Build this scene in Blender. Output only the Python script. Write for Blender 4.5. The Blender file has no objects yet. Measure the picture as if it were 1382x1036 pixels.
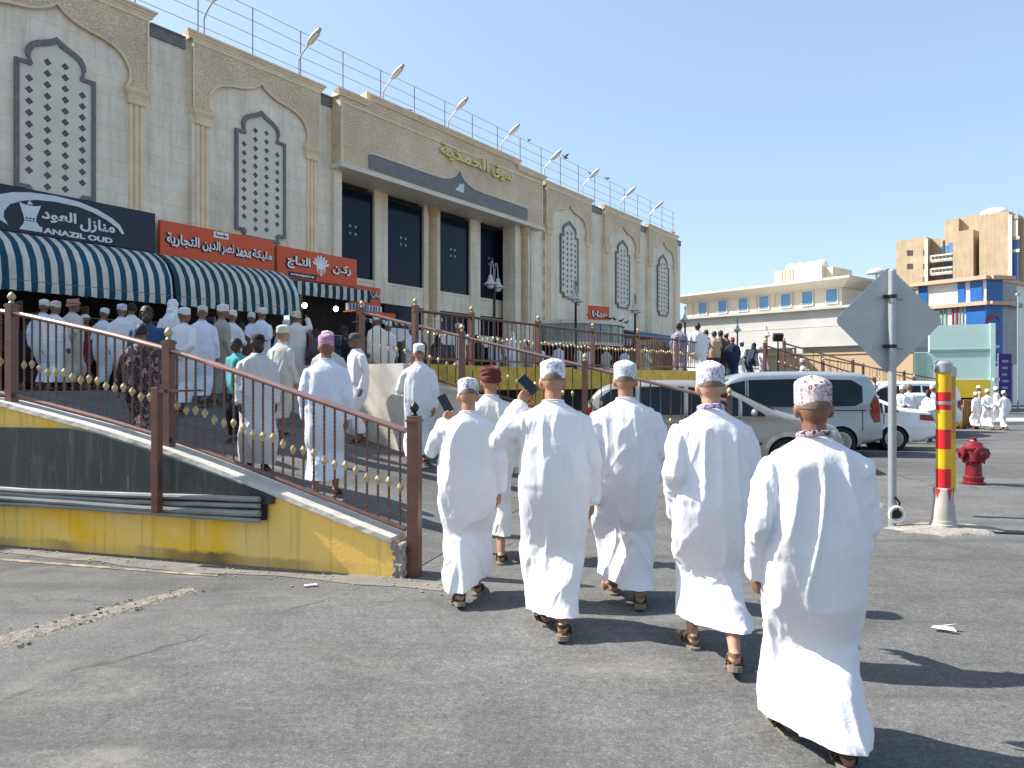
import bpy, bmesh, math, random
import numpy as np
from mathutils import Vector, Matrix, Euler

SC = bpy.context.scene
COL = SC.collection
R = math.radians
PI = math.pi

# ---------------------------------------------------------------- camera, sky, sun, exposure
cam_d = bpy.data.cameras.new("camera")
cam = bpy.data.objects.new("camera", cam_d)
COL.objects.link(cam)
cam_d.sensor_width = 36.0
cam_d.lens = 26.0
cam_d.clip_start = 0.05
cam_d.clip_end = 3000
cam.location = (0, 0, 1.63)
cam.rotation_euler = (R(90), 0, 0)
SC.camera = cam

SUN_EL, SUN_AZ = R(44), math.atan2(-0.976, 0.22)        # azimuth measured from +Y towards +X
W = bpy.data.worlds.new("World")
SC.world = W
W.use_nodes = True
wn = W.node_tree
bg = wn.nodes["Background"]
sky = wn.nodes.new("ShaderNodeTexSky")
sky.sky_type = 'NISHITA'
sky.sun_disc = False
sky.sun_elevation = SUN_EL
sky.sun_rotation = SUN_AZ
sky.air_density = 1.0
sky.dust_density = 1.3
sky.ozone_density = 0.5
sky.altitude = 0
hz = wn.nodes.new("ShaderNodeMix"); hz.data_type = 'RGBA'           # desert haze evens the clear sky out
hz.inputs[0].default_value = 0.5
hz.inputs[7].default_value = (1.50, 2.06, 2.72, 1)
wn.links.new(sky.outputs[0], hz.inputs[6]); wn.links.new(hz.outputs[2], bg.inputs[0])
bg.inputs[1].default_value = 0.102

sun_d = bpy.data.lights.new("sun", 'SUN')
sun_d.energy = 3.6
sun_d.angle = R(0.53)
sun_d.color = (1.0, 0.955, 0.89)
sun = bpy.data.objects.new("sun", sun_d)
COL.objects.link(sun)
sd = Vector((math.sin(SUN_AZ) * math.cos(SUN_EL), math.cos(SUN_AZ) * math.cos(SUN_EL), math.sin(SUN_EL)))
sun.rotation_euler = sd.to_track_quat('Z', 'Y').to_euler()
sun.location = (-20, 10, 40)

SC.view_settings.view_transform = 'Standard'
SC.view_settings.look = 'None'
SC.view_settings.exposure = 1.52
SC.view_settings.gamma = 1.0
SC.view_settings.use_curve_mapping = False

# ---------------------------------------------------------------- mesh helpers
rnd = random.Random(7)

class MB:
    """collects shapes and links them as one mesh object"""
    def __init__(s):
        s.v = []; s.f = []; s.m = []; s.sm = []
    def add(s, vs, fs, mi=0, smooth=True):
        o = len(s.v)
        s.v.extend([tuple(p) for p in vs])
        for q in fs:
            s.f.append([o + i for i in q]); s.m.append(mi); s.sm.append(smooth)
        return s
    def box(s, c, d, mi=0, rz=0.0, M=None):
        x, y, z = d[0] / 2, d[1] / 2, d[2] / 2
        vs = [Vector(p) for p in ((-x,-y,-z),(x,-y,-z),(x,y,-z),(-x,y,-z),(-x,-y,z),(x,-y,z),(x,y,z),(-x,y,z))]
        if rz: M = Matrix.Rotation(rz, 3, 'Z')
        if M is not None: vs = [M @ p for p in vs]
        vs = [p + Vector(c) for p in vs]
        return s.add(vs, [(0,3,2,1),(4,5,6,7),(0,1,5,4),(1,2,6,5),(2,3,7,6),(3,0,4,7)], mi, False)
    def b2(s, a, b, mi=0):
        return s.box([(a[i] + b[i]) / 2 for i in range(3)], [abs(b[i] - a[i]) for i in range(3)], mi)
    def loft(s, rings, mi=0, cap=True, closed=True, smooth=True):
        n = len(rings[0]); vs = [p for r in rings for p in r]; fs = []
        for i in range(len(rings) - 1):
            for j in range(n if closed else n - 1):
                k = (j + 1) % n
                fs.append((i*n + j, i*n + k, (i+1)*n + k, (i+1)*n + j))
        if cap and closed:
            fs.append(tuple(range(n - 1, -1, -1)))
            fs.append(tuple((len(rings)-1)*n + j for j in range(n)))
        return s.add(vs, fs, mi, smooth)
    def tube(s, pts, r, n=8, mi=0, cap=True, sq=1.0, smooth=True):
        pts = [Vector(p) for p in pts]
        rr = r if isinstance(r, (list, tuple)) else [r] * len(pts)
        rings = []; up = None
        for i, p in enumerate(pts):
            if i == 0: t = pts[1] - p
            elif i == len(pts) - 1: t = p - pts[i-1]
            else: t = (pts[i+1] - p).normalized() + (p - pts[i-1]).normalized()
            t = t.normalized() if t.length > 1e-9 else Vector((0,0,1))
            if up is None:
                up = Vector((0,0,1)) if abs(t.z) < 0.9 else Vector((0,1,0))
            a = t.cross(up)
            a = a.normalized() if a.length > 1e-6 else Vector((1,0,0))
            b = a.cross(t).normalized(); up = b
            rings.append([p + a*(rr[i]*math.cos(2*PI*k/n)) + b*(rr[i]*sq*math.sin(2*PI*k/n)) for k in range(n)])
        return s.loft(rings, mi, cap, True, smooth)
    def lathe(s, prof, c=(0,0,0), n=16, mi=0, axis='Z', M=None, smooth=True):
        rings = []
        for r, h in prof:
            ring = []
            for k in range(n):
                a = 2*PI*k/n
                p = Vector((r*math.cos(a), r*math.sin(a), h))
                if axis == 'Y': p = Vector((p.x, p.z, -p.y))
                elif axis == 'X': p = Vector((p.z, p.x, p.y))
                if M is not None: p = M @ p
                ring.append(p + Vector(c))
            rings.append(ring)
        return s.loft(rings, mi, True, True, smooth)
    def ell(s, c, r, nu=14, nv=9, mi=0, M=None):
        rings = []
        c = Vector(c)
        for i in range(nv):
            th = PI * (i + 0.35) / (nv - 0.3)
            ring = []
            for k in range(nu):
                a = 2*PI*k/nu
                p = Vector((r[0]*math.sin(th)*math.cos(a), r[1]*math.sin(th)*math.sin(a), -r[2]*math.cos(th)))
                if M is not None: p = M @ p
                ring.append(p + c)
            rings.append(ring)
        return s.loft(rings, mi, True)
    def poly(s, pts, ext, mi=0, mi_side=None):
        """ngon extruded by the vector ext (front face = the given polygon)"""
        pts = [Vector(p) for p in pts]; ext = Vector(ext); n = len(pts)
        vs = pts + [p + ext for p in pts]
        fs = [tuple(range(n)), tuple(range(2*n - 1, n - 1, -1))]
        s.add(vs, fs, mi, False)
        o = len(s.v) - 2*n
        for j in range(n):
            k = (j + 1) % n
            s.f.append([o + j, o + n + j, o + n + k, o + k]); s.m.append(mi if mi_side is None else mi_side); s.sm.append(False)
        return s
    def strip(s, outer, inner, ext, mi=0):
        """closed band between two outlines with the same number of points, extruded by ext"""
        n = len(outer); e = Vector(ext)
        o = [Vector(p) for p in outer]; i_ = [Vector(p) for p in inner]
        vs = o + i_ + [p + e for p in o] + [p + e for p in i_]
        fs = []
        for j in range(n):
            k = (j + 1) % n
            fs += [(j, k, n + k, n + j), (2*n + j, 3*n + j, 3*n + k, 2*n + k), (j, 2*n + j, 2*n + k, k), (n + j, n + k, 3*n + k, 3*n + j)]
        return s.add(vs, fs, mi, False)
    def xf(s, M):
        s.v = [tuple(M @ Vector(p)) for p in s.v]; return s
    def mesh(s, name, mats, sharp=38):
        me = bpy.data.meshes.new(name)
        me.from_pydata(s.v, [], s.f)
        for m in (mats if isinstance(mats, (list, tuple)) else [mats]): me.materials.append(m)
        me.polygons.foreach_set("material_index", s.m)
        bm = bmesh.new(); bm.from_mesh(me)
        bmesh.ops.recalc_face_normals(bm, faces=bm.faces)
        bm.to_mesh(me); bm.free()
        me.polygons.foreach_set("use_smooth", s.sm)
        if any(s.sm): me.set_sharp_from_angle(angle=R(sharp))
        me.update()
        return me
    def build(s, name, mats, parent=None, sharp=38, bevel=0, seg=2):
        me = s.mesh(name, mats, sharp)
        return link(name, me, parent, bevel, seg)

def link(name, me, parent=None, bevel=0, seg=2):
    o = bpy.data.objects.new(name, me)
    COL.objects.link(o)
    if parent is not None: o.parent = parent
    if bevel:
        b = o.modifiers.new("bevel", 'BEVEL'); b.width = bevel; b.segments = seg
        b.limit_method = 'ANGLE'; b.angle_limit = R(40)
    return o

def empty(name, loc=(0,0,0), rz=0.0):
    o = bpy.data.objects.new(name, None)
    o.empty_display_size = 0.2
    COL.objects.link(o); o.location = loc; o.rotation_euler = (0, 0, rz)
    return o

def tag(o, label=None, cat=None, group=None, kind=None):
    if label: o["label"] = label
    if cat: o["category"] = cat
    if group: o["group"] = group
    if kind: o["kind"] = kind
    return o

def copy_tree(o, parent=None):
    c = o.copy(); COL.objects.link(c)
    if parent is not None: c.parent = parent
    for ch in list(o.children): copy_tree(ch, c)
    return c

def voxel(mb, size, mats, name, smooth=3):
    """union of all shapes in mb as one continuous surface"""
    me = mb.mesh("tmp", mats)
    o = bpy.data.objects.new("tmp", me); COL.objects.link(o)
    r = o.modifiers.new("r", 'REMESH'); r.mode = 'VOXEL'; r.voxel_size = size; r.use_smooth_shade = True
    if smooth:
        q = o.modifiers.new("s", 'SMOOTH'); q.factor = 0.5; q.iterations = smooth
    dg = bpy.context.evaluated_depsgraph_get()
    out = bpy.data.meshes.new_from_object(o.evaluated_get(dg))
    out.name = name
    bpy.data.objects.remove(o); bpy.data.meshes.remove(me)
    if not out.materials:
        for m in (mats if isinstance(mats, (list, tuple)) else [mats]): out.materials.append(m)
    out.polygons.foreach_set("use_smooth", [True]*len(out.polygons))
    return out

# value noise on numpy arrays
def _h(ix, iy, iz, sd_):
    h = (ix.astype(np.int64)*374761393 + iy.astype(np.int64)*668265263 + iz.astype(np.int64)*1274126177 + sd_*974711) & 0xffffffff
    h = ((h ^ (h >> 13)) * 1274126177) & 0xffffffff
    h = h ^ (h >> 16)
    return (h & 0xffff) / 65535.0
def vnoise(P, seed=0):
    I = np.floor(P); Fr = P - I; Fr = Fr*Fr*(3 - 2*Fr); I = I.astype(np.int64)
    out = 0
    for dx in (0, 1):
        wx = Fr[:,0] if dx else 1 - Fr[:,0]
        for dy in (0, 1):
            wy = Fr[:,1] if dy else 1 - Fr[:,1]
            for dz in (0, 1):
                wz = Fr[:,2] if dz else 1 - Fr[:,2]
                out = out + wx*wy*wz*_h(I[:,0]+dx, I[:,1]+dy, I[:,2]+dz, seed)
    return out
def get_co(me):
    a = np.empty(len(me.vertices)*3); me.vertices.foreach_get("co", a); return a.reshape(-1, 3)
def get_no(me):
    a = np.empty(len(me.vertices)*3); me.vertex_normals.foreach_get("vector", a); return a.reshape(-1, 3)
def set_co(me, a):
    me.vertices.foreach_set("co", a.reshape(-1)); me.update()

# ---------------------------------------------------------------- material helpers
class NT:
    def __init__(s, name):
        s.mat = bpy.data.materials.new(name); s.mat.use_nodes = True
        s.t = s.mat.node_tree; s.p = s.t.nodes["Principled BSDF"]
    def n(s, kind, **kw):
        nd = s.t.nodes.new("ShaderNode" + kind)
        for k, v in kw.items():
            if k in nd.inputs: nd.inputs[k].default_value = v
            else: setattr(nd, k, v)
        return nd
    def l(s, a, b): s.t.links.new(a, b)
    def coord(s, scale=(1,1,1), kind='Object', rot=(0,0,0)):
        c = s.n('TexCoord'); m = s.n('Mapping')
        m.inputs['Scale'].default_value = scale; m.inputs['Rotation'].default_value = rot
        s.l(c.outputs[kind], m.inputs['Vector']); return m.outputs[0]
    def noise(s, vec, scale, detail=4, rough=0.55, dist=0.0):
        nd = s.n('TexNoise'); nd.inputs['Scale'].default_value = scale; nd.inputs['Detail'].default_value = detail
        nd.inputs['Roughness'].default_value = rough; nd.inputs['Distortion'].default_value = dist
        s.l(vec, nd.inputs['Vector']); return nd.outputs['Fac']
    def ramp(s, fac, stops):
        nd = s.n('ValToRGB'); e = nd.color_ramp.elements
        while len(e) < len(stops): e.new(0.5)
        for i, (p, c) in enumerate(stops):
            e[i].position = p; e[i].color = (c, c, c, 1) if isinstance(c, (int, float)) else (*c, 1)
        s.l(fac, nd.inputs[0]); return nd.outputs[0]
    def mix(s, fac, a, b, mode='MIX'):
        nd = s.n('Mix'); nd.data_type = 'RGBA'; nd.blend_type = mode
        def put(sock, v):
            if isinstance(v, (tuple, list)): sock.default_value = (*v[:3], 1)
            else: s.l(v, sock)
        if isinstance(fac, (int, float)): nd.inputs[0].default_value = fac
        else: s.l(fac, nd.inputs[0])
        put(nd.inputs[6], a); put(nd.inputs[7], b); return nd.outputs[2]
    def math(s, op, a, b=0.0):
        nd = s.n('Math'); nd.operation = op
        for i, v in enumerate((a, b)):
            if isinstance(v, (int, float)): nd.inputs[i].default_value = v
            else: s.l(v, nd.inputs[i])
        return nd.outputs[0]
    def bump(s, h, strength=0.3, dist=0.01, prev=None):
        nd = s.n('Bump'); nd.inputs['Strength'].default_value = strength; nd.inputs['Distance'].default_value = dist
        s.l(h, nd.inputs['Height'])
        if prev is not None: s.l(prev, nd.inputs['Normal'])
        return nd.outputs[0]
    def out(s, col=None, rough=None, metal=None, normal=None, spec=None):
        for nm, v in (('Base Color', col), ('Roughness', rough), ('Metallic', metal), ('Normal', normal), ('Specular IOR Level', spec)):
            if v is None: continue
            if isinstance(v, (tuple, list)): s.p.inputs[nm].default_value = (*v[:3], 1)
            elif isinstance(v, (int, float)): s.p.inputs[nm].default_value = v
            else: s.l(v, s.p.inputs[nm])
        return s.mat

def mat(name, col, rough=0.6, metal=0.0, var=0.12, vs=3.0, bump=0.0, bs=60.0, bd=0.004, spec=0.4, fine=0.0):
    t = NT(name); v = t.coord()
    n1 = t.noise(v, vs, 5)
    k = t.ramp(n1, [(0.25, 1 - var), (0.75, 1 + var)])
    c = t.mix(1.0, col, k, 'MULTIPLY')
    if fine:
        c = t.mix(1.0, c, t.ramp(t.noise(v, bs, 3), [(0.3, 1 - fine), (0.7, 1 + fine)]), 'MULTIPLY')
    nm = t.bump(t.noise(v, bs, 4), bump, bd) if bump else None
    return t.out(c, rough, metal, nm, spec)

def emit(name, col, st):
    t = NT(name); t.p.inputs['Emission Color'].default_value = (*col, 1); t.p.inputs['Emission Strength'].default_value = st
    return t.out(col, 0.5)

def stone_tiles(name, c1, c2, bw=0.72, bh=0.40, mort=0.74, axes='xz'):
    t = NT(name); tc = t.n('TexCoord'); sp = t.n('SeparateXYZ'); cb = t.n('CombineXYZ')
    t.l(tc.outputs['Object'], sp.inputs[0])
    t.l(sp.outputs['X' if axes == 'xz' else 'Y'], cb.inputs[0]); t.l(sp.outputs['Z'], cb.inputs[1])
    b = t.n('TexBrick'); b.inputs['Scale'].default_value = 1.0
    b.inputs['Brick Width'].default_value = bw; b.inputs['Row Height'].default_value = bh
    b.inputs['Mortar Size'].default_value = 0.006; b.inputs['Mortar Smooth'].default_value = 0.3
    b.inputs['Bias'].default_value = 0.0
    b.inputs['Color1'].default_value = (*c1, 1); b.inputs['Color2'].default_value = (*c2, 1)
    b.inputs['Mortar'].default_value = (c1[0]*mort, c1[1]*mort, c1[2]*mort, 1)
    t.l(cb.outputs[0], b.inputs['Vector'])
    v = t.coord()
    big = t.ramp(t.noise(v, 0.7, 5, 0.6), [(0.3, 0.86), (0.7, 1.08)])
    c = t.mix(1.0, b.outputs['Color'], big, 'MULTIPLY')
    streak = t.ramp(t.noise(t.coord((2.2, 2.2, 0.22)), 1.6, 5, 0.65), [(0.42, (1,1,1)), (0.80, (0.64, 0.59, 0.52))])
    c = t.mix(0.75, c, streak, 'MULTIPLY')
    vein = t.ramp(t.noise(v, 9, 6, 0.7), [(0.3, 0.93), (0.7, 1.05)])
    c = t.mix(1.0, c, vein, 'MULTIPLY')
    h = t.mix(0.25, b.outputs['Fac'], t.noise(v, 40, 4))
    nm = t.bump(t.math('MULTIPLY', h, -1.0), 0.35, 0.006)
    return t.out(c, 0.62, 0, nm, 0.35)

def carved(name, col):
    t = NT(name); v = t.coord()
    w = t.n('TexVoronoi'); w.feature = 'DISTANCE_TO_EDGE'; w.inputs['Scale'].default_value = 15
    wob = t.mix(0.16, v, t.n('TexNoise', Scale=3.0).outputs['Color'])
    t.l(wob, w.inputs['Vector'])
    wv = t.n('TexWave'); wv.wave_type = 'RINGS'; wv.inputs['Scale'].default_value = 4.5; wv.inputs['Distortion'].default_value = 14.0
    wv.inputs['Detail'].default_value = 2.0; wv.inputs['Detail Scale'].default_value = 2.2
    t.l(v, wv.inputs['Vector'])
    h = t.mix(0.5, t.ramp(w.outputs['Distance'], [(0.02, 0.0), (0.13, 1.0)]), wv.outputs['Fac'])
    dark = t.ramp(h, [(0.1, (0.82, 0.79, 0.76)), (0.55, (1.05, 1.05, 1.05))])
    c = t.mix(1.0, col, dark, 'MULTIPLY')
    c = t.mix(1.0, c, t.ramp(t.noise(v, 0.9, 5), [(0.3, 0.87), (0.7, 1.1)]), 'MULTIPLY')
    return t.out(c, 0.75, 0, t.bump(h, 0.9, 0.03), 0.25)

# ---- the palette
M = {}
M['limestone'] = stone_tiles('limestone tiles', (0.84, 0.72, 0.555), (0.87, 0.775, 0.64))
M['limestone2'] = stone_tiles('limestone pier tiles', (0.83, 0.71, 0.545), (0.86, 0.755, 0.61), 0.9, 0.55, 0.7)
M['carved'] = carved('carved sandstone', (0.82, 0.65, 0.45))
M['carved_plain'] = mat('sandstone moulding', (0.80, 0.63, 0.43), 0.7, var=0.14, vs=2.0, bump=0.25, bs=50)
M['granite'] = mat('dark granite', (0.155, 0.145, 0.145), 0.4, var=0.25, vs=6, fine=0.5, bs=70, bump=0.1)
M['lattice'] = mat('cream lattice stone', (0.69, 0.62, 0.51), 0.6, var=0.08, vs=2, bump=0.15, bs=35)
M['diamond'] = mat('dark window opening', (0.07, 0.065, 0.065), 0.25, var=0.2, vs=8)
M['glass'] = mat('dark navy glass', (0.004, 0.010, 0.024), 0.10, var=0.2, vs=0.7, spec=0.16)
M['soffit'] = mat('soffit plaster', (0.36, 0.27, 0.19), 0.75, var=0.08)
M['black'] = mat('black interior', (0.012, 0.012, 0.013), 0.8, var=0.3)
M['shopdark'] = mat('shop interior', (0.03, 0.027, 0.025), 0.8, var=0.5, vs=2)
M['rail'] = mat('brown metal', (0.14, 0.072, 0.058), 0.38, 0.35, var=0.2, vs=9, spec=0.5)
M['handrail'] = mat('worn rose brown handrail', (0.33, 0.20, 0.175), 0.27, 0.55, var=0.22, vs=7)
M['gold'] = mat('tarnished gold paint', (0.46, 0.36, 0.19), 0.45, 0.35, var=0.3, vs=30)
M['steel'] = mat('galvanised steel', (0.36, 0.38, 0.39), 0.45, 0.5, var=0.15, vs=5, bump=0.05, bs=30)
M['wire'] = mat('rusty wire', (0.17, 0.13, 0.125), 0.6, 0.3)
M['lampgrey'] = mat('lamp housing', (0.42, 0.42, 0.40), 0.5, 0.1, var=0.2, vs=9)
M['lampglass'] = mat('lamp glass', (0.62, 0.62, 0.58), 0.25, var=0.05)
M['blackmetal'] = mat('black iron', (0.018, 0.019, 0.020), 0.4, 0.3, var=0.2)
M['bellshade'] = mat('pale lamp shade', (0.50, 0.50, 0.47), 0.4, 0.1, var=0.1)
M['orange'] = mat('orange sign board', (0.66, 0.085, 0.022), 0.45, var=0.10, vs=1.2)
M['navy'] = mat('navy sign board', (0.012, 0.016, 0.034), 0.4, var=0.12, vs=1.0)
M['white'] = mat('white lettering', (0.80, 0.80, 0.78), 0.45, var=0.04)
M['letterdark'] = mat('dark letter side', (0.015, 0.016, 0.03), 0.5)
M['letterblue'] = mat('pale blue letter', (0.55, 0.66, 0.85), 0.4)
M['silverpaint'] = mat('silver sign paint', (0.58, 0.60, 0.63), 0.35, 0.2, var=0.12)
M['goldletter'] = mat('gold sign letters', (0.74, 0.60, 0.25), 0.4, 0.1, var=0.1)
M['coping'] = mat('weathered white coping', (0.50, 0.47, 0.42), 0.8, var=0.2, vs=5, bump=0.3, bs=40, fine=0.1)
M['plaster'] = mat('dirty white plaster', (0.54, 0.51, 0.45), 0.85, var=0.2, vs=2.2, bump=0.35, bs=22, fine=0.06)
M['concrete'] = mat('rough concrete', (0.27, 0.25, 0.22), 0.9, var=0.3, vs=7, bump=0.8, bs=30, bd=0.02, fine=0.2)
M['pipe'] = mat('grey plastic conduit', (0.22, 0.22, 0.21), 0.45, var=0.25, vs=3)
M['whitepaint'] = mat('white painted wall', (0.76, 0.75, 0.71), 0.75, var=0.06, vs=0.5)
M['tyre'] = mat('tyre rubber', (0.016, 0.016, 0.017), 0.8, var=0.3)
M['rim'] = mat('alloy rim', (0.45, 0.46, 0.47), 0.3, 0.8, var=0.1)
M['carglass'] = mat('tinted car glass', (0.008, 0.016, 0.022), 0.07, var=0.4, vs=2.5, spec=0.22)
M['windshield'] = mat('windscreen glass', (0.09, 0.13, 0.14), 0.07, var=0.15, spec=0.75)
M['redlamp'] = mat('red tail lamp', (0.24, 0.010, 0.012), 0.2, var=0.15)
M['clearlamp'] = mat('clear lamp', (0.55, 0.57, 0.58), 0.12, 0.3)
M['gap'] = mat('panel gap', (0.02, 0.02, 0.02), 0.7)
M['chrome'] = mat('chrome trim', (0.6, 0.6, 0.6), 0.2, 1.0)
def carpaint(name, col, metal=0.0):
    t = NT(name); v = t.coord()
    dust = t.ramp(t.noise(v, 3, 6), [(0.3, 0.93), (0.7, 1.04)])
    m_ = t.out(t.mix(1.0, col, dust, 'MULTIPLY'), 0.33, metal, None, 0.5)
    t.p.inputs['Coat Weight'].default_value = 0.6; t.p.inputs['Coat Roughness'].default_value = 0.08
    return m_
M['carsilver'] = carpaint('silver beige car paint', (0.33, 0.315, 0.28), 0.45)
M['vansilver'] = carpaint('silver van paint', (0.33, 0.36, 0.39), 0.35)
M['carwhite'] = carpaint('white car paint', (0.78, 0.78, 0.77))
# ---------------------------------------------------------------- writing
FORMS = {'ا': 'FE8D FE8E', 'أ': 'FE83 FE84', 'ب': 'FE8F FE90 FE91 FE92', 'ة': 'FE93 FE94', 'ت': 'FE95 FE96 FE97 FE98', 'ث': 'FE99 FE9A FE9B FE9C',
 'ج': 'FE9D FE9E FE9F FEA0', 'ح': 'FEA1 FEA2 FEA3 FEA4', 'خ': 'FEA5 FEA6 FEA7 FEA8', 'د': 'FEA9 FEAA', 'ذ': 'FEAB FEAC', 'ر': 'FEAD FEAE', 'ز': 'FEAF FEB0',
 'س': 'FEB1 FEB2 FEB3 FEB4', 'ش': 'FEB5 FEB6 FEB7 FEB8', 'ص': 'FEB9 FEBA FEBB FEBC', 'ط': 'FEC1 FEC2 FEC3 FEC4', 'ع': 'FEC9 FECA FECB FECC', 'غ': 'FECD FECE FECF FED0',
 'ف': 'FED1 FED2 FED3 FED4', 'ق': 'FED5 FED6 FED7 FED8', 'ك': 'FED9 FEDA FEDB FEDC', 'ل': 'FEDD FEDE FEDF FEE0', 'م': 'FEE1 FEE2 FEE3 FEE4', 'ن': 'FEE5 FEE6 FEE7 FEE8',
 'ه': 'FEE9 FEEA FEEB FEEC', 'و': 'FEED FEEE', 'ؤ': 'FE85 FE86', 'ي': 'FEF1 FEF2 FEF3 FEF4', 'ـ': '0640 0640 0640 0640'}
def arabic(txt):
    out = []
    for w in txt.split(' '):
        g = ''
        for i, ch in enumerate(w):
            if ch not in FORMS: g += ch; continue
            f = FORMS[ch].split()
            pj = i > 0 and w[i-1] in FORMS and len(FORMS[w[i-1]].split()) == 4
            nj = len(f) == 4 and i < len(w) - 1 and w[i+1] in FORMS
            k = (1 if pj else 0) + (2 if nj else 0)
            idx = {0: 0, 1: 1, 2: 2, 3: 3}[k]
            g += chr(int(f[idx], 16))
        out.append(g[::-1])
    return ' '.join(out[::-1])
def text_mesh(txt, width, height, depth, mats, name, bold=0.0, offset_mat=None):
    """flat lettering in the local XZ plane, centred, facing -Y, fitted to width x height"""
    cu = bpy.data.curves.new('tmp', 'FONT'); cu.body = txt; cu.size = 1.0; cu.extrude = 0.02; cu.offset = bold; cu.resolution_u = 4
    o = bpy.data.objects.new('tmp', cu); COL.objects.link(o)
    dg = bpy.context.evaluated_depsgraph_get()
    me = bpy.data.meshes.new_from_object(o.evaluated_get(dg))
    bpy.data.objects.remove(o); bpy.data.curves.remove(cu)
    co = get_co(me); mn = co.min(0); mx = co.max(0); sz = mx - mn
    c = (co - (mn + mx)/2)
    x = c[:,0]*width/sz[0]; z = c[:,1]*height/sz[1]; y = -c[:,2]*depth/max(sz[2], 1e-6)
    set_co(me, np.stack([x, y, z], 1))
    me.materials.clear()
    for m in (mats if isinstance(mats, (list, tuple)) else [mats]): me.materials.append(m)
    if isinstance(mats, (list, tuple)) and len(mats) > 1:
        for p in me.polygons: p.material_index = 0 if abs(p.normal.y) > 0.7 else 1
    me.name = name; me.update()
    return me
# ---------------------------------------------------------------- site frames
FA = math.atan2(694, 998)
Fv = Vector((math.sin(FA), math.cos(FA), 0)); Nv = Vector((-Fv.y, Fv.x, 0))   # along the facade / into the building
FROT = math.atan2(Fv.y, Fv.x)
def fp(u, n, z=0.0): return Fv*u + Nv*n + Vector((0, 0, z))
RP0 = Vector((-0.96, 6.2, 0)); Rv = Vector((-0.957, 0.29, 0)).normalized(); Tv = Vector((0.29, 0.957, 0)).normalized()
RROT = math.atan2(Rv.y, Rv.x)
def rp(s, t, z=0.0): return RP0 + Rv*s + Tv*t + Vector((0, 0, z))
def sstep(a, b, x):
    k = min(1, max(0, (x - a)/(b - a))); return k*k*(3 - 2*k)
def street_z(x, y): return -0.4*sstep(13, 42, y) - 0.3*sstep(42, 160, y)
def plaza_z(u): return 1.5 + 0.25*sstep(15, 21, u)
def ramp_z(s, t):
    z = min(1.5, 0.2*max(0, s))
    if t > 5.9: z += (1.5 - z)*min(1, (t - 5.9)/2.5)
    return z
def ground(x, y):
    p = Vector((x, y, 0)); n = p.dot(Nv); u = p.dot(Fv)
    if n > 8.5 and u > 9.1: return plaza_z(u)
    q = p - RP0; s = q.dot(Rv); t = q.dot(Tv)
    if t > 0 and s > 0 and (t < 5.9 or s > 3.6): return ramp_z(s, t)
    return street_z(x, y)

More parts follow.
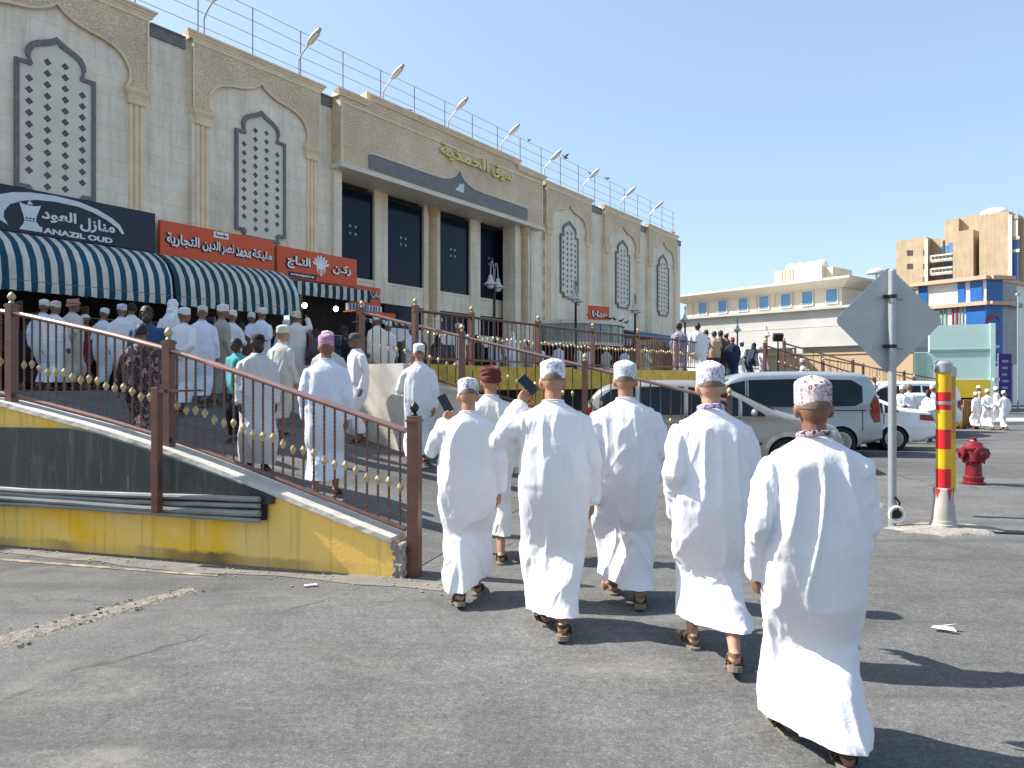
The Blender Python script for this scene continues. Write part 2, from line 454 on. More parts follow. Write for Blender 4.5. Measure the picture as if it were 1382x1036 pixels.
def asphalt(name, base, seam=False):
    t = NT(name); v = t.coord()
    big = t.ramp(t.noise(v, 0.25, 6, 0.62, 0.8), [(0.28, 0.72), (0.72, 1.26)])
    mid = t.ramp(t.noise(v, 1.6, 7, 0.68, 1.2), [(0.3, 0.80), (0.72, 1.18)])
    g1 = t.n('TexVoronoi'); g1.inputs['Scale'].default_value = 110; t.l(v, g1.inputs['Vector'])
    sp = t.n('SeparateColor'); t.l(g1.outputs['Color'], sp.inputs[0])
    grit = t.ramp(sp.outputs[0], [(0.0, 0.80), (0.75, 1.08), (0.97, 1.40)])
    grit2 = t.ramp(t.noise(v, 38, 4, 0.75), [(0.32, 0.87), (0.68, 1.13)])
    c = base
    for k in (big, mid, grit, grit2): c = t.mix(1.0, c, k, 'MULTIPLY')
    dust = t.ramp(t.noise(t.coord((0.35, 0.9, 1)), 1.1, 8, 0.72, 1.3), [(0.55, 0.0), (0.70, 0.55)])
    c = t.mix(dust, c, (base[0]*1.85, base[1]*1.75, base[2]*1.58))
    streak = t.ramp(t.noise(t.coord((0.25, 2.6, 1), rot=(0, 0, 0.35)), 0.9, 6, 0.65), [(0.50, 0.0), (0.72, 0.75)])
    c = t.mix(streak, c, (base[0]*0.50, base[1]*0.50, base[2]*0.51))
    oil = t.ramp(t.noise(v, 0.75, 5, 0.55, 0.4), [(0.66, 0.0), (0.74, 0.7)])
    c = t.mix(oil, c, (base[0]*0.42, base[1]*0.41, base[2]*0.40))
    nz = t.n('TexNoise', Scale=2.2); nz.inputs['Detail'].default_value = 7; t.l(v, nz.inputs['Vector'])
    wv = t.mix(0.32, v, nz.outputs['Color'])
    for sc, wd, lo in ((0.42, 0.007, 0.48), (1.3, 0.009, 0.60)):
        cr = t.n('TexVoronoi'); cr.feature = 'DISTANCE_TO_EDGE'; cr.inputs['Scale'].default_value = sc
        t.l(wv, cr.inputs['Vector'])
        crk = t.ramp(cr.outputs['Distance'], [(0.0, 0.85), (wd, 0.0)])
        msk = t.ramp(t.noise(v, 0.33 + sc*0.1, 3), [(lo, 0.0), (lo + 0.1, 1.0)])
        c = t.mix(t.math('MULTIPLY', crk, msk), c, (0.022, 0.022, 0.022))
    if seam:
        sx = t.n('SeparateXYZ'); t.l(wv, sx.inputs[0])
        d = t.math('ADD', t.math('MULTIPLY', sx.outputs['X'], 0.813), t.math('MULTIPLY', sx.outputs['Y'], -0.583))
        d = t.math('ADD', d, 2.98)
        side = t.ramp(d, [(0.0, 0.0), (0.04, 1.0)])
        coarse = t.ramp(t.noise(v, 17, 6, 0.8), [(0.34, 0.70), (0.66, 1.28)])
        c = t.mix(t.math('MULTIPLY', side, 0.75), c, t.mix(1.0, c, coarse, 'MULTIPLY'))
        ln = t.ramp(t.math('ABSOLUTE', d), [(0.0, 0.75), (0.022, 0.0)])
        c = t.mix(t.math('MULTIPLY', ln, t.ramp(t.noise(v, 2.5, 4), [(0.42, 0.0), (0.55, 1.0)])), c, (0.035, 0.034, 0.032))
    nm = t.bump(t.noise(v, 120, 3, 0.75), 0.45, 0.006)
    nm = t.bump(g1.outputs['Distance'], 0.3, 0.006, nm)
    return t.out(c, 0.85, 0, nm, 0.28)
M['asphalt'] = asphalt('worn asphalt', (0.112, 0.1105, 0.106), True)
M['rampasphalt'] = asphalt('ramp asphalt', (0.118, 0.115, 0.110))
M['paving'] = stone_tiles('plaza paving', (0.26, 0.24, 0.215), (0.30, 0.28, 0.25), 0.4, 0.4, 0.6)

# street: one sheet out to the horizon
def grid_axis(stops):
    out = []
    for a, b, st in stops:
        n = max(1, int(round((b - a)/st)))
        out += [a + (b - a)*i/n for i in range(n)]
    return out + [stops[-1][1]]
xs = grid_axis([(-900, -100, 200), (-100, -20, 20), (-20, 40, 2), (40, 120, 20), (120, 900, 200)])
ys = grid_axis([(-200, -20, 60), (-20, 0, 5), (0, 60, 1.5), (60, 180, 12), (180, 1600, 200)])
mb = MB()
vs = [(x, y, street_z(x, y)) for y in ys for x in xs]; nx = len(xs)
mb.add(vs, [(j*nx + i, j*nx + i + 1, (j+1)*nx + i + 1, (j+1)*nx + i) for j in range(len(ys)-1) for i in range(nx-1)])
tag(mb.build('street', M['asphalt']), kind='structure')

# ramp up to the shops
mb = MB(); S_ = [-0.02 + 0.3*i for i in range(0, 70)]; T_ = [0.1 + 0.45*i for i in range(0, 42)]
ok = {}
for i, s in enumerate(S_):
    for j, t in enumerate(T_):
        ok[i, j] = len(mb.v); p = rp(s, t); mb.v.append((p.x, p.y, ramp_z(s, t) + 0.006))
for i in range(len(S_)-1):
    for j in range(len(T_)-1):
        p = rp(S_[i] + 0.15, T_[j] + 0.22); n = p.dot(Nv); u = p.dot(Fv)
        if n > 21: continue
        if n > 8.75 and u > 9.35: continue
        if T_[j] + 0.22 > 5.9 and S_[i] < 3.55: continue
        mb.f.append([ok[i, j], ok[i, j+1], ok[i+1, j+1], ok[i+1, j]]); mb.m.append(0); mb.sm.append(True)
tag(mb.build('ramp', M['rampasphalt']), kind='structure')
# plaza in front of the building (raised deck)
mb = MB(); us = [9.1 + 0.5*i for i in range(0, 118)]
for u in us:
    for n in (8.62, 21.0):
        p = fp(u, n, plaza_z(u) + 0.004); mb.v.append(tuple(p))
for i in range(len(us)-1): mb.f.append([2*i, 2*i+1, 2*i+3, 2*i+2]); mb.m.append(0); mb.sm.append(True)
tag(mb.build('plaza', M['paving']), kind='structure')

# faded yellow lane line and the broken speed bump strip
def painted(name, col, wear=0.5, sc=4):
    t = NT(name); v = t.coord()
    f = t.ramp(t.noise(v, sc, 7, 0.75), [(wear - 0.08, 0.0), (wear + 0.08, 1.0)])
    nm = t.bump(t.noise(v, 85, 4, 0.75), 0.6, 0.008)
    return t.out(t.mix(f, col, (0.13, 0.125, 0.115)), 0.8, 0, nm, 0.3)
M['laneyellow'] = painted('faded yellow road paint', (0.42, 0.33, 0.19), 0.5, 5)
mb = MB(); n = 14
for i in range(n + 1):
    k = i/n; x = -8.2 + k*5.7; y = 7.77 - k*1.5
    w = 0.05*(1 - 0.5*k)
    mb.v += [(x, y - w, 0.005), (x, y + w, 0.005)]
mb.f = [[2*i, 2*i+2, 2*i+3, 2*i+1] for i in range(n)]; mb.m = [0]*n; mb.sm = [False]*n
tag(mb.build('road_line', M['laneyellow']), kind='structure')
# dust and rubble swept to the foot of the wall
M['dust'] = painted('pale dust', (0.185, 0.17, 0.15), 0.52, 2.5)
mb = MB(); n = 24; r1 = random.Random(4)
for i in range(n + 1):
    s = -0.5 + 9*i/n; a = rp(s, -0.22 - 0.16*r1.random()); b = rp(s, 0.0)
    mb.v += [(a.x, a.y, 0.0045), (b.x, b.y, 0.0045)]
mb.f = [[2*i, 2*i+2, 2*i+3, 2*i+1] for i in range(n)]; mb.m = [0]*n; mb.sm = [False]*n
tag(mb.build('dust_margin', M['dust']), kind='structure')

M['rubble'] = mat('chalky rubble', (0.19, 0.172, 0.14), 0.95, var=0.35, vs=12, bump=1.0, bs=45, bd=0.02, fine=0.3)
mb = MB(); r1 = random.Random(11)
A = Vector((-3.42, 4.35, 0)); B = Vector((-2.52, 5.86, 0)); d = (B - A); nn_ = Vector((d.y, -d.x, 0)).normalized()
rings = []
for i in range(120):
    k = i/119; c = A + d*k; w = (0.19 - 0.09*k)*(0.85 + 0.3*r1.random()); h = 0.014*(0.4 + r1.random())
    rings.append([c - nn_*w + Vector((0,0,-0.01)), c - nn_*w*0.6 + Vector((0,0,h*0.8)), c - nn_*w*0.1 + Vector((0,0,h*(0.4 + r1.random()))), c + nn_*w*0.45 + Vector((0,0,h)), c + nn_*w + Vector((0,0,-0.01))])
mb.loft(rings, 0, False, False, False)
for i in range(70):
    k = r1.random(); c = A + d*k + nn_*r1.uniform(-0.21, 0.21)*(1.1 - 0.5*k); q = r1.uniform(0.004, 0.012)
    mb.box((c.x, c.y, 0.012), (q*2, q*1.5, q), 0, r1.random()*3)
tag(mb.build('speed_bump', M['rubble']), 'crumbled pale speed bump strip crossing the grey asphalt below the yellow wall', 'speed bump')
M['oldyellow'] = painted('worn yellow bump paint', (0.45, 0.36, 0.17), 0.5, 9)

# litter
mb = MB()
P_ = Vector((2.84, 4.86, 0.02))
mb.poly([P_ + Vector(q) for q in ((-0.075, 0.02, 0.004), (0.05, -0.055, 0.0), (0.045, -0.02, 0.015), (-0.005, 0.008, 0.012))], (0, 0, 0.003))
mb.poly([P_ + Vector(q) for q in ((-0.075, 0.022, 0.006), (-0.0, 0.01, 0.015), (0.10, 0.012, 0.03), (0.07, 0.045, 0.01), (-0.04, 0.05, 0.003))], (0, 0, 0.003))
tag(mb.build('paper_scrap', M['white']), 'folded white paper scrap lying on the asphalt at the right', 'litter')
mb = MB(); mb.box((-1.62, 5.95, 0.012), (0.10, 0.03, 0.01), 0, 0.3)
tag(mb.build('paper_scrap', M['white']), 'thin white paper scrap at the end of the faded yellow line', 'litter')
mb = MB(); mb.ell((1.32, 5.62, 0.02), (0.035, 0.025, 0.022), 8, 5)
tag(mb.build('paper_scrap', M['white']), 'small crumpled white paper ball on the road between two walking men', 'litter')
r1 = random.Random(3)

# loose grit and tiny scraps on the road
M['grit'] = mat('pale grit', (0.24, 0.225, 0.20), 0.9, var=0.3, vs=20)
mb = MB(); r1 = random.Random(77)
for i in range(150):
    x, y = r1.uniform(-5.5, 8), r1.uniform(2.6, 13)
    if y > 5.6 and x < -0.6: continue
    q = r1.choice((0.003, 0.004, 0.005, 0.006)); mb.ell((x, y, street_z(x, y) + q*0.5), (q*r1.uniform(0.8, 1.5), q, q*0.7), 6, 4)
for i in range(260):
    s_ = r1.uniform(-0.6, 4.8); p = rp(s_, -abs(r1.gauss(0, 0.13)) - 0.01); q = r1.choice((0.005, 0.008, 0.012)); mb.ell((p.x, p.y, q*0.5), (q*1.3, q, q*0.7), 6, 4)
tag(mb.build('grit', M['grit']), kind='stuff')
# ---------------------------------------------------------------- the souq building (local x = along the facade, y = into the building, z up)
bld = empty('souq_building', (0, 0, 0), FROT)
tag(bld, 'long pale limestone souq with carved sandstone arches, lattice windows and gold lettering', 'building')
FN = 18.6
ZT = 11.2
U0, U1 = -2.0, 46.4
def part(mb, name, m, par=bld, bevel=0.0, sharp=38): return mb.build(name, m, par, sharp, bevel)

# main walls: recessed bays stand 0.15 behind the block faces
mb = MB()
mb.b2((U0, FN + 0.15, 4.75), (16.75, FN + 0.55, 11.0))
mb.b2((28.65, FN + 0.15, 4.6), (U1, FN + 0.55, 11.0))
mb.b2((U1 - 0.4, FN + 0.55, 1.0), (U1, 40, 10.9))
mb.b2((16.75, FN + 2.2, 1.0), (28.65, FN + 2.5, 11.0))
mb.b2((U0, FN + 0.55, 10.75), (U1 - 0.4, 40, 10.85))
mb.b2((44.9, FN + 0.15, 1.0), (U1, FN + 0.55, 4.6))
part(mb, 'wall', M['limestone'])
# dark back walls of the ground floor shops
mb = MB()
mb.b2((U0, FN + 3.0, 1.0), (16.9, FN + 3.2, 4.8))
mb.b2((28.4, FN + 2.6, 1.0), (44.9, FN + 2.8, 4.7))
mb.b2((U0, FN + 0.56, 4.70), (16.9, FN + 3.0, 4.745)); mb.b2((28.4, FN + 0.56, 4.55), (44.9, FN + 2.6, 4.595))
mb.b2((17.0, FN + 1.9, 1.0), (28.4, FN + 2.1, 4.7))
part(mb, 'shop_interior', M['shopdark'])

def arch_half():
    return [(1.62, 9.12), (1.69, 9.22), (1.72, 9.38), (1.70, 9.56), (1.62, 9.74), (1.48, 9.90), (1.28, 10.02), (1.02, 10.10), (0.75, 10.14), (0.52, 10.19), (0.32, 10.27), (0.15, 10.37), (0.0, 10.50)]
def win_half():
    return [(0.875, 6.06), (0.875, 8.96), (0.63, 8.96), (0.60, 9.02), (0.65, 9.13), (0.64, 9.27), (0.56, 9.40), (0.43, 9.49), (0.28, 9.55), (0.14, 9.62), (0.0, 9.72)]
def win_outline(k=0.0):
    """closed outline of the lattice window shrunk by k"""
    h = win_half()
    h = [(0.64, 5.86), (0.60, 5.98), (0.66, 6.06)] + h
    def sh(p):
        x, z = p
        zc = 7.6
        return (x - k if x > 0 else x, z - k*(1.15 if x < 0.5 else 1) if z > zc else z + k)
    hh = [sh(p) for p in h]
    hh[-1] = (0.0, h[-1][1] - k*1.25)
    for i in range(len(hh)):
        if hh[i][0] < 0: hh[i] = (0.0, hh[i][1])
    return hh + [(-x, z) for x, z in hh[::-1][1:]]

def lattice_window(uc):
    # lattice panel with diamond openings, framed in dark granite
    mb = MB(); y = FN
    out = win_outline(0.03)
    mb.poly([(uc + x, y - 0.018, z) for x, z in out], (0, 0.10, 0), 0)
    inn = win_outline(0.16)
    def inside(x, z):
        c = False; n = len(inn)
        for i in range(n):
            x1, z1 = inn[i]; x2, z2 = inn[(i+1) % n]
            if (z1 > z) != (z2 > z) and x < (x2 - x1)*(z - z1)/(z2 - z1) + x1: c = not c
        return c
    for i in range(4):
        for j in range(15):
            x = (i - 1.5)*0.385; z = 6.22 + j*0.262 - 0.03*(i % 2)
            a = 0.088
            if all(inside(x + dx*a*0.8, z + dz*a*0.8) for dx, dz in ((1,0),(-1,0),(0,1),(0,-1))):
                mb.poly([(uc + x + a, y - 0.022, z), (uc + x, y - 0.022, z + a), (uc + x - a, y - 0.022, z), (uc + x, y - 0.022, z - a)], (0, 0.01, 0), 1)
                for q in (-1, 1):
                    mb.box((uc + x + q*0.02, y - 0.024, z), (0.012, 0.006, 0.10), 2, M=Matrix.Rotation(R(45*q), 3, 'Y'))
    w = part(mb, 'lattice_window', [M['lattice'], M['diamond'], M['granite']])
    fr = MB()
    fr.strip([(uc + x, y - 0.06, z) for x, z in win_outline(0.0)], [(uc + x, y - 0.06, z) for x, z in win_outline(0.09)], (0, 0.09, 0))
    fr.build('frame', M['granite'], w)

def fluted(cx, y, z0, z1, w, mb):
    n = 3; pts = []
    for i in range(n):
        a = -w/2 + w*i/n; b = a + w/n
        pts += [(a + 0.015, 0.0), (a + 0.03, -0.045), ((a + b)/2, -0.06), (b - 0.03, -0.045), (b - 0.015, 0.0)]
    pts += [(w/2, 0.05), (-w/2, 0.05)]
    mb.loft([[(cx + px, y + py, z) for px, py in pts] for z in (z0, z1)], 0, True, True, False)
def capital(cx, y, z0, w, mb):
    for k, (zz, e) in enumerate(((0.0, 0.0), (0.05, 0.03), (0.10, 0.01), (0.20, 0.05), (0.30, 0.10), (0.34, 0.14), (0.42, 0.15))):
        pass
    prof = [(0.0, 0.0), (0.04, 0.03), (0.07, 0.03), (0.09, 0.0), (0.22, 0.04), (0.30, 0.09), (0.32, 0.10), (0.40, 0.12)]
    mb.loft([[(cx - w/2 - e, y - 0.06 - e, z0 + h), (cx + w/2 + e, y - 0.06 - e, z0 + h), (cx + w/2 + e, y + 0.1, z0 + h), (cx - w/2 - e, y + 0.1, z0 + h)] for h, e in prof], 0, True, True, False)
def cornice(mb, a, b, z, y=None):
    """moulded cap between a and b whose underside is at z"""
    y = FN if y is None else y
    prof = [(0.0, 0.0), (-0.05, 0.0), (-0.06, 0.05), (-0.09, 0.07), (-0.10, 0.11), (-0.14, 0.14), (-0.14, 0.19), (0.35, 0.19), (0.35, 0.0)]
    rings = []
    for u, e in ((a, 1), (b, -1)):
        rings.append([(u - e*max(0, -py), y + py, z + pz) for py, pz in prof])
    mb.loft(rings, 0, True, True, False)

def block(uc, hw, zt):
    # light stone face, carved spandrel over an ogee arch, two fluted pilasters with capitals, cornice
    mb = MB(); mb.b2((uc - hw + 0.02, FN + 0.02, 4.75 if uc < 30 else 4.6), (uc + hw - 0.02, FN + 0.16, zt - 0.02))
    if uc > 30: mb.b2((uc + hw - 0.6, FN + 0.02, 1.0), (uc + hw, FN + 0.6, 4.597))
    part(mb, 'wall', M['limestone'])
    h = arch_half()
    o = [(-hw, zt), (hw, zt), (hw, 9.12)] + h + [(-x, z) for x, z in h[::-1][1:]] + [(-hw, 9.12)]
    mb = MB(); mb.poly([(uc + x, FN - 0.055, z) for x, z in o], (0, 0.072, 0), 0)
    part(mb, 'carved_spandrel', M['carved'])
    tr = MB(); pts = [(uc + x, FN - 0.062, z) for x, z in h] + [(uc - x, FN - 0.062, z) for x, z in h[::-1][1:]]
    tr.tube(pts, 0.032, 6)
    for e in (-1, 1):
        tr.b2((uc + e*hw - 0.05*(e > 0), FN - 0.075, 9.15), (uc + e*hw + 0.05*(e < 0), FN - 0.057, zt - 0.003))
    tr.b2((uc - hw + 0.05, FN - 0.075, zt - 0.11), (uc + hw - 0.05, FN - 0.057, zt - 0.04))
    part(tr, 'arch_moulding', M['carved_plain'])
    for e in (-1, 1):
        c = uc + e*(hw - 0.31)
        mb = MB(); fluted(c, FN + 0.01, 4.9 if uc < 30 else 4.65, 8.70, 0.42, mb); p = part(mb, 'pilaster', M['carved_plain'])
        mb = MB(); capital(c, FN + 0.01, 8.71, 0.42, mb); mb.build('capital', M['carved_plain'], p)
    mb = MB(); cornice(mb, uc - hw - 0.06, uc + hw + 0.06, zt)
    part(mb, 'cornice', M['carved_plain'])
    lattice_window(uc)

for uc, zt in ((2.25, 11.02), (8.1, 11.06), (13.72, 11.02), (31.7, 11.02), (37.6, 11.04), (43.2, 11.02)):
    block(uc, 2.2 if uc > 5 else 2.1, zt)
# granite frieze at the top of the recessed bays
for a, b in ((4.45, 5.8), (10.42, 11.4), (16.05, 16.55), (28.95, 29.4), (34.02, 35.3), (39.92, 40.95), (45.5, 46.4)):
    mb = MB(); mb.b2((a, FN + 0.09, 10.70), (b, FN + 0.149, 10.985)); mb.b2((a, FN + 0.06, 10.985), (b, FN + 0.5, 11.03))
    part(mb, 'granite_frieze', M['granite'])
# little white lamp domes on the parapet between the blocks
# central block: carved stone face with granite ogee band
UC = 22.65; A_, B_ = 16.55, 28.8
mb = MB()
mb.b2((A_, FN - 0.30, 8.85), (B_, FN + 1.0, 11.02)); mb.b2((17.75, FN - 0.30, 11.02), (26.75, FN + 1.0, 11.26))
cb = part(mb, 'carved_fascia', M['carved'])
mb = MB()
cornice(mb, A_ - 0.05, 17.75, 11.02, FN - 0.30); cornice(mb, 26.75, B_ + 0.05, 11.02, FN - 0.30); cornice(mb, 17.72, 26.78, 11.26, FN - 0.30)
mb.b2((A_ + 0.02, FN - 0.325, 8.86), (A_ + 0.09, FN - 0.301, 10.9)); mb.b2((B_ - 0.09, FN - 0.325, 8.86), (B_ - 0.02, FN - 0.301, 10.9))
mb.b2((A_ + 0.09, FN - 0.325, 10.80), (B_ - 0.09, FN - 0.301, 10.86))
part(mb, 'cornice', M['carved_plain'])
mb = MB(); mb.b2((A_ - 0.03, FN - 0.38, 8.70), (B_ + 0.03, FN + 1.0, 8.848)); part(mb, 'lintel', M['lattice'])
g = [(17.85, 8.93), (27.45, 8.93), (27.5, 8.97), (27.5, 9.38), (27.4, 9.44), (24.2, 9.44), (23.6, 9.47), (23.2, 9.56), (22.9, 9.72), (22.65, 10.0), (22.4, 9.72), (22.1, 9.56), (21.7, 9.47), (21.1, 9.44), (17.9, 9.44), (17.8, 9.38), (17.8, 8.97)]
mb = MB(); mb.poly([(x, FN - 0.33, z) for x, z in g], (0, 0.04, 0)); gp = part(mb, 'granite_band', M['granite'])
mb = MB(); mb.tube([(x, FN - 0.335, z + 0.03) for x, z in g[3:-1]], 0.035, 6); mb.build('band_moulding', M['lattice'], gp)
mb = MB()   # pale coffee pot emblem
mb.poly([(22.4 + x, FN - 0.35, 9.18 + z) for x, z in ((0.0, 0.05), (0.06, 0.0), (0.5, 0.0), (0.55, 0.32), (0.47, 0.36), (0.40, 0.30), (0.26, 0.33), (0.2, 0.26), (0.22, 0.18), (0.10, 0.14))], (0, 0.03, 0))
mb.build('emblem', M['silverpaint'], gp)
M['column'] = mat('brown sandstone column', (0.50, 0.36, 0.21), 0.7, var=0.15, vs=3)
# recess: soffit, side returns, piers, glass
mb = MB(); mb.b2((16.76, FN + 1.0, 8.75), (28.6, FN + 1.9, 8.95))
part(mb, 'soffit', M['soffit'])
for x in (18.4, 20.9, 24.0, 26.6):
    mb = MB(); mb.lathe([(0.10, 8.742), (0.10, 8.70), (0.07, 8.69)], (x, FN + 0.4, 0), 12); part(mb, 'soffit_light', M['lampglass'])
mb = MB()
for a, b in ((16.76, 17.5), (19.3, 19.98)): mb.b2((a, FN + 0.93, 4.62), (b, FN + 1.3, 8.748))
for a, b, f in ((22.0, 22.98, 0.93), (24.98, 25.68, 0.93), (27.62, 28.64, 0.93)):
    mb.b2((a, FN + f, 1.2), (b, FN + 1.3, 8.748))
mb.b2((28.3, FN + 0.02, 1.2), (28.64, FN + 0.74, 8.70)); mb.b2((16.56, FN + 0.02, 4.7), (16.9, FN + 0.74, 8.70))
mb.b2((27.1, FN + 0.06, 1.2), (28.3, FN + 0.74, 8.70))
part(mb, 'pier', M['limestone2'])
mb = MB()
for a, b in ((17.5, 19.3), (19.98, 22.0), (22.98, 24.98), (25.68, 27.62)):
    mb.b2((a, FN + 0.97, 4.62), (b, FN + 1.25, 5.38)); mb.b2((a, FN + 0.945, 5.32), (b, FN + 1.25, 5.41))
part(mb, 'sill_panel', M['limestone2'])
for a, b in ((17.5, 19.3), (19.98, 22.0), (22.98, 24.98), (25.68, 27.62)):
    mb = MB(); mb.b2((a, FN + 1.05, 5.41), (b, FN + 1.10, 8.62))
    gw = part(mb, 'glass_window', M['glass'])
    mb = MB()
    for x in (a + 0.03, b - 0.03): mb.b2((x - 0.03, FN + 1.03, 5.41), (x + 0.03, FN + 1.048, 8.62))
    mb.b2((a + 0.06, FN + 1.03, 8.50), (b - 0.06, FN + 1.048, 8.62))
    mb.build('frame', M['black'], gw)
    mb = MB(); cx = (a + b)/2 - 0.05
    for dx in (-0.13, 0.13):
        for dz in (-0.13, 0.13):
            for k in range(4):
                an = R(45 + 90*k)
                mb.box((cx + dx + 0.035*math.cos(an), FN + 1.046, 7.1 + dz + 0.035*math.sin(an)), (0.03, 0.004, 0.03), 0)
    mb.build('window_decal', M['silverpaint'], gw)
for x, y in ((22.49, FN + 0.92), (27.75, FN + 0.04)):
    mb = MB(); mb.lathe([(0.20, 1.2), (0.20, 8.3), (0.22, 8.32), (0.30, 8.69)], (x, y, 0), 14); p = part(mb, 'column', M['column'])
    mb = MB(); mb.b2((x - 0.30, y - 0.27, 4.15), (x + 0.30, y + 0.1, 4.28)); mb.b2((x - 0.26, y - 0.24, 1.2), (x + 0.26, y + 0.1, 4.15)); mb.build('pedestal', M['limestone2'], p)
# dark shopfront under the central windows
for a, b in ((19.98, 22.0), (22.98, 24.98), (25.68, 27.62)):
    mb = MB(); mb.b2((a, FN + 1.1, 1.2), (b, FN + 1.15, 4.61)); sg_ = part(mb, 'shopfront_glass', M['glass'])
    mb = MB(); mb.b2((a, FN + 1.0, 3.25), (b, FN + 1.09, 3.75)); mb.build('shopfront_band', M['whitepaint'], sg_)
# gold lettering
for txt, a, b, z0, z1 in (('سوق', 24.75, 26.25, 10.25, 10.82), ('الحمكية', 21.45, 24.5, 10.25, 10.84)):
    me = text_mesh(arabic(txt), b - a, z1 - z0, 0.10, [M['goldletter'], M['goldletter']], 'lettering', 0.025)
    o = link('lettering', me, bld); o.location = ((a + b)/2, FN - 0.37, (z0 + z1)/2)

# ---------------------------------------------------------------- roof railing, lamps, pigeons
rr = empty('roof_railing', (0, 0, 0), FROT); tag(rr, 'thin wire railing on rusty posts along the souq roof edge', 'railing')
for k in range(27):
    u = -0.5 + 1.775*k
    mb = MB(); mb.tube([(u, FN + 0.35, 11.03), (u, FN + 0.35, 12.86)], 0.017, 6); mb.build('post', M['wire'], rr)
for z in (11.62, 12.03, 12.44, 12.84):
    mb = MB(); r1 = random.Random(int(z*100)); mb.tube([(-2 + 1.775*i, FN + 0.33, z + r1.uniform(-0.02, 0.02)) for i in range(28)], 0.009, 5); mb.build('wire', M['wire'], rr)
wh = []
lampno = ['above the black sign', 'left above the orange signs', 'over the left end of the gold lettering block', 'just left of the gold lettering', 'just right of the gold lettering', 'above the right end of the central block', 'over the first lattice window right of the lettering', 'over the middle of the three right lattice windows', 'nearest the far right roof corner']
for k, u in enumerate((11.95, 15.2, 18.9, 22.5, 26.07, 29.55, 33.25, 37.5, 41.35)):
    p = fp(u, FN + 0.1, 11.2 if not 17.7 < u < 26.8 else 11.4)
    fl = empty('roof_lamp', p, FROT)
    tag(fl, 'grey roof flood lamp, ' + lampno[k], 'lamp', 'flood lamps along the roof edge')
    mb = MB(); mb.tube([(0, 0.0, 0), (0, 0, 0.55), (0.02, -0.12, 0.74), (0.04, -0.42, 0.98)], 0.024, 8); mb.build('pole', M['steel'], fl)
    mb = MB(); rings = []
    for i in range(7):
        q = i/6; w = 0.07 + 0.045*math.sin(PI*min(1, q*1.15)); h = 0.05 + 0.05*math.sin(PI*q)
        c = Vector((0.04 + 0.04*q, -0.38 - 0.52*q, 0.97 + 0.36*q))
        rings.append([c + Vector((w*math.cos(a), 0, h*math.sin(a))) for a in [2*PI*j/12 for j in range(12)]])
    mb.loft(rings); hd = mb.build('lamp_head', M['lampgrey'], fl)
    mb = MB(); rings = []
    for i in range(5):
        q = 0.25 + 0.6*i/4; c = Vector((0.04 + 0.04*q, -0.38 - 0.52*q, 0.97 + 0.36*q - 0.075))
        rings.append([c + Vector((0.075*math.cos(a), 0, 0.05*math.sin(a))) for a in [2*PI*j/10 for j in range(10)]])
    mb.loft(rings); mb.build('lens', M['lampglass'], hd)

M['pigeon'] = mat('pigeon grey', (0.09, 0.09, 0.10), 0.8, var=0.3, vs=20)
def pigeon(u, n, z, rz, lab, wings=False):
    mb = MB()
    rings = []
    for y, zz, r in ((-0.17, 0.07, 0.012), (-0.09, 0.08, 0.03), (0.0, 0.09, 0.055), (0.07, 0.11, 0.055), (0.11, 0.15, 0.034), (0.13, 0.18, 0.03), (0.155, 0.185, 0.022), (0.19, 0.18, 0.004)):
        rings.append([(r*math.cos(a), y, zz + r*math.sin(a)) for a in [2*PI*i/10 for i in range(10)]])
    mb.loft(rings)
    for e in (-1, 1):
        mb.tube([(e*0.02, 0.02, 0.06), (e*0.02, 0.02, 0.0)], 0.005, 5)
        if wings: mb.poly([(e*0.04, 0.07, 0.12), (e*0.17, 0.05, 0.2), (e*0.30, -0.04, 0.22), (e*0.15, -0.08, 0.16), (e*0.04, -0.06, 0.11)], (0, 0, 0.008))
        else: mb.ell((e*0.045, -0.03, 0.095), (0.015, 0.10, 0.035), 8, 5)
    o = mb.build('pigeon', M['pigeon']); o.location = fp(u, n, z); o.rotation_euler = (0, 0, rz)
    tag(o, lab, 'bird', 'pigeons on the souq')
pigeon(28.6, FN + 0.33, 12.85, 0.4, 'pigeon on the top roof wire, leftmost of those near the centre')
pigeon(31.9, FN + 0.33, 12.86, 2.0, 'pigeon spreading its wings on the top roof wire', True)
pigeon(33.4, FN - 0.3, 12.3, 1.0, 'dark pigeon perched near a roof lamp above the first right lattice window')
pigeon(36.4, FN + 0.33, 12.85, 1.0, 'pigeon on the roof wire, rightmost of the flock')
pigeon(19.9, FN - 0.2, 11.46, 1.0, 'pigeon on the cornice left of the gold lettering')
pigeon(45.6, FN + 0.3, 11.4, 1.0, 'dark pigeon at the far right corner of the souq roof')
for k, (u, n, lab) in enumerate(((30.0, FN - 2.4, 'leftmost'), (31.2, FN - 2.5, 'second from left'), (31.7, FN - 2.5, 'middle'), (32.6, FN - 2.4, 'second from right'), (33.6, FN - 2.2, 'rightmost'))):
    pigeon(u, n, 4.62, k*1.3, 'pigeon on the curved kiosk roof, %s of five' % lab)
# white parapet domes
for u in (10.9, 16.3, 29.2, 34.6, 40.4, 46.0):
    pass
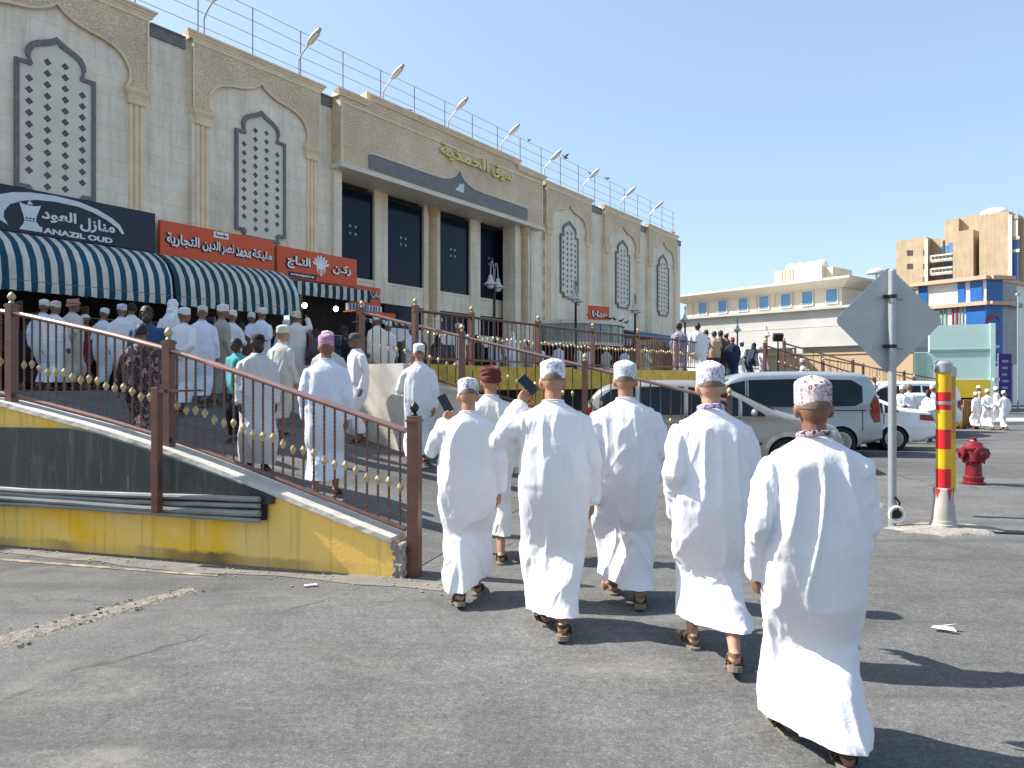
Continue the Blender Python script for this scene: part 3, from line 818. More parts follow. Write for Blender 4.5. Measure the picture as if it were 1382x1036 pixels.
# ---------------------------------------------------------------- shop signs
def fobj(mb, name, m, par=None, **k):
    o = mb.build(name, m, par, **k)
    if par is None: o.rotation_euler = (0, 0, FROT)
    return o
def board(name, u0, u1, z0, z1, m, label, th=0.12, y=None):
    r = empty(name, fp((u0 + u1)/2, (FN - 0.02 if y is None else y), (z0 + z1)/2), FROT)
    tag(r, label, 'sign')
    w, h = u1 - u0, z1 - z0
    mb = MB(); mb.b2((-w/2, -th, -h/2), (w/2, 0, h/2)); mb.build('board', m, r, bevel=0.008)
    return r, -th
def letters(r, txt, x, z, w, h, m, y, d=0.02, bold=0.03, name='lettering'):
    me = text_mesh(txt, w, h, d, m, name, bold)
    o = link(name, me, r); o.location = (x, y - d/2, z); return o

# navy sign with silver swoosh, incense burner and two lines of lettering
r, y = board('shop_sign', 4.4, 10.42, 5.02, 6.03, M['navy'], 'dark navy shop sign with silver swoosh and incense burner above the first awning')
W_ = [M['silverpaint'], M['silverpaint']]
# sign centre is u = 7.41 z = 5.525
letters(r, arabic('منازل'), 8.97 - 7.41, 5.435 - 5.525, 0.82, 0.34, W_, y)
letters(r, arabic('العود'), 8.10 - 7.41, 5.50 - 5.525, 0.76, 0.31, W_, y)
letters(r, 'ANAZIL OUD', 8.54 - 7.41, 5.145 - 5.525, 1.56, 0.13, W_, y, bold=0.045)
mb = MB()
pu = [(6.4, 5.30), (6.5, 5.55), (6.9, 5.79), (7.13, 5.88), (7.47, 5.95), (8.01, 5.985), (8.54, 5.95), (8.96, 5.85), (9.31, 5.70), (9.5, 5.57), (9.61, 5.37)]
pd = [(9.56, 5.35), (9.43, 5.49), (9.19, 5.63), (8.85, 5.76), (8.52, 5.83), (8.01, 5.845), (7.62, 5.81), (7.33, 5.73), (7.09, 5.61), (6.97, 5.44), (6.96, 5.30), (7.05, 5.14), (6.9, 5.22), (6.75, 5.08)]
mb.poly([(u - 7.41, y - 0.02, z - 5.525) for u, z in pu + pd], (0, 0.018, 0)); mb.build('swoosh', M['silverpaint'], r)
mb = MB()
mb.poly([(u - 7.41, y - 0.02, z - 5.525) for u, z in ((7.27, 5.69), (7.40, 5.655), (7.58, 5.655), (7.71, 5.69), (7.62, 5.42), (7.61, 5.33), (7.655, 5.25), (7.69, 5.21), (7.74, 5.21), (7.74, 5.09), (7.27, 5.09), (7.36, 5.24), (7.37, 5.33), (7.35, 5.42))], (0, 0.018, 0))
mb.poly([(u - 7.41, y - 0.022, z - 5.525) for u, z in ((7.47, 5.77), (7.55, 5.69), (7.43, 5.67))], (0, 0.016, 0))
bx = 7.49 - 7.41
ib = mb.build('incense_burner', M['silverpaint'], r)
mb = MB()
for q in (-0.07, 0.0, 0.07): mb.box((bx + q, y - 0.024, 5.36 - 5.525), (0.04, 0.006, 0.04), 0, M=Matrix.Rotation(R(45), 3, 'Y'))
mb.b2((bx - 0.12, y - 0.023, 5.30 - 5.525), (bx + 0.12, y - 0.0205, 5.315 - 5.525))
mb.build('burner_motif', M['navy'], ib)

WL = [M['white'], M['letterdark']]
def shadowed(r, txt, x, z, w, h, y, bold=0.03):
    me = text_mesh(txt, w*1.02, h*1.06, 0.03, [M['letterdark']], 'letter_shadow', bold + 0.03)
    o = link('letter_shadow', me, r); o.location = (x - 0.012, y - 0.015, z - 0.008)
    letters(r, txt, x, z, w, h, [M['white'], M['letterdark']], y - 0.03, 0.02, bold)
r, y = board('shop_sign', 10.55, 14.06, 4.98, 5.90, M['orange'], 'wide orange shop sign with a line of white Arabic lettering above the second awning')
c = 12.305
for t_, a, b, z, h in (('مليكة', 13.30, 13.98, 5.40, 0.30), ('محمد', 12.76, 13.25, 5.39, 0.27), ('نصر', 12.30, 12.70, 5.40, 0.34), ('الدين', 11.72, 12.26, 5.42, 0.33), ('التجارية', 10.70, 11.63, 5.42, 0.36)):
    shadowed(r, arabic(t_), (a + b)/2 - c, z - 5.44, b - a, h, y)
mb = MB(); mb.b2((-0.22, y - 0.015, 0.25), (0.24, y, 0.42)); sb = mb.build('small_plate', M['white'], r)
me = text_mesh(arabic('مؤسسة'), 0.36, 0.11, 0.01, [M['letterdark']], 'lettering', 0.02); o = link('lettering', me, sb); o.location = (0.01, y - 0.02, 0.335)

r, y = board('shop_sign', 14.2, 17.42, 4.88, 5.80, M['orange'], 'orange shop sign with a white crown shaped shell between two words')
c = 15.81
shadowed(r, arabic('ركـن'), 16.72 - c, 5.36 - 5.34, 0.78, 0.34, y, 0.04)
shadowed(r, arabic('التـاج'), 14.98 - c, 5.36 - 5.34, 0.88, 0.40, y, 0.04)
mb = MB()
for k in range(7):
    a = R(158 - 23*k); L = 0.30
    mb.poly([(0.05 + math.cos(a + da)*rr_, y - 0.03, 0.0 + math.sin(a + da)*rr_*1.05) for da, rr_ in ((-0.19, 0.10), (-0.14, L), (0.0, L + 0.07), (0.14, L), (0.19, 0.10))], (0, 0.028, 0))
mb.poly([(0.05 + 0.17*math.cos(2*PI*i/20), y - 0.034, -0.04 + 0.24*math.sin(2*PI*i/20)) for i in range(20)], (0, 0.03, 0))
sh = mb.build('shell_emblem', M['white'], r)
mb = MB()
for k in range(4): mb.tube([(0.05 + 0.11*math.cos(a), y - 0.038, -0.05 + (0.05 + 0.045*k)*math.sin(a) - 0.02*k) for a in [PI + PI*i/8 for i in range(9)]], 0.009, 5)
mb.build('emblem_lines', M['orange'], sh)
mb = MB(); mb.b2((-1.2, y - 0.012, -0.42), (-0.12, y, -0.27)); pb = mb.build('small_plate', M['letterdark'], r)
mb = MB()
r1 = random.Random(5); q = -1.12
while q < -0.24:
    w = r1.uniform(0.03, 0.09); mb.b2((q, y - 0.015, -0.375 + r1.uniform(-0.01, 0.01)), (q + w, y - 0.012, -0.32)); q += w + 0.02
mb.build('small_lettering', M['silverpaint'], pb)

r, y = board('shop_sign', 17.46, 18.85, 4.38, 5.02, M['orange'], 'narrow orange shop sign with pale blue lettering beside the stone pier', y=FN + 0.3)
for t_, a, b in (('بيان', 18.38, 18.80), ('للذهب', 17.86, 18.34), ('وا', 17.52, 17.80)):
    me = text_mesh(arabic(t_), (b - a)*1.05, 0.27, 0.02, [M['letterdark']], 'letter_shadow', 0.07); o = link('letter_shadow', me, r); o.location = ((a + b)/2 - 18.155, y - 0.012, 0.045)
    letters(r, arabic(t_), (a + b)/2 - 18.155, 0.06, b - a, 0.24, [M['letterblue'], M['letterdark']], y - 0.022, 0.02, 0.03)
r, y = board('fascia_board', 17.3, 18.9, 4.12, 4.37, M['whitepaint'], 'blue and white striped fascia board below the narrow orange sign', y=FN + 0.28)
r['category'] = 'sign board'
M['cobalt'] = mat('cobalt stripe', (0.06, 0.10, 0.30), 0.5)
mb = MB()
for k in range(11): mb.b2((-0.72 + 0.135*k, y - 0.004, -0.11), (-0.66 + 0.135*k + 0.02*(k % 3), y, 0.11))
mb.build('stripes', M['cobalt'], r)
mb = MB(); mb.b2((17.2, FN - 0.4, 3.95), (19.0, FN - 0.37, 4.09)); mb.b2((17.2, FN - 0.37, 4.05), (19.0, FN + 0.28, 4.09))
o = fobj(mb, 'red_canopy', M['orange']); tag(o, 'thin red canopy edge under the narrow orange sign', 'canopy')
# projecting small orange sign further right
r = empty('shop_sign', fp(32.5, FN - 1.2, 4.93), FROT + R(-22)); tag(r, 'small square orange sign above the far awnings, right of the kiosk', 'sign')
mb = MB(); mb.b2((-0.65, -0.08, -0.55), (0.65, 0.0, 0.55)); mb.build('board', M['orange'], r, bevel=0.01)
mb = MB(); mb.tube([(0, 0.05, 0.2), (0, 0.9, 0.2)], 0.03, 6); mb.build('bracket', M['blackmetal'], r)
for t_, x, w in (('هدايا', 0.0, 0.95),):
    me = text_mesh(arabic(t_), w*1.06, 0.46, 0.02, [M['letterdark']], 'letter_shadow', 0.06); o = link('letter_shadow', me, r); o.location = (x, -0.09, 0.11)
    letters(r, arabic(t_), x, 0.12, w, 0.40, [M['white'], M['letterdark']], -0.10, 0.02, 0.03)

# ---------------------------------------------------------------- awnings
def stripe_mat(name, c1, c2, period, duty=0.5):
    t = NT(name); tc = t.n('TexCoord'); sp = t.n('SeparateXYZ'); t.l(tc.outputs['Object'], sp.inputs[0])
    f = t.math('FRACT', t.math('DIVIDE', sp.outputs['X'], period))
    st = t.math('LESS_THAN', f, duty)
    v = t.coord()
    c = t.mix(st, c1, c2)
    c = t.mix(1.0, c, t.ramp(t.noise(v, 2.0, 6, 0.65), [(0.3, 0.78), (0.7, 1.1)]), 'MULTIPLY')
    dirt = t.ramp(t.noise(t.coord((3, 1, 0.6)), 2.4, 5, 0.7), [(0.5, 0.0), (0.8, 0.35)])
    c = t.mix(dirt, c, (0.16, 0.14, 0.12))
    return t.out(c, 0.7, 0, t.bump(t.noise(v, 12, 4), 0.25, 0.02), 0.25)
M['awn1'] = stripe_mat('blue and cream awning cloth', (0.66, 0.625, 0.55), (0.005, 0.068, 0.118), 0.268)
M['awn2'] = stripe_mat('teal and cream awning cloth', (0.62, 0.61, 0.54), (0.006, 0.060, 0.085), 0.268)
M['awn3'] = stripe_mat('dark green and white awning cloth', (0.58, 0.60, 0.56), (0.01, 0.035, 0.05), 0.30)
M['awn4'] = stripe_mat('grey striped awning cloth', (0.50, 0.52, 0.52), (0.03, 0.05, 0.07), 0.36)
M['awn5'] = stripe_mat('brown striped awning cloth', (0.35, 0.32, 0.30), (0.09, 0.05, 0.045), 0.2)
M['tarp'] = mat('teal tarpaulin', (0.012, 0.14, 0.20), 0.6, var=0.2, vs=1.5, bump=0.3, bs=6, bd=0.05)

def barrel_awning(u0, u1, m, label):
    r = empty('shop_awning', fp(u0, 0, 0), FROT); tag(r, label, 'awning', 'shop awnings along the facade')
    L = u1 - u0; prof = []
    for i in range(15):
        a = (PI/2)*i/14
        prof.append((FN - 0.02 - 1.5*math.sin(a)**0.9, 3.78 + 1.2*math.cos(a)**0.85 if i < 14 else 3.78))
    nu = max(8, int(L/0.134)); mb = MB(); rings = []
    ribs = [0, 4, 8, 11, 14]
    for j in range(nu + 1):
        x = L*j/nu
        ring = []
        for i, (y, z) in enumerate(prof):
            sag = 0.012*math.sin(PI*(j % 4)/4) - 0.014*(i not in ribs)
            ring.append((x, y - sag*0.5, z + sag))
        rings.append(ring)
    mb.loft(rings, 0, False, False)
    mb.build('canopy_cloth', m, r, sharp=60)
    mb = MB(); r1 = random.Random(int(u0*10)); rings = []
    n2 = nu*3
    for j in range(n2 + 1):
        x = L*j/n2; w = 0.015*math.sin(j*0.9) + 0.01*math.sin(j*0.37)
        rings.append([(x, FN - 1.525, 3.775), (x, FN - 1.53 + w, 3.66), (x, FN - 1.52 + w*1.7, 3.55 + 0.018*abs(math.sin(j*PI/6)))])
    mb.loft(rings, 0, False, False); mb.build('valance', m, r, sharp=60)
    for x in (0.02, L - 0.02):
        mb = MB()
        mb.add([(x, FN - 0.03, 3.78)] + [(x, y + 0.02, z - 0.02) for y, z in prof], [(0, i + 1, i + 2) for i in range(14)], 0, False)
        mb.build('end_panel', m, r)
    fr = MB()
    for x in (0.05, L/3, 2*L/3, L - 0.05):
        fr.tube([(x, y + 0.03, z - 0.045) for y, z in prof], 0.018, 6)
    for i in (4, 8, 11): fr.tube([(0.05, prof[i][0] + 0.03, prof[i][1] - 0.04), (L - 0.05, prof[i][0] + 0.03, prof[i][1] - 0.04)], 0.015, 6)
    fr.tube([(0.03, FN - 1.5, 3.77), (L - 0.03, FN - 1.5, 3.77)], 0.022, 6)
    fr.build('frame', M['steel'], r)
    return r
barrel_awning(3.2, 10.08, M['awn1'], 'rounded blue and cream striped awning under the navy sign')
barrel_awning(10.16, 13.95, M['awn2'], 'rounded teal and cream striped awning under the wide orange sign')

def flat_awning(u0, u1, z1, z0, out, drop, m, label, scallop=0.0, n0=FN):
    r = empty('shop_awning', fp(u0, 0, 0), FROT); tag(r, label, 'awning', 'shop awnings along the facade')
    L = u1 - u0; nu = max(6, int(L/0.15)); mb = MB(); rings = []
    for j in range(nu + 1):
        x = L*j/nu; sg = 0.03*math.sin(PI*(j % 5)/5)
        rings.append([(x, n0, z1), (x, n0 - out*0.5, (z1 + z0)/2 - sg - 0.02), (x, n0 - out, z0), (x, n0 - out - 0.015, z0 - drop*0.5), (x, n0 - out + 0.01*math.sin(j), z0 - drop + scallop*abs(math.sin(j*PI/2)))])
    mb.loft(rings, 0, False, False); mb.build('canopy_cloth', m, r, sharp=50)
    fr = MB()
    for x in (0.04, L/2, L - 0.04): fr.tube([(x, n0, z0 - 0.1), (x, n0 - out + 0.03, z0 - 0.03)], 0.018, 6)
    fr.tube([(0, n0 - out + 0.02, z0 - 0.02), (L, n0 - out + 0.02, z0 - 0.02)], 0.02, 6); fr.build('frame', M['steel'], r)
flat_awning(14.05, 17.5, 4.86, 4.72, 0.7, 0.42, M['awn3'], 'flat dark green and white striped awning under the crown sign', 0.03)
flat_awning(17.3, 19.6, 3.95, 3.8, 0.7, 0.16, M['awn3'], 'short striped awning edge below the red canopy', 0.05)
flat_awning(31.3, 34.6, 4.3, 3.95, 2.0, 0.35, M['awn4'], 'grey and navy striped awning right of the glass kiosk')
flat_awning(34.7, 37.9, 3.95, 3.7, 2.2, 0.3, M['awn5'], 'low brown striped awning under the small orange sign')
flat_awning(37.6, 44.6, 4.7, 3.85, 2.6, 0.22, M['tarp'], 'plain teal tarpaulin awning at the far right end of the souq')

# curved glass kiosk front
k = empty('glass_kiosk', fp(28.9, 0, 0), FROT); tag(k, 'curved glass fronted kiosk with stone roof edge against the souq wall', 'kiosk')
def kc(n_, z, off=0.0):
    return [(0.2 + 5.2*i/20, FN + 0.0 - (2.4 + off)*math.sin(PI*(0.12 + 0.88*(1 - i/20)))**0.45 if i < 20 else FN, z) for i in range(21)]
mb = MB(); mb.loft([kc(0, 4.45, 0.12), kc(0, 4.62, 0.12)], 0, False, False)
mb.add(kc(0, 4.62, 0.12) + [(5.4, FN, 4.62), (0.2, FN, 4.62)], [tuple(range(23))], 0, False); mb.add(kc(0, 4.45, 0.12) + [(5.4, FN, 4.45), (0.2, FN, 4.45)], [tuple(range(23))], 0, False)
mb.build('roof_edge', M['limestone2'], k)
mb = MB(); mb.loft([kc(0, 1.6), kc(0, 2.4)], 0, False, False); mb.loft([kc(0, 3.45), kc(0, 3.6)], 0, False, False); mb.build('kiosk_wall', M['limestone2'], k)
M['kioskglass'] = mat('greenish kiosk glass', (0.16, 0.20, 0.20), 0.12, var=0.35, vs=1.2, spec=0.6)
mb = MB(); mb.loft([kc(0, 3.6, -0.03), kc(0, 4.45, -0.03)], 0, False, False); mb.build('kiosk_glass', M['kioskglass'], k)
mb = MB()
a_, b_ = kc(0, 3.6, 0.02), kc(0, 4.45, 0.02)
for i in range(1, 20, 3): mb.tube([a_[i], b_[i]], 0.025, 6)
mb.tube([(p[0], p[1], 4.03) for p in a_], 0.02, 6); mb.build('glazing_bars', M['steel'], k)

# ---------------------------------------------------------------- goods in the open shops, lit bulbs
GC = [(0.35, 0.30, 0.24), (0.22, 0.05, 0.04), (0.05, 0.07, 0.16), (0.30, 0.17, 0.05), (0.06, 0.14, 0.11), (0.33, 0.31, 0.30), (0.18, 0.02, 0.05), (0.10, 0.08, 0.06), (0.03, 0.03, 0.035), (0.24, 0.22, 0.10)]
GM = [mat('cloth goods', c, 0.85, var=0.25, vs=6, bump=0.2, bs=18) for c in GC]
r1 = random.Random(21)
def rack(u, n, names, wide=1.3):
    r = empty('clothes_rack', fp(u, n, 1.5), FROT)
    tag(r, names, 'clothes rack', 'racks of goods in the shops')
    mb = MB(); mb.tube([(-wide/2, 0, 0), (-wide/2, 0, 1.75), (wide/2, 0, 1.75), (wide/2, 0, 0)], 0.02, 6); mb.build('rail', M['steel'], r)
    for i in range(int(wide/0.17)):
        x = -wide/2 + 0.1 + 0.17*i; h = r1.uniform(0.8, 1.25); w = r1.uniform(0.17, 0.24); m = r1.choice(GM)
        mb = MB(); rings = []
        for z, k_ in ((1.72, 0.15), (1.66, 0.75), (1.55, 1.0), (1.72 - h*0.5, 0.85), (1.72 - h, 1.1)):
            rings.append([(x + 0.05*math.cos(a)*(0.6 + k_*0.4), w*k_*math.sin(a), z) for a in [2*PI*q/10 for q in range(10)]])
        mb.loft(rings); mb.build('hanging_garment', m, r)
labs = ['rack of hanging garments in the left end shop', 'rack of hanging garments behind the capped man at far left', 'rack of garments under the blue awning behind the ghutra man', 'rack of garments between the two big awnings', 'rack of garments under the teal awning', 'rack of clothes under the lit bulbs', 'rack of clothes at the shop beside the narrow orange sign', 'rack of clothes left of the stone column', 'rack of clothes under the second dark window', 'rack of clothes right of the stone column', 'rack of clothes under the rightmost dark window']
for i, (u, n) in enumerate(((5.6, 18.9), (7.3, 18.8), (9.2, 18.9), (11.0, 18.8), (12.8, 18.9), (14.9, 18.5), (16.6, 18.9), (18.4, 18.9), (20.6, 18.8), (23.9, 18.9), (26.4, 18.8))):
    rack(u, n, labs[i], 1.5 if i < 6 else 1.2)
def shelf(u, n, lab):
    r = empty('display_shelf', fp(u, n, 1.5), FROT); tag(r, lab, 'shelf', 'display shelves in the shops')
    mb = MB()
    for z in (0.4, 0.85, 1.3, 1.75): mb.b2((-0.8, -0.18, z), (0.8, 0.18, z + 0.03))
    for x in (-0.8, 0.77): mb.b2((x, -0.18, 0), (x + 0.03, 0.18, 2.2))
    mb.build('shelf_frame', M['carved_plain'], r)
    for z in (0.43, 0.88, 1.33, 1.78):
        mb = MB()
        for i in range(9):
            h = r1.uniform(0.1, 0.3); x = -0.72 + 0.165*i
            mb.lathe([(0.05, z), (0.065, z + h*0.4), (0.055, z + h*0.75), (0.02, z + h)], (x, 0, 0), 8, r1.randrange(3))
        mb.build('goods', [r1.choice(GM), r1.choice(GM), M['gold']], r)
for i, (u, n) in enumerate(((4.6, 20.2), (6.9, 20.8), (8.9, 20.6), (11.8, 20.9), (14.2, 20.6), (16.0, 20.8))):
    shelf(u, n, ['wooden shelf of goods at the far left shop wall', 'wooden shelf of goods deep in the blue awning shop, left one', 'wooden shelf of goods deep in the blue awning shop, right one', 'wooden shelf of goods behind the teal awning', 'wooden shelf of goods at the corner by the lit bulbs', 'wooden shelf of goods behind the clothes by the orange signs'][i])
M['bulb'] = emit('lit bulb', (1.0, 0.98, 0.92), 6.0)
for i, (u, lab) in enumerate(((14.25, 'leftmost'), (15.55, 'middle'), (16.85, 'rightmost'))):
    b = empty('light_bulb', fp(u, FN + 0.25, 4.13), FROT); tag(b, 'bright white lit bulb hanging under the flat striped awning, %s of three' % lab, 'light bulb', 'lit bulbs in the shopfront')
    mb = MB(); mb.ell((0, 0, 0), (0.085, 0.085, 0.085), 12, 8); mb.build('bulb', M['bulb'], b)
    mb = MB(); mb.tube([(0, 0, 0.11), (0, 0, 0.56)], 0.02, 6); mb.build('cord', M['black'], b)
# ---------------------------------------------------------------- ramp walls
def cop(s):
    for (a, za), (b, zb) in zip(CP, CP[1:]):
        if s <= b: return za + (zb - za)*(s - a)/(b - a)
    return CP[-1][1]
CP = ((-3.0, -0.55), (0.0, 0.33), (1.6, 0.815), (2.35, 1.03), (3.2, 1.225), (4.4, 1.46), (7.0, 1.74), (20.0, 1.74))
def cop_unused(s): return 0.33                    # coping of the near wall
def cop2(s): return 1.105 + 0.2456*s                 # coping of the second wall
def yellow_wall(name):
    t = NT(name); v = t.coord()
    c = t.mix(t.ramp(t.noise(v, 1.1, 6, 0.6), [(0.35, 0.0), (0.68, 1.0)]), (0.93, 0.585, 0.115), (0.88, 0.59, 0.20))
    strong = t.ramp(t.noise(v, 0.9, 4, 0.6, 0.8), [(0.56, 0.0), (0.68, 1.0)])
    c = t.mix(strong, c, (0.90, 0.52, 0.03))
    st = t.ramp(t.noise(t.coord((9, 9, 0.35)), 1.0, 5, 0.7), [(0.53, 0.0), (0.74, 0.65)])
    c = t.mix(st, c, (0.22, 0.16, 0.07))
    # grime along the foot: a worn band of dirt with an uneven edge
    tc = t.n('TexCoord'); sp = t.n('SeparateXYZ'); t.l(tc.outputs['Object'], sp.inputs[0])
    zz = t.math('ADD', sp.outputs['Z'], t.math('MULTIPLY', t.noise(v, 5, 6, 0.75), -0.16))
    gr = t.ramp(zz, [(0.0, 0.9), (0.03, 0.0)])
    gr = t.math('MULTIPLY', gr, t.ramp(t.noise(v, 0.8, 3), [(0.45, 0.12), (0.66, 1.0)]))
    c = t.mix(gr, c, (0.12, 0.10, 0.075))
    peel = t.ramp(t.noise(v, 7, 7, 0.8), [(0.645, 0.0), (0.675, 0.7)])
    c = t.mix(peel, c, (0.55, 0.5, 0.4))
    return t.out(c, 0.85, 0, t.bump(t.noise(v, 30, 5, 0.7), 0.4, 0.01), 0.25)
M['yellow'] = yellow_wall('weathered yellow wall paint')
def scratched(name):
    t = NT(name); v = t.coord()
    a = t.ramp(t.noise(t.coord((6, 6, 0.5)), 1.6, 6, 0.7), [(0.52, 0.0), (0.78, 0.5)])
    b = t.ramp(t.noise(v, 2.2, 8, 0.8, 1.0), [(0.55, 0.0), (0.75, 0.35)])
    l_ = t.ramp(t.noise(t.coord((30, 30, 1.2), rot=(0.2, 0.35, 0)), 1.0, 3, 0.6), [(0.71, 0.0), (0.74, 0.7)])
    c = t.mix(a, (0.022, 0.029, 0.029), (0.16, 0.17, 0.165)); c = t.mix(b, c, (0.13, 0.14, 0.135)); c = t.mix(l_, c, (0.30, 0.31, 0.30))
    return t.out(c, 0.5, 0, t.bump(t.noise(v, 5, 4), 0.15, 0.02), 0.45)
M['blackboard'] = scratched('scratched black board')

# near wall: yellow face, white coping, broken end
w = empty('ramp_wall', (RP0.x, RP0.y, 0), RROT)       # local x = up the ramp (s), y = -t
tag(w, 'weathered yellow wall with sloping white coping along the near edge of the ramp', 'wall')
SE = 11.0
def sp_(s, t, z): return (s, -t, z)
TS = -1 if Rv.cross(Tv).z < 0 else 1
def sp_(s, t, z): return (s, TS*t, z)
mb = MB()
n = 60; rings = []
r1 = random.Random(2)
for i in range(n + 1):
    s = 0.02 + (SE - 0.02)*i/n; z = cop(s) - 0.05
    rings.append([sp_(s, 0.0, -0.05), sp_(s, 0.24, -0.05), sp_(s, 0.24, z), sp_(s, 0.0, z)])
mb.loft(rings, 0, True, True, False); mb.build('wall_face', M['yellow'], w)
mb = MB(); rings = []
n = 150
for i in range(n + 1):
    s = 0.05 + (SE - 0.05)*i/n; z = cop(s) - 0.049; j = [r1.uniform(-0.003, 0.003) for _ in range(4)]
    rings.append([sp_(s, -0.02 + j[0], z + j[1]*.5), sp_(s, 0.275, z), sp_(s, 0.27 + j[2], z + 0.042), sp_(s, -0.015 + j[3], z + 0.042 + j[1])])
mb.loft(rings, 0, True, True, False); mb.build('coping', M['coping'], w)
mb = MB()
for i in range(26):
    q = r1.uniform(0.015, 0.05)
    mb.ell(sp_(0.02 + r1.uniform(-0.06, 0.05), r1.uniform(-0.02, 0.26), r1.uniform(0, 0.30)), (q, q*0.9, q), 7, 5)
mb.box(sp_(0.0, 0.12, 0.14), (0.10, 0.24, 0.30))
br = voxel(mb, 0.014, M['concrete'], 'broken_end', 1); co = get_co(br); no = get_no(br)
co += no*((vnoise(co*28, 3) - 0.5)*0.035)[:, None]; set_co(br, co); link('broken_end', br, w)

# scratched black board fixed to the wall, with conduits below and a steel support post
mb = MB()
def bp(s, z): return sp_(s, -0.055, z)
top = [(1.22, 0.60), (3.5, 1.205), (9.5, 1.19)]
mb.poly([bp(*q) for q in ((9.5, 0.60), (1.18, 0.575), (1.18, 0.63), (1.6, 0.765), (2.35, 0.978), (3.2, 1.172), (3.45, 1.20), (9.5, 1.185))], (0, TS*0.045, 0))
o = mb.build('black_panel', M['blackboard']); o.location = (RP0.x, RP0.y, 0); o.rotation_euler = (0, 0, RROT)
tag(o, 'scratched black board fixed to the yellow ramp wall above the conduits', 'board')
for k, (z0, rd, lab) in enumerate(((0.605, 0.026, 'topmost'), (0.553, 0.022, 'second from the top'), (0.50, 0.03, 'second from the bottom'), (0.444, 0.022, 'bottom'))):
    mb = MB(); pts = []
    for i in range(41):
        s = 1.28 + 8.3*i/40
        pts.append(sp_(s, -0.085 - rd*0.3, z0 + 0.012*math.sin(s*1.3 + k) - 0.004*(s - 1.3) + r1.uniform(-0.003, 0.003)))
    mb.tube(pts, rd, 8)
    o = mb.build('conduit_pipe', M['pipe']); o.location = (RP0.x, RP0.y, 0); o.rotation_euler = (0, 0, RROT)
    tag(o, 'grey conduit pipe along the yellow wall, %s of the four' % lab, 'pipe', 'conduits along the ramp wall')
mb = MB(); mb.poly([bp(*q) for q in ((9.5, 0.575), (1.25, 0.574), (1.25, 0.43), (9.5, 0.40))], (0, TS*0.03, 0))
o = mb.build('conduit_gap_shade', M['black']); o.location = (RP0.x, RP0.y, 0); o.rotation_euler = (0, 0, RROT)  # flat black sheet puts the shade between pipes and wall into colour
tag(o, 'black sheet painting in the shaded gap behind the four conduit pipes on the yellow wall', 'painted shade')
mb = MB(); mb.b2((-0.036, -0.036, 0.46), (0.036, 0.036, 1.60))
po = empty('support_post', rp(2.31, -0.17), RROT); tag(po, 'short brown steel post standing in front of the black board', 'post')
mb.build('post', M['rail'], po, bevel=0.006)
mb = MB(); mb.b2((-0.10, TS*0.0 - 0.02, 1.55), (0.02, 0.03, 1.585)); mb.b2((-0.24, 0.0, 1.56), (0.05, TS*0.32, 1.578)); mb.build('bracket', M['rail'], po)

# second wall: white plaster wedge with coping
w2 = empty('ramp_wall', rp(0, 5.9), RROT); tag(w2, 'dirty white plaster wall with sloping coping between the ramp and the parked cars', 'wall')
mb = MB(); rings = []
for i in range(41):
    s = -2.75 + (3.62 + 2.75)*i/40
    rings.append([sp_(s, 0.0, -0.2), sp_(s, 0.24, -0.2), sp_(s, 0.24, cop2(s) - 0.05), sp_(s, 0.0, cop2(s) - 0.05)])
mb.loft(rings, 0, True, True, False); mb.build('wall_face', M['plaster'], w2)
mb = MB(); rings = []
for i in range(41):
    s = -2.78 + (3.66 + 2.78)*i/40; z = cop2(s) - 0.049
    rings.append([sp_(s, -0.03, z), sp_(s, 0.27, z), sp_(s, 0.27, z + 0.05), sp_(s, -0.03, z + 0.05)])
mb.loft(rings, 0, True, True, False); mb.build('coping', M['coping'], w2)
M['yellowstain'] = mat('yellow wall base', (0.62, 0.40, 0.065), 0.85, var=0.3, vs=5, bump=0.3, bs=30)
mb = MB()
mb.poly([sp_(3.6, -0.012, 0.70), sp_(2.4, -0.012, 0.46), sp_(2.4, -0.012, 0.66), sp_(3.6, -0.012, 0.98)], (0, TS*0.011, 0)); mb.build('painted_base', M['yellowstain'], w2)

# plaza retaining wall: yellow band, dark opening, yellow base
w3 = empty('plaza_wall', (0, 0, 0), FROT); tag(w3, 'yellow retaining wall with a dark slot along the edge of the plaza', 'wall')
def ctop(u): return 1.97 + 0.06*sstep(15, 21, u)
mb = MB(); rings = []
for i in range(30):
    u = 9.1 + 16.3*i/29; rings.append([(u, 8.36, 1.52), (u, 8.62, 1.52), (u, 8.62, ctop(u)), (u, 8.36, ctop(u))])
mb.loft(rings, 0, True, True, False)
mb.b2((9.1, 8.36, -0.5), (25.4, 8.62, 1.02)); mb.b2((9.1, 8.7, -0.5), (25.4, 8.9, 1.518))
for u in (9.2, 13.0, 17.0, 21.0, 25.2): mb.b2((u - 0.2, 8.37, 1.02), (u + 0.2, 8.61, 1.52))
mb.build('wall_face', M['yellowstain'], w3)
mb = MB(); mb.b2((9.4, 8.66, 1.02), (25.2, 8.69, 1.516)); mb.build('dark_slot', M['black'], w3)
mb = MB(); mb.b2((8.95, 8.4, -0.3), (9.09, 12.0, 1.97)); mb.build('end_wall', M['plaster'], w3)

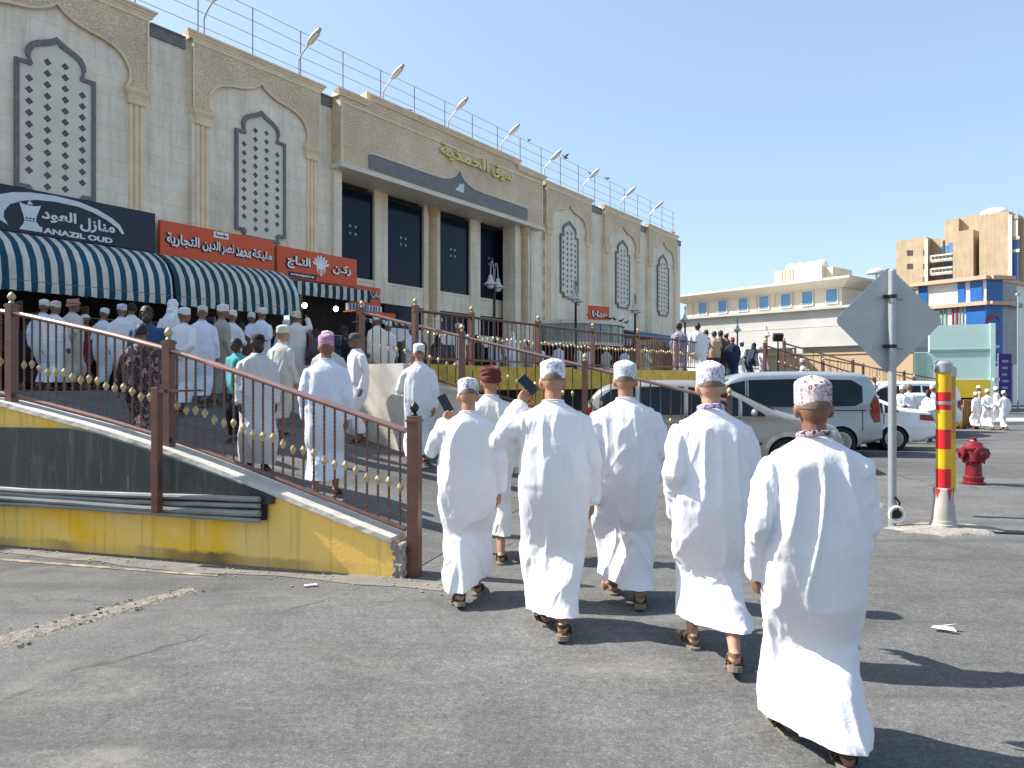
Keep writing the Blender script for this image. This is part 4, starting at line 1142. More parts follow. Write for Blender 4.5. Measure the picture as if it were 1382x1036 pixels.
# ---------------------------------------------------------------- railings
def knob_mesh(sc=1.0):
    mb = MB(); prof = [(0.006, -0.055), (0.012, -0.045), (0.02, -0.03), (0.03, -0.012), (0.033, 0.0), (0.028, 0.014), (0.016, 0.03), (0.01, 0.042), (0.006, 0.052)]
    rings = []
    for r_, h in prof:
        rings.append([(r_*sc*(1 + 0.16*math.cos(4*a + h*60))*math.cos(a), r_*sc*(1 + 0.16*math.cos(4*a + h*60))*math.sin(a), h*sc*1.15) for a in [2*PI*i/16 for i in range(16)]])
    mb.loft(rings); return mb
KNOB = knob_mesh(0.82).mesh('knob', M['gold'])
def bal_mesh(h):
    mb = MB(); rings = []
    n = int(h/0.022)
    for i in range(n + 1):
        z = h*i/n; a0 = z*42
        rings.append([(0.0095*(1.25 if k % 2 == 0 else 0.8)*math.cos(a0 + k*PI/4), 0.0095*(1.25 if k % 2 == 0 else 0.8)*math.sin(a0 + k*PI/4), z) for k in range(8)])
    mb.loft(rings); return mb.mesh('baluster', M['rail'], sharp=80)
def bal_plain(h):
    mb = MB(); mb.tube([(0, 0, 0), (0, 0, h)], 0.011, 6); return mb.mesh('baluster', M['rail'])
FIN = MB(); FIN.lathe([(0.03, 0.0), (0.036, 0.012), (0.018, 0.03), (0.03, 0.045), (0.046, 0.07), (0.046, 0.09), (0.03, 0.118), (0.012, 0.13), (0.006, 0.145)], n=14)
FIN.xf(Matrix.Scale(0.85, 4)); FINIAL = FIN.mesh('finial', M['gold'])

def railing(label, pt, s0, s1, posts, spacing, hr=0.90, hp=0.06, kn=0.40, twist=True, double=False, pw=0.085, ext=0.0, hand=None, limit=100):
    """pt(s) gives the world point of the base line; posts = list of s"""
    a = pt(s0); root = empty('railing', a); tag(root, label, 'railing')
    rel = lambda s, h=0.0: pt(s) - a + Vector((0, 0, h))
    n = 24
    mb = MB(); mb.tube([rel(s0 + (s1 - s0)*i/n, hr) for i in range(n + 1)], 0.036, 10, sq=0.75); mb.build('handrail', hand or M['handrail'], root)
    mb = MB()
    for i in range(1): mb.tube([rel(s0 + (s1 - s0)*k/n, hp) for k in range(n + 1)], 0.022, 6)
    mb.build('bottom_rail', M['rail'], root)
    d = (pt(s1) - pt(s0)); rz = math.atan2(d.y, d.x)
    PM = MB(); PM.b2((-pw/2, -pw/2, -0.02 - ext), (pw/2, pw/2, hr + 0.09)); PM.b2((-pw/2 - 0.008, -pw/2 - 0.008, hr + 0.055), (pw/2 + 0.008, pw/2 + 0.008, hr + 0.075))
    pm = PM.mesh('post', M['rail'])
    for s in posts:
        p = link('post', pm, root); p.location = rel(s); p.rotation_euler = (0, 0, rz)
        f = link('finial', FINIAL, p); f.location = (0, 0, hr + 0.09)
    h = hr - hp - 0.02; bmesh_ = bal_mesh(h) if twist else bal_plain(h)
    k = 0; s = s0 + spacing*0.5; cnt = 0
    sg = 1 if s1 > s0 else -1
    stuffb, stuffk = [], []
    while (s1 - s)*sg > 0:
        if all(abs(s - q) > pw*0.8 for q in posts):
            if cnt < limit:
                b = link('baluster', bmesh_, root); b.location = rel(s, hp); b.rotation_euler = (0, 0, 0.4*(cnt % 7))
                q = link('gold_knob', KNOB, b); q.location = (0, 0, kn + 0.02*math.sin(cnt*1.7) - hp)
            cnt += 1
        s += spacing*sg
    return root
near = lambda s: rp(s, 0.12, cop(s) + 0.006)
railing('rose brown railing with gold knobs on the yellow ramp wall, nearest of the railings', near, -0.02, 7.4, [2.44, 4.40, 6.7], 0.105)
# its lowest post stands on the road
e_ = empty('railing_post', rp(-0.10, 0.12, 0), RROT); tag(e_, 'tall brown end post with dark ball finial at the foot of the ramp', 'post')
mb = MB(); mb.b2((-0.05, -0.05, 0), (0.05, 0.05, 1.36)); mb.b2((-0.06, -0.06, 1.31), (0.06, 0.06, 1.33)); mb.build('post', M['rail'], e_, bevel=0.005)
f = link('finial', FINIAL, e_); f.data = FINIAL.copy(); f.data.materials.clear(); f.data.materials.append(M['blackmetal']); f.location = (0, 0, 1.36)
mid = lambda s: rp(s, 6.02, cop2(s) + 0.005)
railing('brown railing with gold knobs on the white plaster wall beside the parked cars', mid, 3.60, -2.66, [3.58, 1.70, -0.40, -2.62], 0.155)
pl = lambda u: fp(u, 8.5, ctop(u) + 0.005)
railing('long dark brown railing with a row of gold knobs along the plaza edge', pl, 9.3, 25.2, [9.35, 10.9, 13.2, 15.6, 18.1, 20.8, 25.15], 0.158, 0.90, 0.10, 0.52, False, hand=M['rail'])
st = lambda k: Vector((8.35, 24.55, 2.02)) + Vector((5.2, 3.0, -1.15))*k
railing('dark stair railing going down to the right behind the silver van', st, 0.0, 1.0, [0.01, 0.5, 0.99], 0.05, 0.9, 0.1, 0.5, False, hand=M['rail'])
st2 = lambda k: Vector((9.7, 26.5, 2.2)) + Vector((6.5, 3.2, -1.3))*k
railing('second dark stair railing further back on the stairs', st2, 0.0, 1.0, [0.01, 0.5, 0.99], 0.06, 0.9, 0.1, 0.5, False, hand=M['rail'])
# stairs block
M['stair'] = mat('stair concrete', (0.33, 0.30, 0.26), 0.9, var=0.2, vs=3, bump=0.2, bs=30)
sb = empty('staircase', (8.3, 24.9, 0), math.atan2(3.0, 5.2)); tag(sb, 'concrete stairs going down from the plaza behind the parked vans', 'stairs')
mb = MB()
for i in range(10): mb.b2((0.2 + 0.6*i, -0.2, -0.6), (0.8 + 0.6*i, 3.0, 1.62 - 0.13*i))
mb.build('steps', M['stair'], sb)
# ---------------------------------------------------------------- far buildings
FPX = 998.0
def W3(px, py, D): return Vector(((px - 691)/FPX*D, D, 1.63 - (py - 518)/FPX*D))
def frame_between(a, b):
    d = b - a; return math.atan2(d.y, d.x), math.hypot(d.x, d.y)
M['beige'] = mat('beige render', (0.58, 0.52, 0.41), 0.8, var=0.08, vs=0.4)
M['tan'] = stone_tiles('tan block facade', (0.44, 0.335, 0.215), (0.47, 0.36, 0.235), 1.3, 0.9, 0.85)
M['tanplain'] = mat('tan render', (0.53, 0.38, 0.225), 0.8, var=0.08, vs=0.4)
M['blueglass'] = mat('blue shuttered window', (0.10, 0.24, 0.42), 0.35, var=0.12, vs=2)
M['concretewhite'] = mat('pale concrete', (0.45, 0.435, 0.405), 0.85, var=0.1, vs=0.6, bump=0.1, bs=8)
M['greywall'] = mat('grey concrete wall', (0.34, 0.33, 0.325), 0.85, var=0.1, vs=0.5)  # plain grey concrete, a tone darker than the pale parapets
M['turq'] = mat('turquoise wall', (0.50, 0.68, 0.62), 0.75, var=0.09, vs=0.4)
M['turqdark'] = mat('green trim', (0.22, 0.34, 0.30), 0.75, var=0.1)
M['yellowflat'] = mat('yellow base wall', (0.62, 0.43, 0.03), 0.75, var=0.12, vs=0.8)
M['bluepanel'] = mat('blue cladding', (0.018, 0.115, 0.36), 0.35, var=0.12, vs=0.6)
M['greytile'] = stone_tiles('grey tile cladding', (0.30, 0.32, 0.34), (0.34, 0.35, 0.37), 0.6, 0.6, 0.6)
M['salmon'] = mat('salmon cornice', (0.60, 0.36, 0.25), 0.7, var=0.1)
M['purple'] = mat('purple banner cloth', (0.045, 0.03, 0.17), 0.7, var=0.2, vs=2)
M['redplain'] = mat('red', (0.42, 0.02, 0.03), 0.5)

# long beige building with blue windows
a = W3(926, 518, 83); b = W3(1150, 518, 68); rz, L = frame_between(a, b); k0 = a.z
e = empty('office_block', (a.x, a.y, -0.6), rz); tag(e, 'long low beige building with a row of blue windows and flared roof edge', 'building')
H = 12.0
mb = MB(); mb.b2((0, 0, 0), (L - 1.0, 12, H - 0.6)); mb.build('wall', M['beige'], e)
mb = MB(); mb.loft([[(-0.3, -0.05, H - 0.75), (L - 0.8, -0.05, H - 0.75), (L - 0.8, 12.3, H - 0.75), (-0.3, 12.3, H - 0.75)], [(-1.9, -1.3, H - 0.1), (L + 0.4, -1.3, H - 0.1), (L + 0.4, 13, H - 0.1), (-1.9, 13, H - 0.1)], [(-1.9, -1.3, H + 0.1), (L + 0.4, -1.3, H + 0.1), (L + 0.4, 13, H + 0.1), (-1.9, 13, H + 0.1)]], 0, True, True, False)
mb.build('roof', M['beige'], e)
for k, x in enumerate((2.2, 5.35, 8.5, 11.5, 14.5, 17.3, 20.3)):
    mb = MB(); mb.b2((x*L/23.3, -0.06, 9.85), (x*L/23.3 + 1.05, -0.002, 11.15)); wn_ = mb.build('window', M['blueglass'], e)
    mb = MB(); mb.strip([(x*L/23.3 - 0.1, -0.1, 9.75), (x*L/23.3 + 1.15, -0.1, 9.75), (x*L/23.3 + 1.15, -0.1, 11.25), (x*L/23.3 - 0.1, -0.1, 11.25)], [(x*L/23.3, -0.1, 9.85), (x*L/23.3 + 1.05, -0.1, 9.85), (x*L/23.3 + 1.05, -0.1, 11.15), (x*L/23.3, -0.1, 11.15)], (0, 0.097, 0)); mb.build('frame', M['beige'], wn_)
mb = MB()
for x in range(9): mb.b2((0.8 + x*L/9.3, -0.03, 6.6), (1.0 + x*L/9.3, -0.001, H - 0.8))
mb.build('wall_joint', M['tanplain'], e)
mb = MB(); mb.b2((L*0.50, 2.5, H + 0.1), (L*0.77, 7, H + 1.95)); mb.b2((L*0.77, 3.2, H + 0.1), (L*0.81, 7, H + 1.8)); th = mb.build('roof_tower', M['beige'], e)
mb = MB()
for x in (0.54, 0.56, 0.585, 0.605): mb.b2((L*x, 2.45, H + 0.4), (L*x + 0.12, 2.499, H + 1.95))
mb.build('tower_slot', M['tanplain'], th)
for x in (0.54, 0.59, 0.65, 0.71):
    mb = MB(); mb.lathe([(0.62, H + 1.95), (0.66, H + 2.3), (0.52, H + 2.65), (0.25, H + 2.82), (0.03, H + 2.85)], (L*x, 4.5, 0), 14); mb.build('water_tank', M['whitepaint'], e)

# white parking structure in front of it
a = W3(908, 518, 70); b = W3(1208, 518, 55.5); rz, L = frame_between(a, b)
e = empty('parking_structure', (a.x, a.y, -0.6), rz); tag(e, 'long pale concrete structure with a white double parapet behind the souq', 'building')
mb = MB(); mb.b2((0, 0, 0), (L, 10, 5.2)); mb.build('wall', M['greywall'], e)
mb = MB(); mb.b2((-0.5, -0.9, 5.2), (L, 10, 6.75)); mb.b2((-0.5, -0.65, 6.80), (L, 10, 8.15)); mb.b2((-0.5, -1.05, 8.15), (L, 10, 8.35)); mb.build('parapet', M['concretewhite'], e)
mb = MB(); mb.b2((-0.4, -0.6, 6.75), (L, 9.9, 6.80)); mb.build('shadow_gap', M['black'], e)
mb = MB(); mb.b2((0.0, -1.6, 2.2), (L, -1.4, 3.6)); mb.b2((0, -1.7, 3.6), (L, -1.3, 3.72)); mb.build('ramp_parapet', M['concretewhite'], e)
for k in range(5):
    mb = MB(); mb.b2((2 + k*5.4, -1.35, 0), (2.5 + k*5.4, -0.95, 5.2)); mb.build('pillar', M['concretewhite'], e)

# tan boundary wall with a fence
a = W3(1028, 518, 46); b = W3(1232, 518, 40); rz, L = frame_between(a, b)
e = empty('boundary_wall', (a.x, a.y, -0.6), rz); tag(e, 'plain tan boundary wall behind the vans', 'wall')
mb = MB(); mb.b2((0, 0, 0), (L, 0.3, 3.95)); mb.b2((0, -0.05, 3.95), (L, 0.35, 4.05)); mb.build('wall_face', M['tanplain'], e)
fn = lambda k: Vector((14.2, 34.0, 1.9)) + Vector((6.6, 1.5, -1.0))*k
railing('thin brown fence running down in front of the tan boundary wall', fn, 0.0, 1.0, [0.01, 0.33, 0.66, 0.99], 0.028, 0.9, 0.1, 0.5, False, hand=M['rail'])

# turquoise wall with yellow base
a = W3(1217, 518, 52); b = W3(1343, 518, 50); rz, L = frame_between(a, b)
e = empty('painted_wall', (a.x, a.y, -0.6), rz); tag(e, 'pale turquoise wall with yellow base in front of the blue building', 'wall')
mb = MB(); mb.b2((0, 0, 2.5), (1.7, 0.4, 4.45)); mb.b2((1.7, 0, 2.5), (L - 0.32, 0.4, 6.3)); mb.b2((L - 0.3, -0.1, 1.2), (L, 0.4, 6.35)); mb.build('wall_face', M['turq'], e)
mb = MB(); mb.b2((1.7, -0.06, 4.45), (L - 0.32, -0.002, 4.62)); mb.b2((0.8, -0.06, 2.5), (1.5, -0.002, 4.40)); mb.build('trim', M['turqdark'], e)
mb = MB(); mb.b2((-1.6, -0.1, 1.3), (L - 0.31, 0.4, 2.48)); mb.build('base', M['yellowflat'], e)
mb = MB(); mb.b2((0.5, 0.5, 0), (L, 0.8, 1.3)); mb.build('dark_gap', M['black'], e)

# tan apartment tower
a = W3(1209, 518, 96); b = W3(1405, 518, 84); rz, L = frame_between(a, b)
e = empty('apartment_tower', (a.x, a.y, -0.8), rz); tag(e, 'tall tan block apartment tower with balconies and blue corner windows', 'building')
def uz(px, py):
    """plane coordinates on the tower front"""
    d = b - a; r_ = (px - 691)/FPX
    k = (r_*a.y - a.x)/(d.x - r_*d.y); D = a.y + k*d.y
    return k*L, 1.63 - (py - 518)/FPX*D + 0.8
mb = MB()
def blk(p0, p1, y0, y1):
    (u0, z1), (u1, z0) = uz(*p0), uz(*p1); mb.b2((u0, y0, 0), (u1, y1, z1))
blk((1209, 325), (1250, 518), 0.0, 14); blk((1250, 321), (1286, 518), 1.6, 14); blk((1267, 294), (1286, 518), 1.9, 14)
blk((1286, 313), (1313.5, 518), 0.0, 14); blk((1286, 289), (1321, 518), 2.6, 14); blk((1321.5, 291), (1362, 518), 0.0, 14)
blk((1362, 290), (1373, 518), 0.3, 14); blk((1373, 292), (1400, 518), 0.9, 14)
mb.build('wall', M['tan'], e)
M['cream'] = mat('cream trim', (0.66, 0.60, 0.50), 0.7, var=0.06)
mb = MB()
for x in (1248.5, 1361.5): u, z = uz(x, 322 if x < 1300 else 290); mb.b2((u, -0.15, 0), (u + 0.35, -0.002, z))
u0, z1 = uz(1373, 300); mb.b2((u0 - 0.95, 0.1, z1 - 1.9), (u0, 0.28, z1 + 0.3))
for py in (321, 338): u, z = uz(1362.5, py); mb.b2((u, 0.1, z - 0.25), (u + 0.95, 0.29, z + 0.1))
mb.build('trim', M['cream'], e)
for p0, p1 in (((1363.3, 303), (1372.5, 319)), ((1363.3, 323), (1372.5, 335.5)), ((1363.3, 342), (1373.5, 378))):
    (u0, z1), (u1, z0) = uz(*p0), uz(*p1); mb = MB(); mb.b2((u0, 0.18, z0), (u1, 0.298, z1)); mb.build('window', M['bluepanel'], e)
for py in (340, 358, 376):
    u0, z1 = uz(1254, py - 7); u1, z0 = uz(1285, py + 9)
    mb = MB(); mb.b2((u0, 0.1, z0 - 0.15), (u1, 1.59, z0 + 0.02)); mb.b2((u0, 0.05, z0), (u1, 0.14, z0 + 0.75)); bal = mb.build('balcony', M['cream'], e)
    mb = MB()
    for k in range(6): mb.b2((u0 + 0.25 + k*(u1 - u0)/6.2, 0.03, z0 + 0.2), (u0 + 0.62 + k*(u1 - u0)/6.2, 0.049, z0 + 0.55))
    mb.build('balcony_opening', M['diamond'], bal)
    mb = MB(); mb.b2((u0 + 0.8, 1.54, z0), (u0 + 1.6, 1.597, z0 + 2.0)); mb.b2((u1 - 0.95, 1.54, z0), (u1 - 0.2, 1.597, z0 + 2.3)); mb.build('balcony_door', M['blueglass'], bal)
    mb = MB(); mb.b2((u1 - 1.25, 0.5, z0), (u1 - 1.05, 0.8, z0 + 2.5)); mb.build('pillar', M['diamond'], bal)
for px, py in ((1224, 341), (1228, 341), (1224, 359), (1228, 359), (1246, 341), (1246, 359), (1246, 377), (1317, 334), (1317, 352), (1317, 371)):
    u, z = uz(px, py); y = 0.0 if px < 1300 else 2.58
    mb = MB(); mb.b2((u, y - 0.05, z - 0.35), (u + 0.33, y - 0.002, z + 0.3)); mb.build('window', M['diamond'], e)
u, z = uz(1322, 284); mb = MB(); mb.ell((u, 5, z + 0.3), (1.6, 1.2, 0.8), 14, 8); mb.build('roof_tank', M['whitepaint'], e)
mb = MB(); r1 = random.Random(3)
for k in range(7): mb.tube([(u - 1 + k*0.6, 5.2, z - 0.3), (u - 1 + k*0.6, 5.2, z + r1.uniform(0.6, 1.5))], 0.03, 5)
mb.build('antenna', M['steel'], e)

# blue clad building with the red crescent sign
a2 = W3(1240, 518, 73); b2 = W3(1331, 518, 68); rz2, L2 = frame_between(a2, b2)
e = empty('clinic_building', (a2.x, a2.y, -0.7), rz2); tag(e, 'blue clad building with salmon cornices and a red crescent sign on its corner', 'building')
def H_(py, D): return 1.63 - (py - 518)/FPX*D + 0.7
ht = H_(376, 70)
mb = MB(); mb.b2((0, 0, 0), (L2, 12, ht - 0.3)); mb.build('wall', M['whitepaint'], e)
mb = MB(); mb.b2((-0.6, -0.6, ht - 0.35), (L2 + 0.25, 12, ht)); mb.b2((-0.3, -0.5, ht - 2.7), (L2 + 0.25, 0.0, ht - 2.35)); mb.build('cornice', M['salmon'], e)
mb = MB()
for k0, k1, z0, z1 in ((0.0, 0.14, ht - 2.3, ht - 0.4), (0.60, 0.70, ht - 2.3, ht - 0.4), (0.78, 0.95, ht - 2.3, ht - 0.4), (0.13, 0.30, 1, ht - 2.75), (0.72, 0.999, 1, ht - 2.75)):
    mb.b2((L2*k0, -0.12, z0), (L2*k1, -0.002, z1))
mb.build('blue_panel', M['bluepanel'], e)
mb = MB()
for k0, k1 in ((0.34, 0.37), (0.40, 0.43), (0.55, 0.57), (0.61, 0.63), (0.66, 0.68)): mb.b2((L2*k0, -0.1, 1), (L2*k1, -0.002, ht - 2.75))
mb.build('striped_panel', M['turqdark'], e)
mb = MB(); mb.b2((L2*0.515, -0.14, 1), (L2*0.535, -0.002, ht - 2.75)); mb.b2((L2*0.59, -0.14, 1), (L2*0.6, -0.002, ht - 2.75)); mb.build('red_strip', M['redplain'], e)
# corner sign face and grey tiled flank
c2 = W3(1353, 518, 68.4); rz3, L3 = frame_between(b2, c2)
s_ = empty('corner_bay', (b2.x, b2.y, -0.7), rz3); tag(s_, 'blue corner bay with red crescent and white Arabic lettering running down it', 'building')
mb = MB(); mb.b2((0.02, 0, 0), (L3, 8, ht - 0.1)); mb.build('wall', M['bluepanel'], s_)
mb = MB(); mb.b2((0.28, -0.5, ht - 0.35), (L3 + 1, -0.01, ht)); mb.b2((0.28, -0.4, ht - 2.7), (L3 + 1, -0.01, ht - 2.35)); mb.build('cornice', M['salmon'], s_)
zc = ht - 4.6
mb = MB(); o_ = []; i_ = []
for k in range(25):
    an = R(40 + 280*k/24); o_.append((L3*0.42 + 0.8*math.cos(an), -0.08, zc + 1.05*math.sin(an)))
for k in range(25):
    an = R(40 + 280*k/24); i_.append((L3*0.42 + 0.17 + 0.62*math.cos(an), -0.08, zc + 0.82*math.sin(an)))
mb.poly(o_ + i_[::-1], (0, 0.075, 0)); mb.build('crescent', M['redplain'], s_)
for k, t_ in enumerate(('مجمع', 'أطباء', 'عمان', 'الطبي', 'الخاص')):
    me = text_mesh(arabic(t_), 1.0, 0.62, 0.03, M['white'], 'lettering', 0.03); o = link('lettering', me, s_); o.location = (L3*0.5, -0.03, ht - 6.6 - 1.28*k)
mb = MB(); mb.poly([(L3*0.3 + x, -0.05, z) for x, z in ((0, 1.9), (1.3, 2.4), (1.3, 3.9), (0.2, 4.0))], (0, 0.045, 0)); mb.build('sign_patch', M['white'], s_)
d3 = W3(1372, 518, 70.6); rz4, L4 = frame_between(c2, d3)
s_ = empty('tiled_flank', (c2.x, c2.y, -0.7), rz4); tag(s_, 'grey tiled side bay to the right of the red crescent corner', 'building')
mb = MB(); mb.b2((0.02, 0, 4.2), (L4, 4, ht - 0.5)); mb.build('wall', M['greytile'], s_)
mb = MB(); mb.b2((0.02, 0.3, 0), (L4, 4, 4.2)); mb.build('ground_floor', M['greywall'], s_)
mb = MB(); mb.b2((0, -0.4, ht - 2.7), (L4 + .4, -0.01, ht - 2.3)); mb.build('cornice', M['greywall'], s_)
# further blocks at the right edge
a = W3(1368, 518, 90); e = empty('grey_tower', (a.x, a.y, -0.7), R(-10)); tag(e, 'grey building at the right edge behind the tiled bay', 'building')
mb = MB(); mb.b2((0, 0, 0), (9, 8, 21)); mb.build('wall', M['greywall'], e)
mb = MB()
for z in (4, 8, 12, 16): mb.b2((1, -0.05, z), (3, -0.002, z + 2))
mb.build('window', M['blueglass'], e)
a = W3(1150, 518, 120); e = empty('distant_block', (a.x, a.y, -0.8), R(-15)); tag(e, 'distant pale building with a green roof edge behind the traffic sign', 'building')
mb = MB(); mb.b2((0, 0, 0), (5.5, 6, 17.4)); mb.build('wall', M['concretewhite'], e)
mb = MB(); mb.b2((0.0, -0.2, 17.4), (5.7, 6, 18.0)); mb.build('roof_edge', M['turqdark'], e)
mb = MB()
mb.lathe([(1.6, 0.0), (1.5, 0.35), (0.9, 0.75), (0.1, 0.95)], (4.2, 3, 20.6), 14, M=None); mb.tube([(4.2, 3, 18), (4.2, 3, 20.8)], 0.15, 6); mb.build('satellite_dish', M['concretewhite'], e)
# purple feather banner, low kerb, yellow crates and barriers
p = W3(1356, 536, 47)
e = empty('banner', (p.x, p.y, street_z(p.x, p.y)), R(0)); tag(e, 'tall dark purple banner on a pole near the right edge', 'banner')
mb = MB(); mb.tube([(-0.42, 0, 0), (-0.42, 0, 4.0)], 0.03, 6); mb.build('pole', M['steel'], e)
mb = MB(); mb.b2((-0.40, -0.02, 0.8), (0.42, 0.02, 3.95)); cl = mb.build('cloth', M['purple'], e)
mb = MB()
for k in range(6): mb.b2((-0.2 + 0.02*(k % 2), -0.03, 3.4 - 0.42*k), (0.22 - 0.05*(k % 3), -0.021, 3.55 - 0.42*k))
mb.build('banner_motif', mat('banner print', (0.30, 0.28, 0.42), 0.7), cl)
M['crate'] = mat('yellow crate', (0.60, 0.40, 0.03), 0.6, var=0.25, vs=3)
M['woodbrown'] = mat('brown wood', (0.22, 0.11, 0.05), 0.7, var=0.25)
gp0 = 31.5
for k, (px, h, m_, lab) in enumerate(((1288, 0.9, 'crate', 'yellow slatted barrier left of the brown boards below the turquoise wall'), (1299, 1.0, 'crate', 'yellow slatted barrier beside the walking men at far right'), (1307, 1.25, 'woodbrown', 'brown wooden board stand behind the yellow barriers'))):
    p = W3(px, 560, gp0); x, y = p.x, p.y
    e = empty('barrier', (x, y, street_z(x, y)), 0.1*k); tag(e, lab, 'barrier')
    mb = MB()
    for q in range(5): mb.b2((-0.26 + 0.115*q, -0.03, 0.1), (-0.19 + 0.115*q, 0.03, h))
    mb.b2((-0.28, -0.045, h - 0.12), (0.34, -0.032, h - 0.04)); mb.b2((-0.28, -0.045, 0.2), (0.34, -0.032, 0.28)); mb.build('slats', M[m_], e)
    mb = MB()
    for q in (-0.2, 0.26): mb.b2((q - 0.02, -0.25, 0), (q + 0.02, 0.25, 0.1))
    mb.build('feet', M['black'], e)
mb = MB(); p = W3(1330, 563, 36); q = W3(1480, 563, 36)
mb.b2((p.x, p.y, -0.5), (q.x, p.y + 4, street_z(p.x, 36) + 0.16)); tag(mb.build('pavement', M['concretewhite'], bevel=0.02), kind='structure')
# far planting and poles
def pole_light(px, D, h, lab):
    p = W3(px, 518, D); e = empty('street_pole', (p.x, p.y, street_z(p.x, D))); tag(e, lab, 'pole')
    mb = MB(); mb.tube([(0, 0, 0), (0, 0, h)], [0.07, 0.05], 8); mb.build('pole', M['steel'], e)
    mb = MB(); mb.box((0, 0, h + 0.08), (0.3, 0.2, 0.16)); mb.build('head', M['lampgrey'], e)
pole_light(1374, 62, 9.5, 'tall thin pole in front of the grey building at the right edge')
pole_light(1344, 40, 2.2, 'short white pole between the walkers and the banner')
p = W3(1050, 455, 40)
e = empty('flood_light', (p.x, p.y, 0)); tag(e, 'dark square flood light on a thin post in front of the grey structure', 'lamp')
mb = MB(); mb.tube([(0, 0, 0), (0, 0, p.z)], 0.04, 6); mb.build('post', M['blackmetal'], e); mb = MB(); mb.box((0, 0, p.z), (0.5, 0.25, 0.4), 0, M=Matrix.Rotation(0.4, 3, 'X')); mb.build('lamp_head', M['blackmetal'], e)
# ---------------------------------------------------------------- twin bell lamp posts on the plaza
def bell_lamp(u, lab, z=None):
    zb = plaza_z(u) if z is None else z
    e = empty('street_lamp', fp(u, 14.6, zb), FROT + 0.35); tag(e, lab, 'street lamp', 'twin bell lamps on the plaza')
    mb = MB(); mb.lathe([(0.13, 0), (0.13, 0.3), (0.09, 0.36), (0.07, 0.5), (0.055, 0.6), (0.045, 3.25), (0.07, 3.28), (0.07, 3.34), (0.03, 3.38), (0.025, 3.75), (0.05, 3.8), (0.012, 3.95)], n=12); mb.build('post', M['blackmetal'], e)
    for sx in (-1, 1):
        mb = MB(); pts = [(0.0, 0, 3.2)] + [(sx*(0.06 + 0.19*(1 - math.cos(a))/1.0), 0, 3.55 + 0.42*math.sin(a)) for a in [PI*i/10*0.95 for i in range(11)]]
        pts.append((sx*0.44, 0, 3.48)); mb.tube(pts, 0.018, 6); mb.build('arm', M['steel'], e)
        mb = MB(); mb.lathe([(0.03, 3.50), (0.06, 3.46), (0.075, 3.38), (0.10, 3.30), (0.17, 3.22), (0.25, 3.18), (0.25, 3.165), (0.16, 3.19)], (sx*0.44, 0, 0), 16); sh = mb.build('lamp_shade', M['bellshade'], e)
        mb = MB(); mb.ell((sx*0.44, 0, 3.13), (0.12, 0.12, 0.10), 12, 7); mb.build('bulb', M['lampglass'], sh)
for u, lab in ((19.96, 'black twin bell street lamp in front of the rightmost dark window'), (25.4, 'black twin bell street lamp standing before the first right lattice window'), (30.8, 'black twin bell street lamp before the middle right lattice window'), (36.8, 'black twin bell street lamp beside the far corner of the souq'), (45.3, 'black twin bell street lamp just behind the standing group'), (51.6, 'black twin bell street lamp to the right of the standing group')):
    bell_lamp(u, lab)
bell_lamp(58.5, 'black twin bell street lamp just left of the traffic sign, rightmost of the row', 0.3)

# ---------------------------------------------------------------- traffic sign seen from behind
e = empty('traffic_sign', (4.345, 8.45, 0)); tag(e, 'back of a grey diamond traffic sign on a galvanised pole', 'traffic sign')
mb = MB(); mb.tube([(0, 0, 0), (0, 0, 2.92)], 0.044, 14); mb.lathe([(0.044, 2.92), (0.03, 2.94), (0.005, 2.945)], n=14); mb.build('pole', M['steel'], e)
M['signback'] = mat('grey sign back', (0.42, 0.43, 0.43), 0.5, 0.25, var=0.12, vs=3, bump=0.06, bs=20)
mb = MB(); hw = 0.63; rc = 0.07; pts = []
for k in range(4):
    c = Vector((0, 0, 2.36)) + Matrix.Rotation(k*PI/2, 3, 'Y') @ Vector((0, 0, hw - rc*1.414))
    for j in range(5):
        a = k*PI/2 - PI/4 + (PI/2)*j/4
        pts.append((c.x + rc*math.sin(a), 0.075, c.z + rc*math.cos(a)))
mb.poly(pts, (0, 0.004, 0)); pl_ = mb.build('plate', M['signback'], e); pl_.rotation_euler = (0, 0, 0)
for z in (2.63, 2.06):
    mb = MB(); mb.b2((-0.02, -0.052, z - 0.02), (0.16, 0.073, z + 0.02)) if False else mb.b2((-0.06, 0.046, z - 0.02), (0.16, 0.074, z + 0.02))
    br = mb.build('bracket', M['steel'], e)
    mb = MB(); mb.lathe([(0.05, z - 0.02), (0.05, z + 0.02)], n=14); mb.lathe([(0.0, -0.03), (0.022, -0.03), (0.022, 0.03), (0.0, 0.03)], (-0.075, 0.0, z), 8, axis='X'); mb.build('clamp_bolt', M['blackmetal'], br)
mb = MB(); mb.tube([(0.0, -0.06, 0.35), (0.06, -0.05, 0.28), (0.02, -0.06, 0.16), (0.07, 0, 0.12), (-0.05, -0.06, 0.10), (0.05, -0.055, 0.16)], 0.012, 6)
mb.ell((0.03, -0.05, 0.15), (0.06, 0.04, 0.05), 8, 6); mb.build('tied_rag', M['black'], e)
mb = MB(); mb.lathe([(0.105, 0.13), (0.105, 0.15), (0.08, 0.155), (0.08, 0.125), (0.105, 0.13)], (0.02, 0.0, 0), 18, M=Matrix.Rotation(R(70), 3, 'X')) if False else mb.tube([(0.02 + 0.085*math.cos(a), -0.06, 0.15 + 0.085*math.sin(a)) for a in [2*PI*i/18 for i in range(19)]], 0.016, 6); mb.build('tape_ring', M['white'], e)
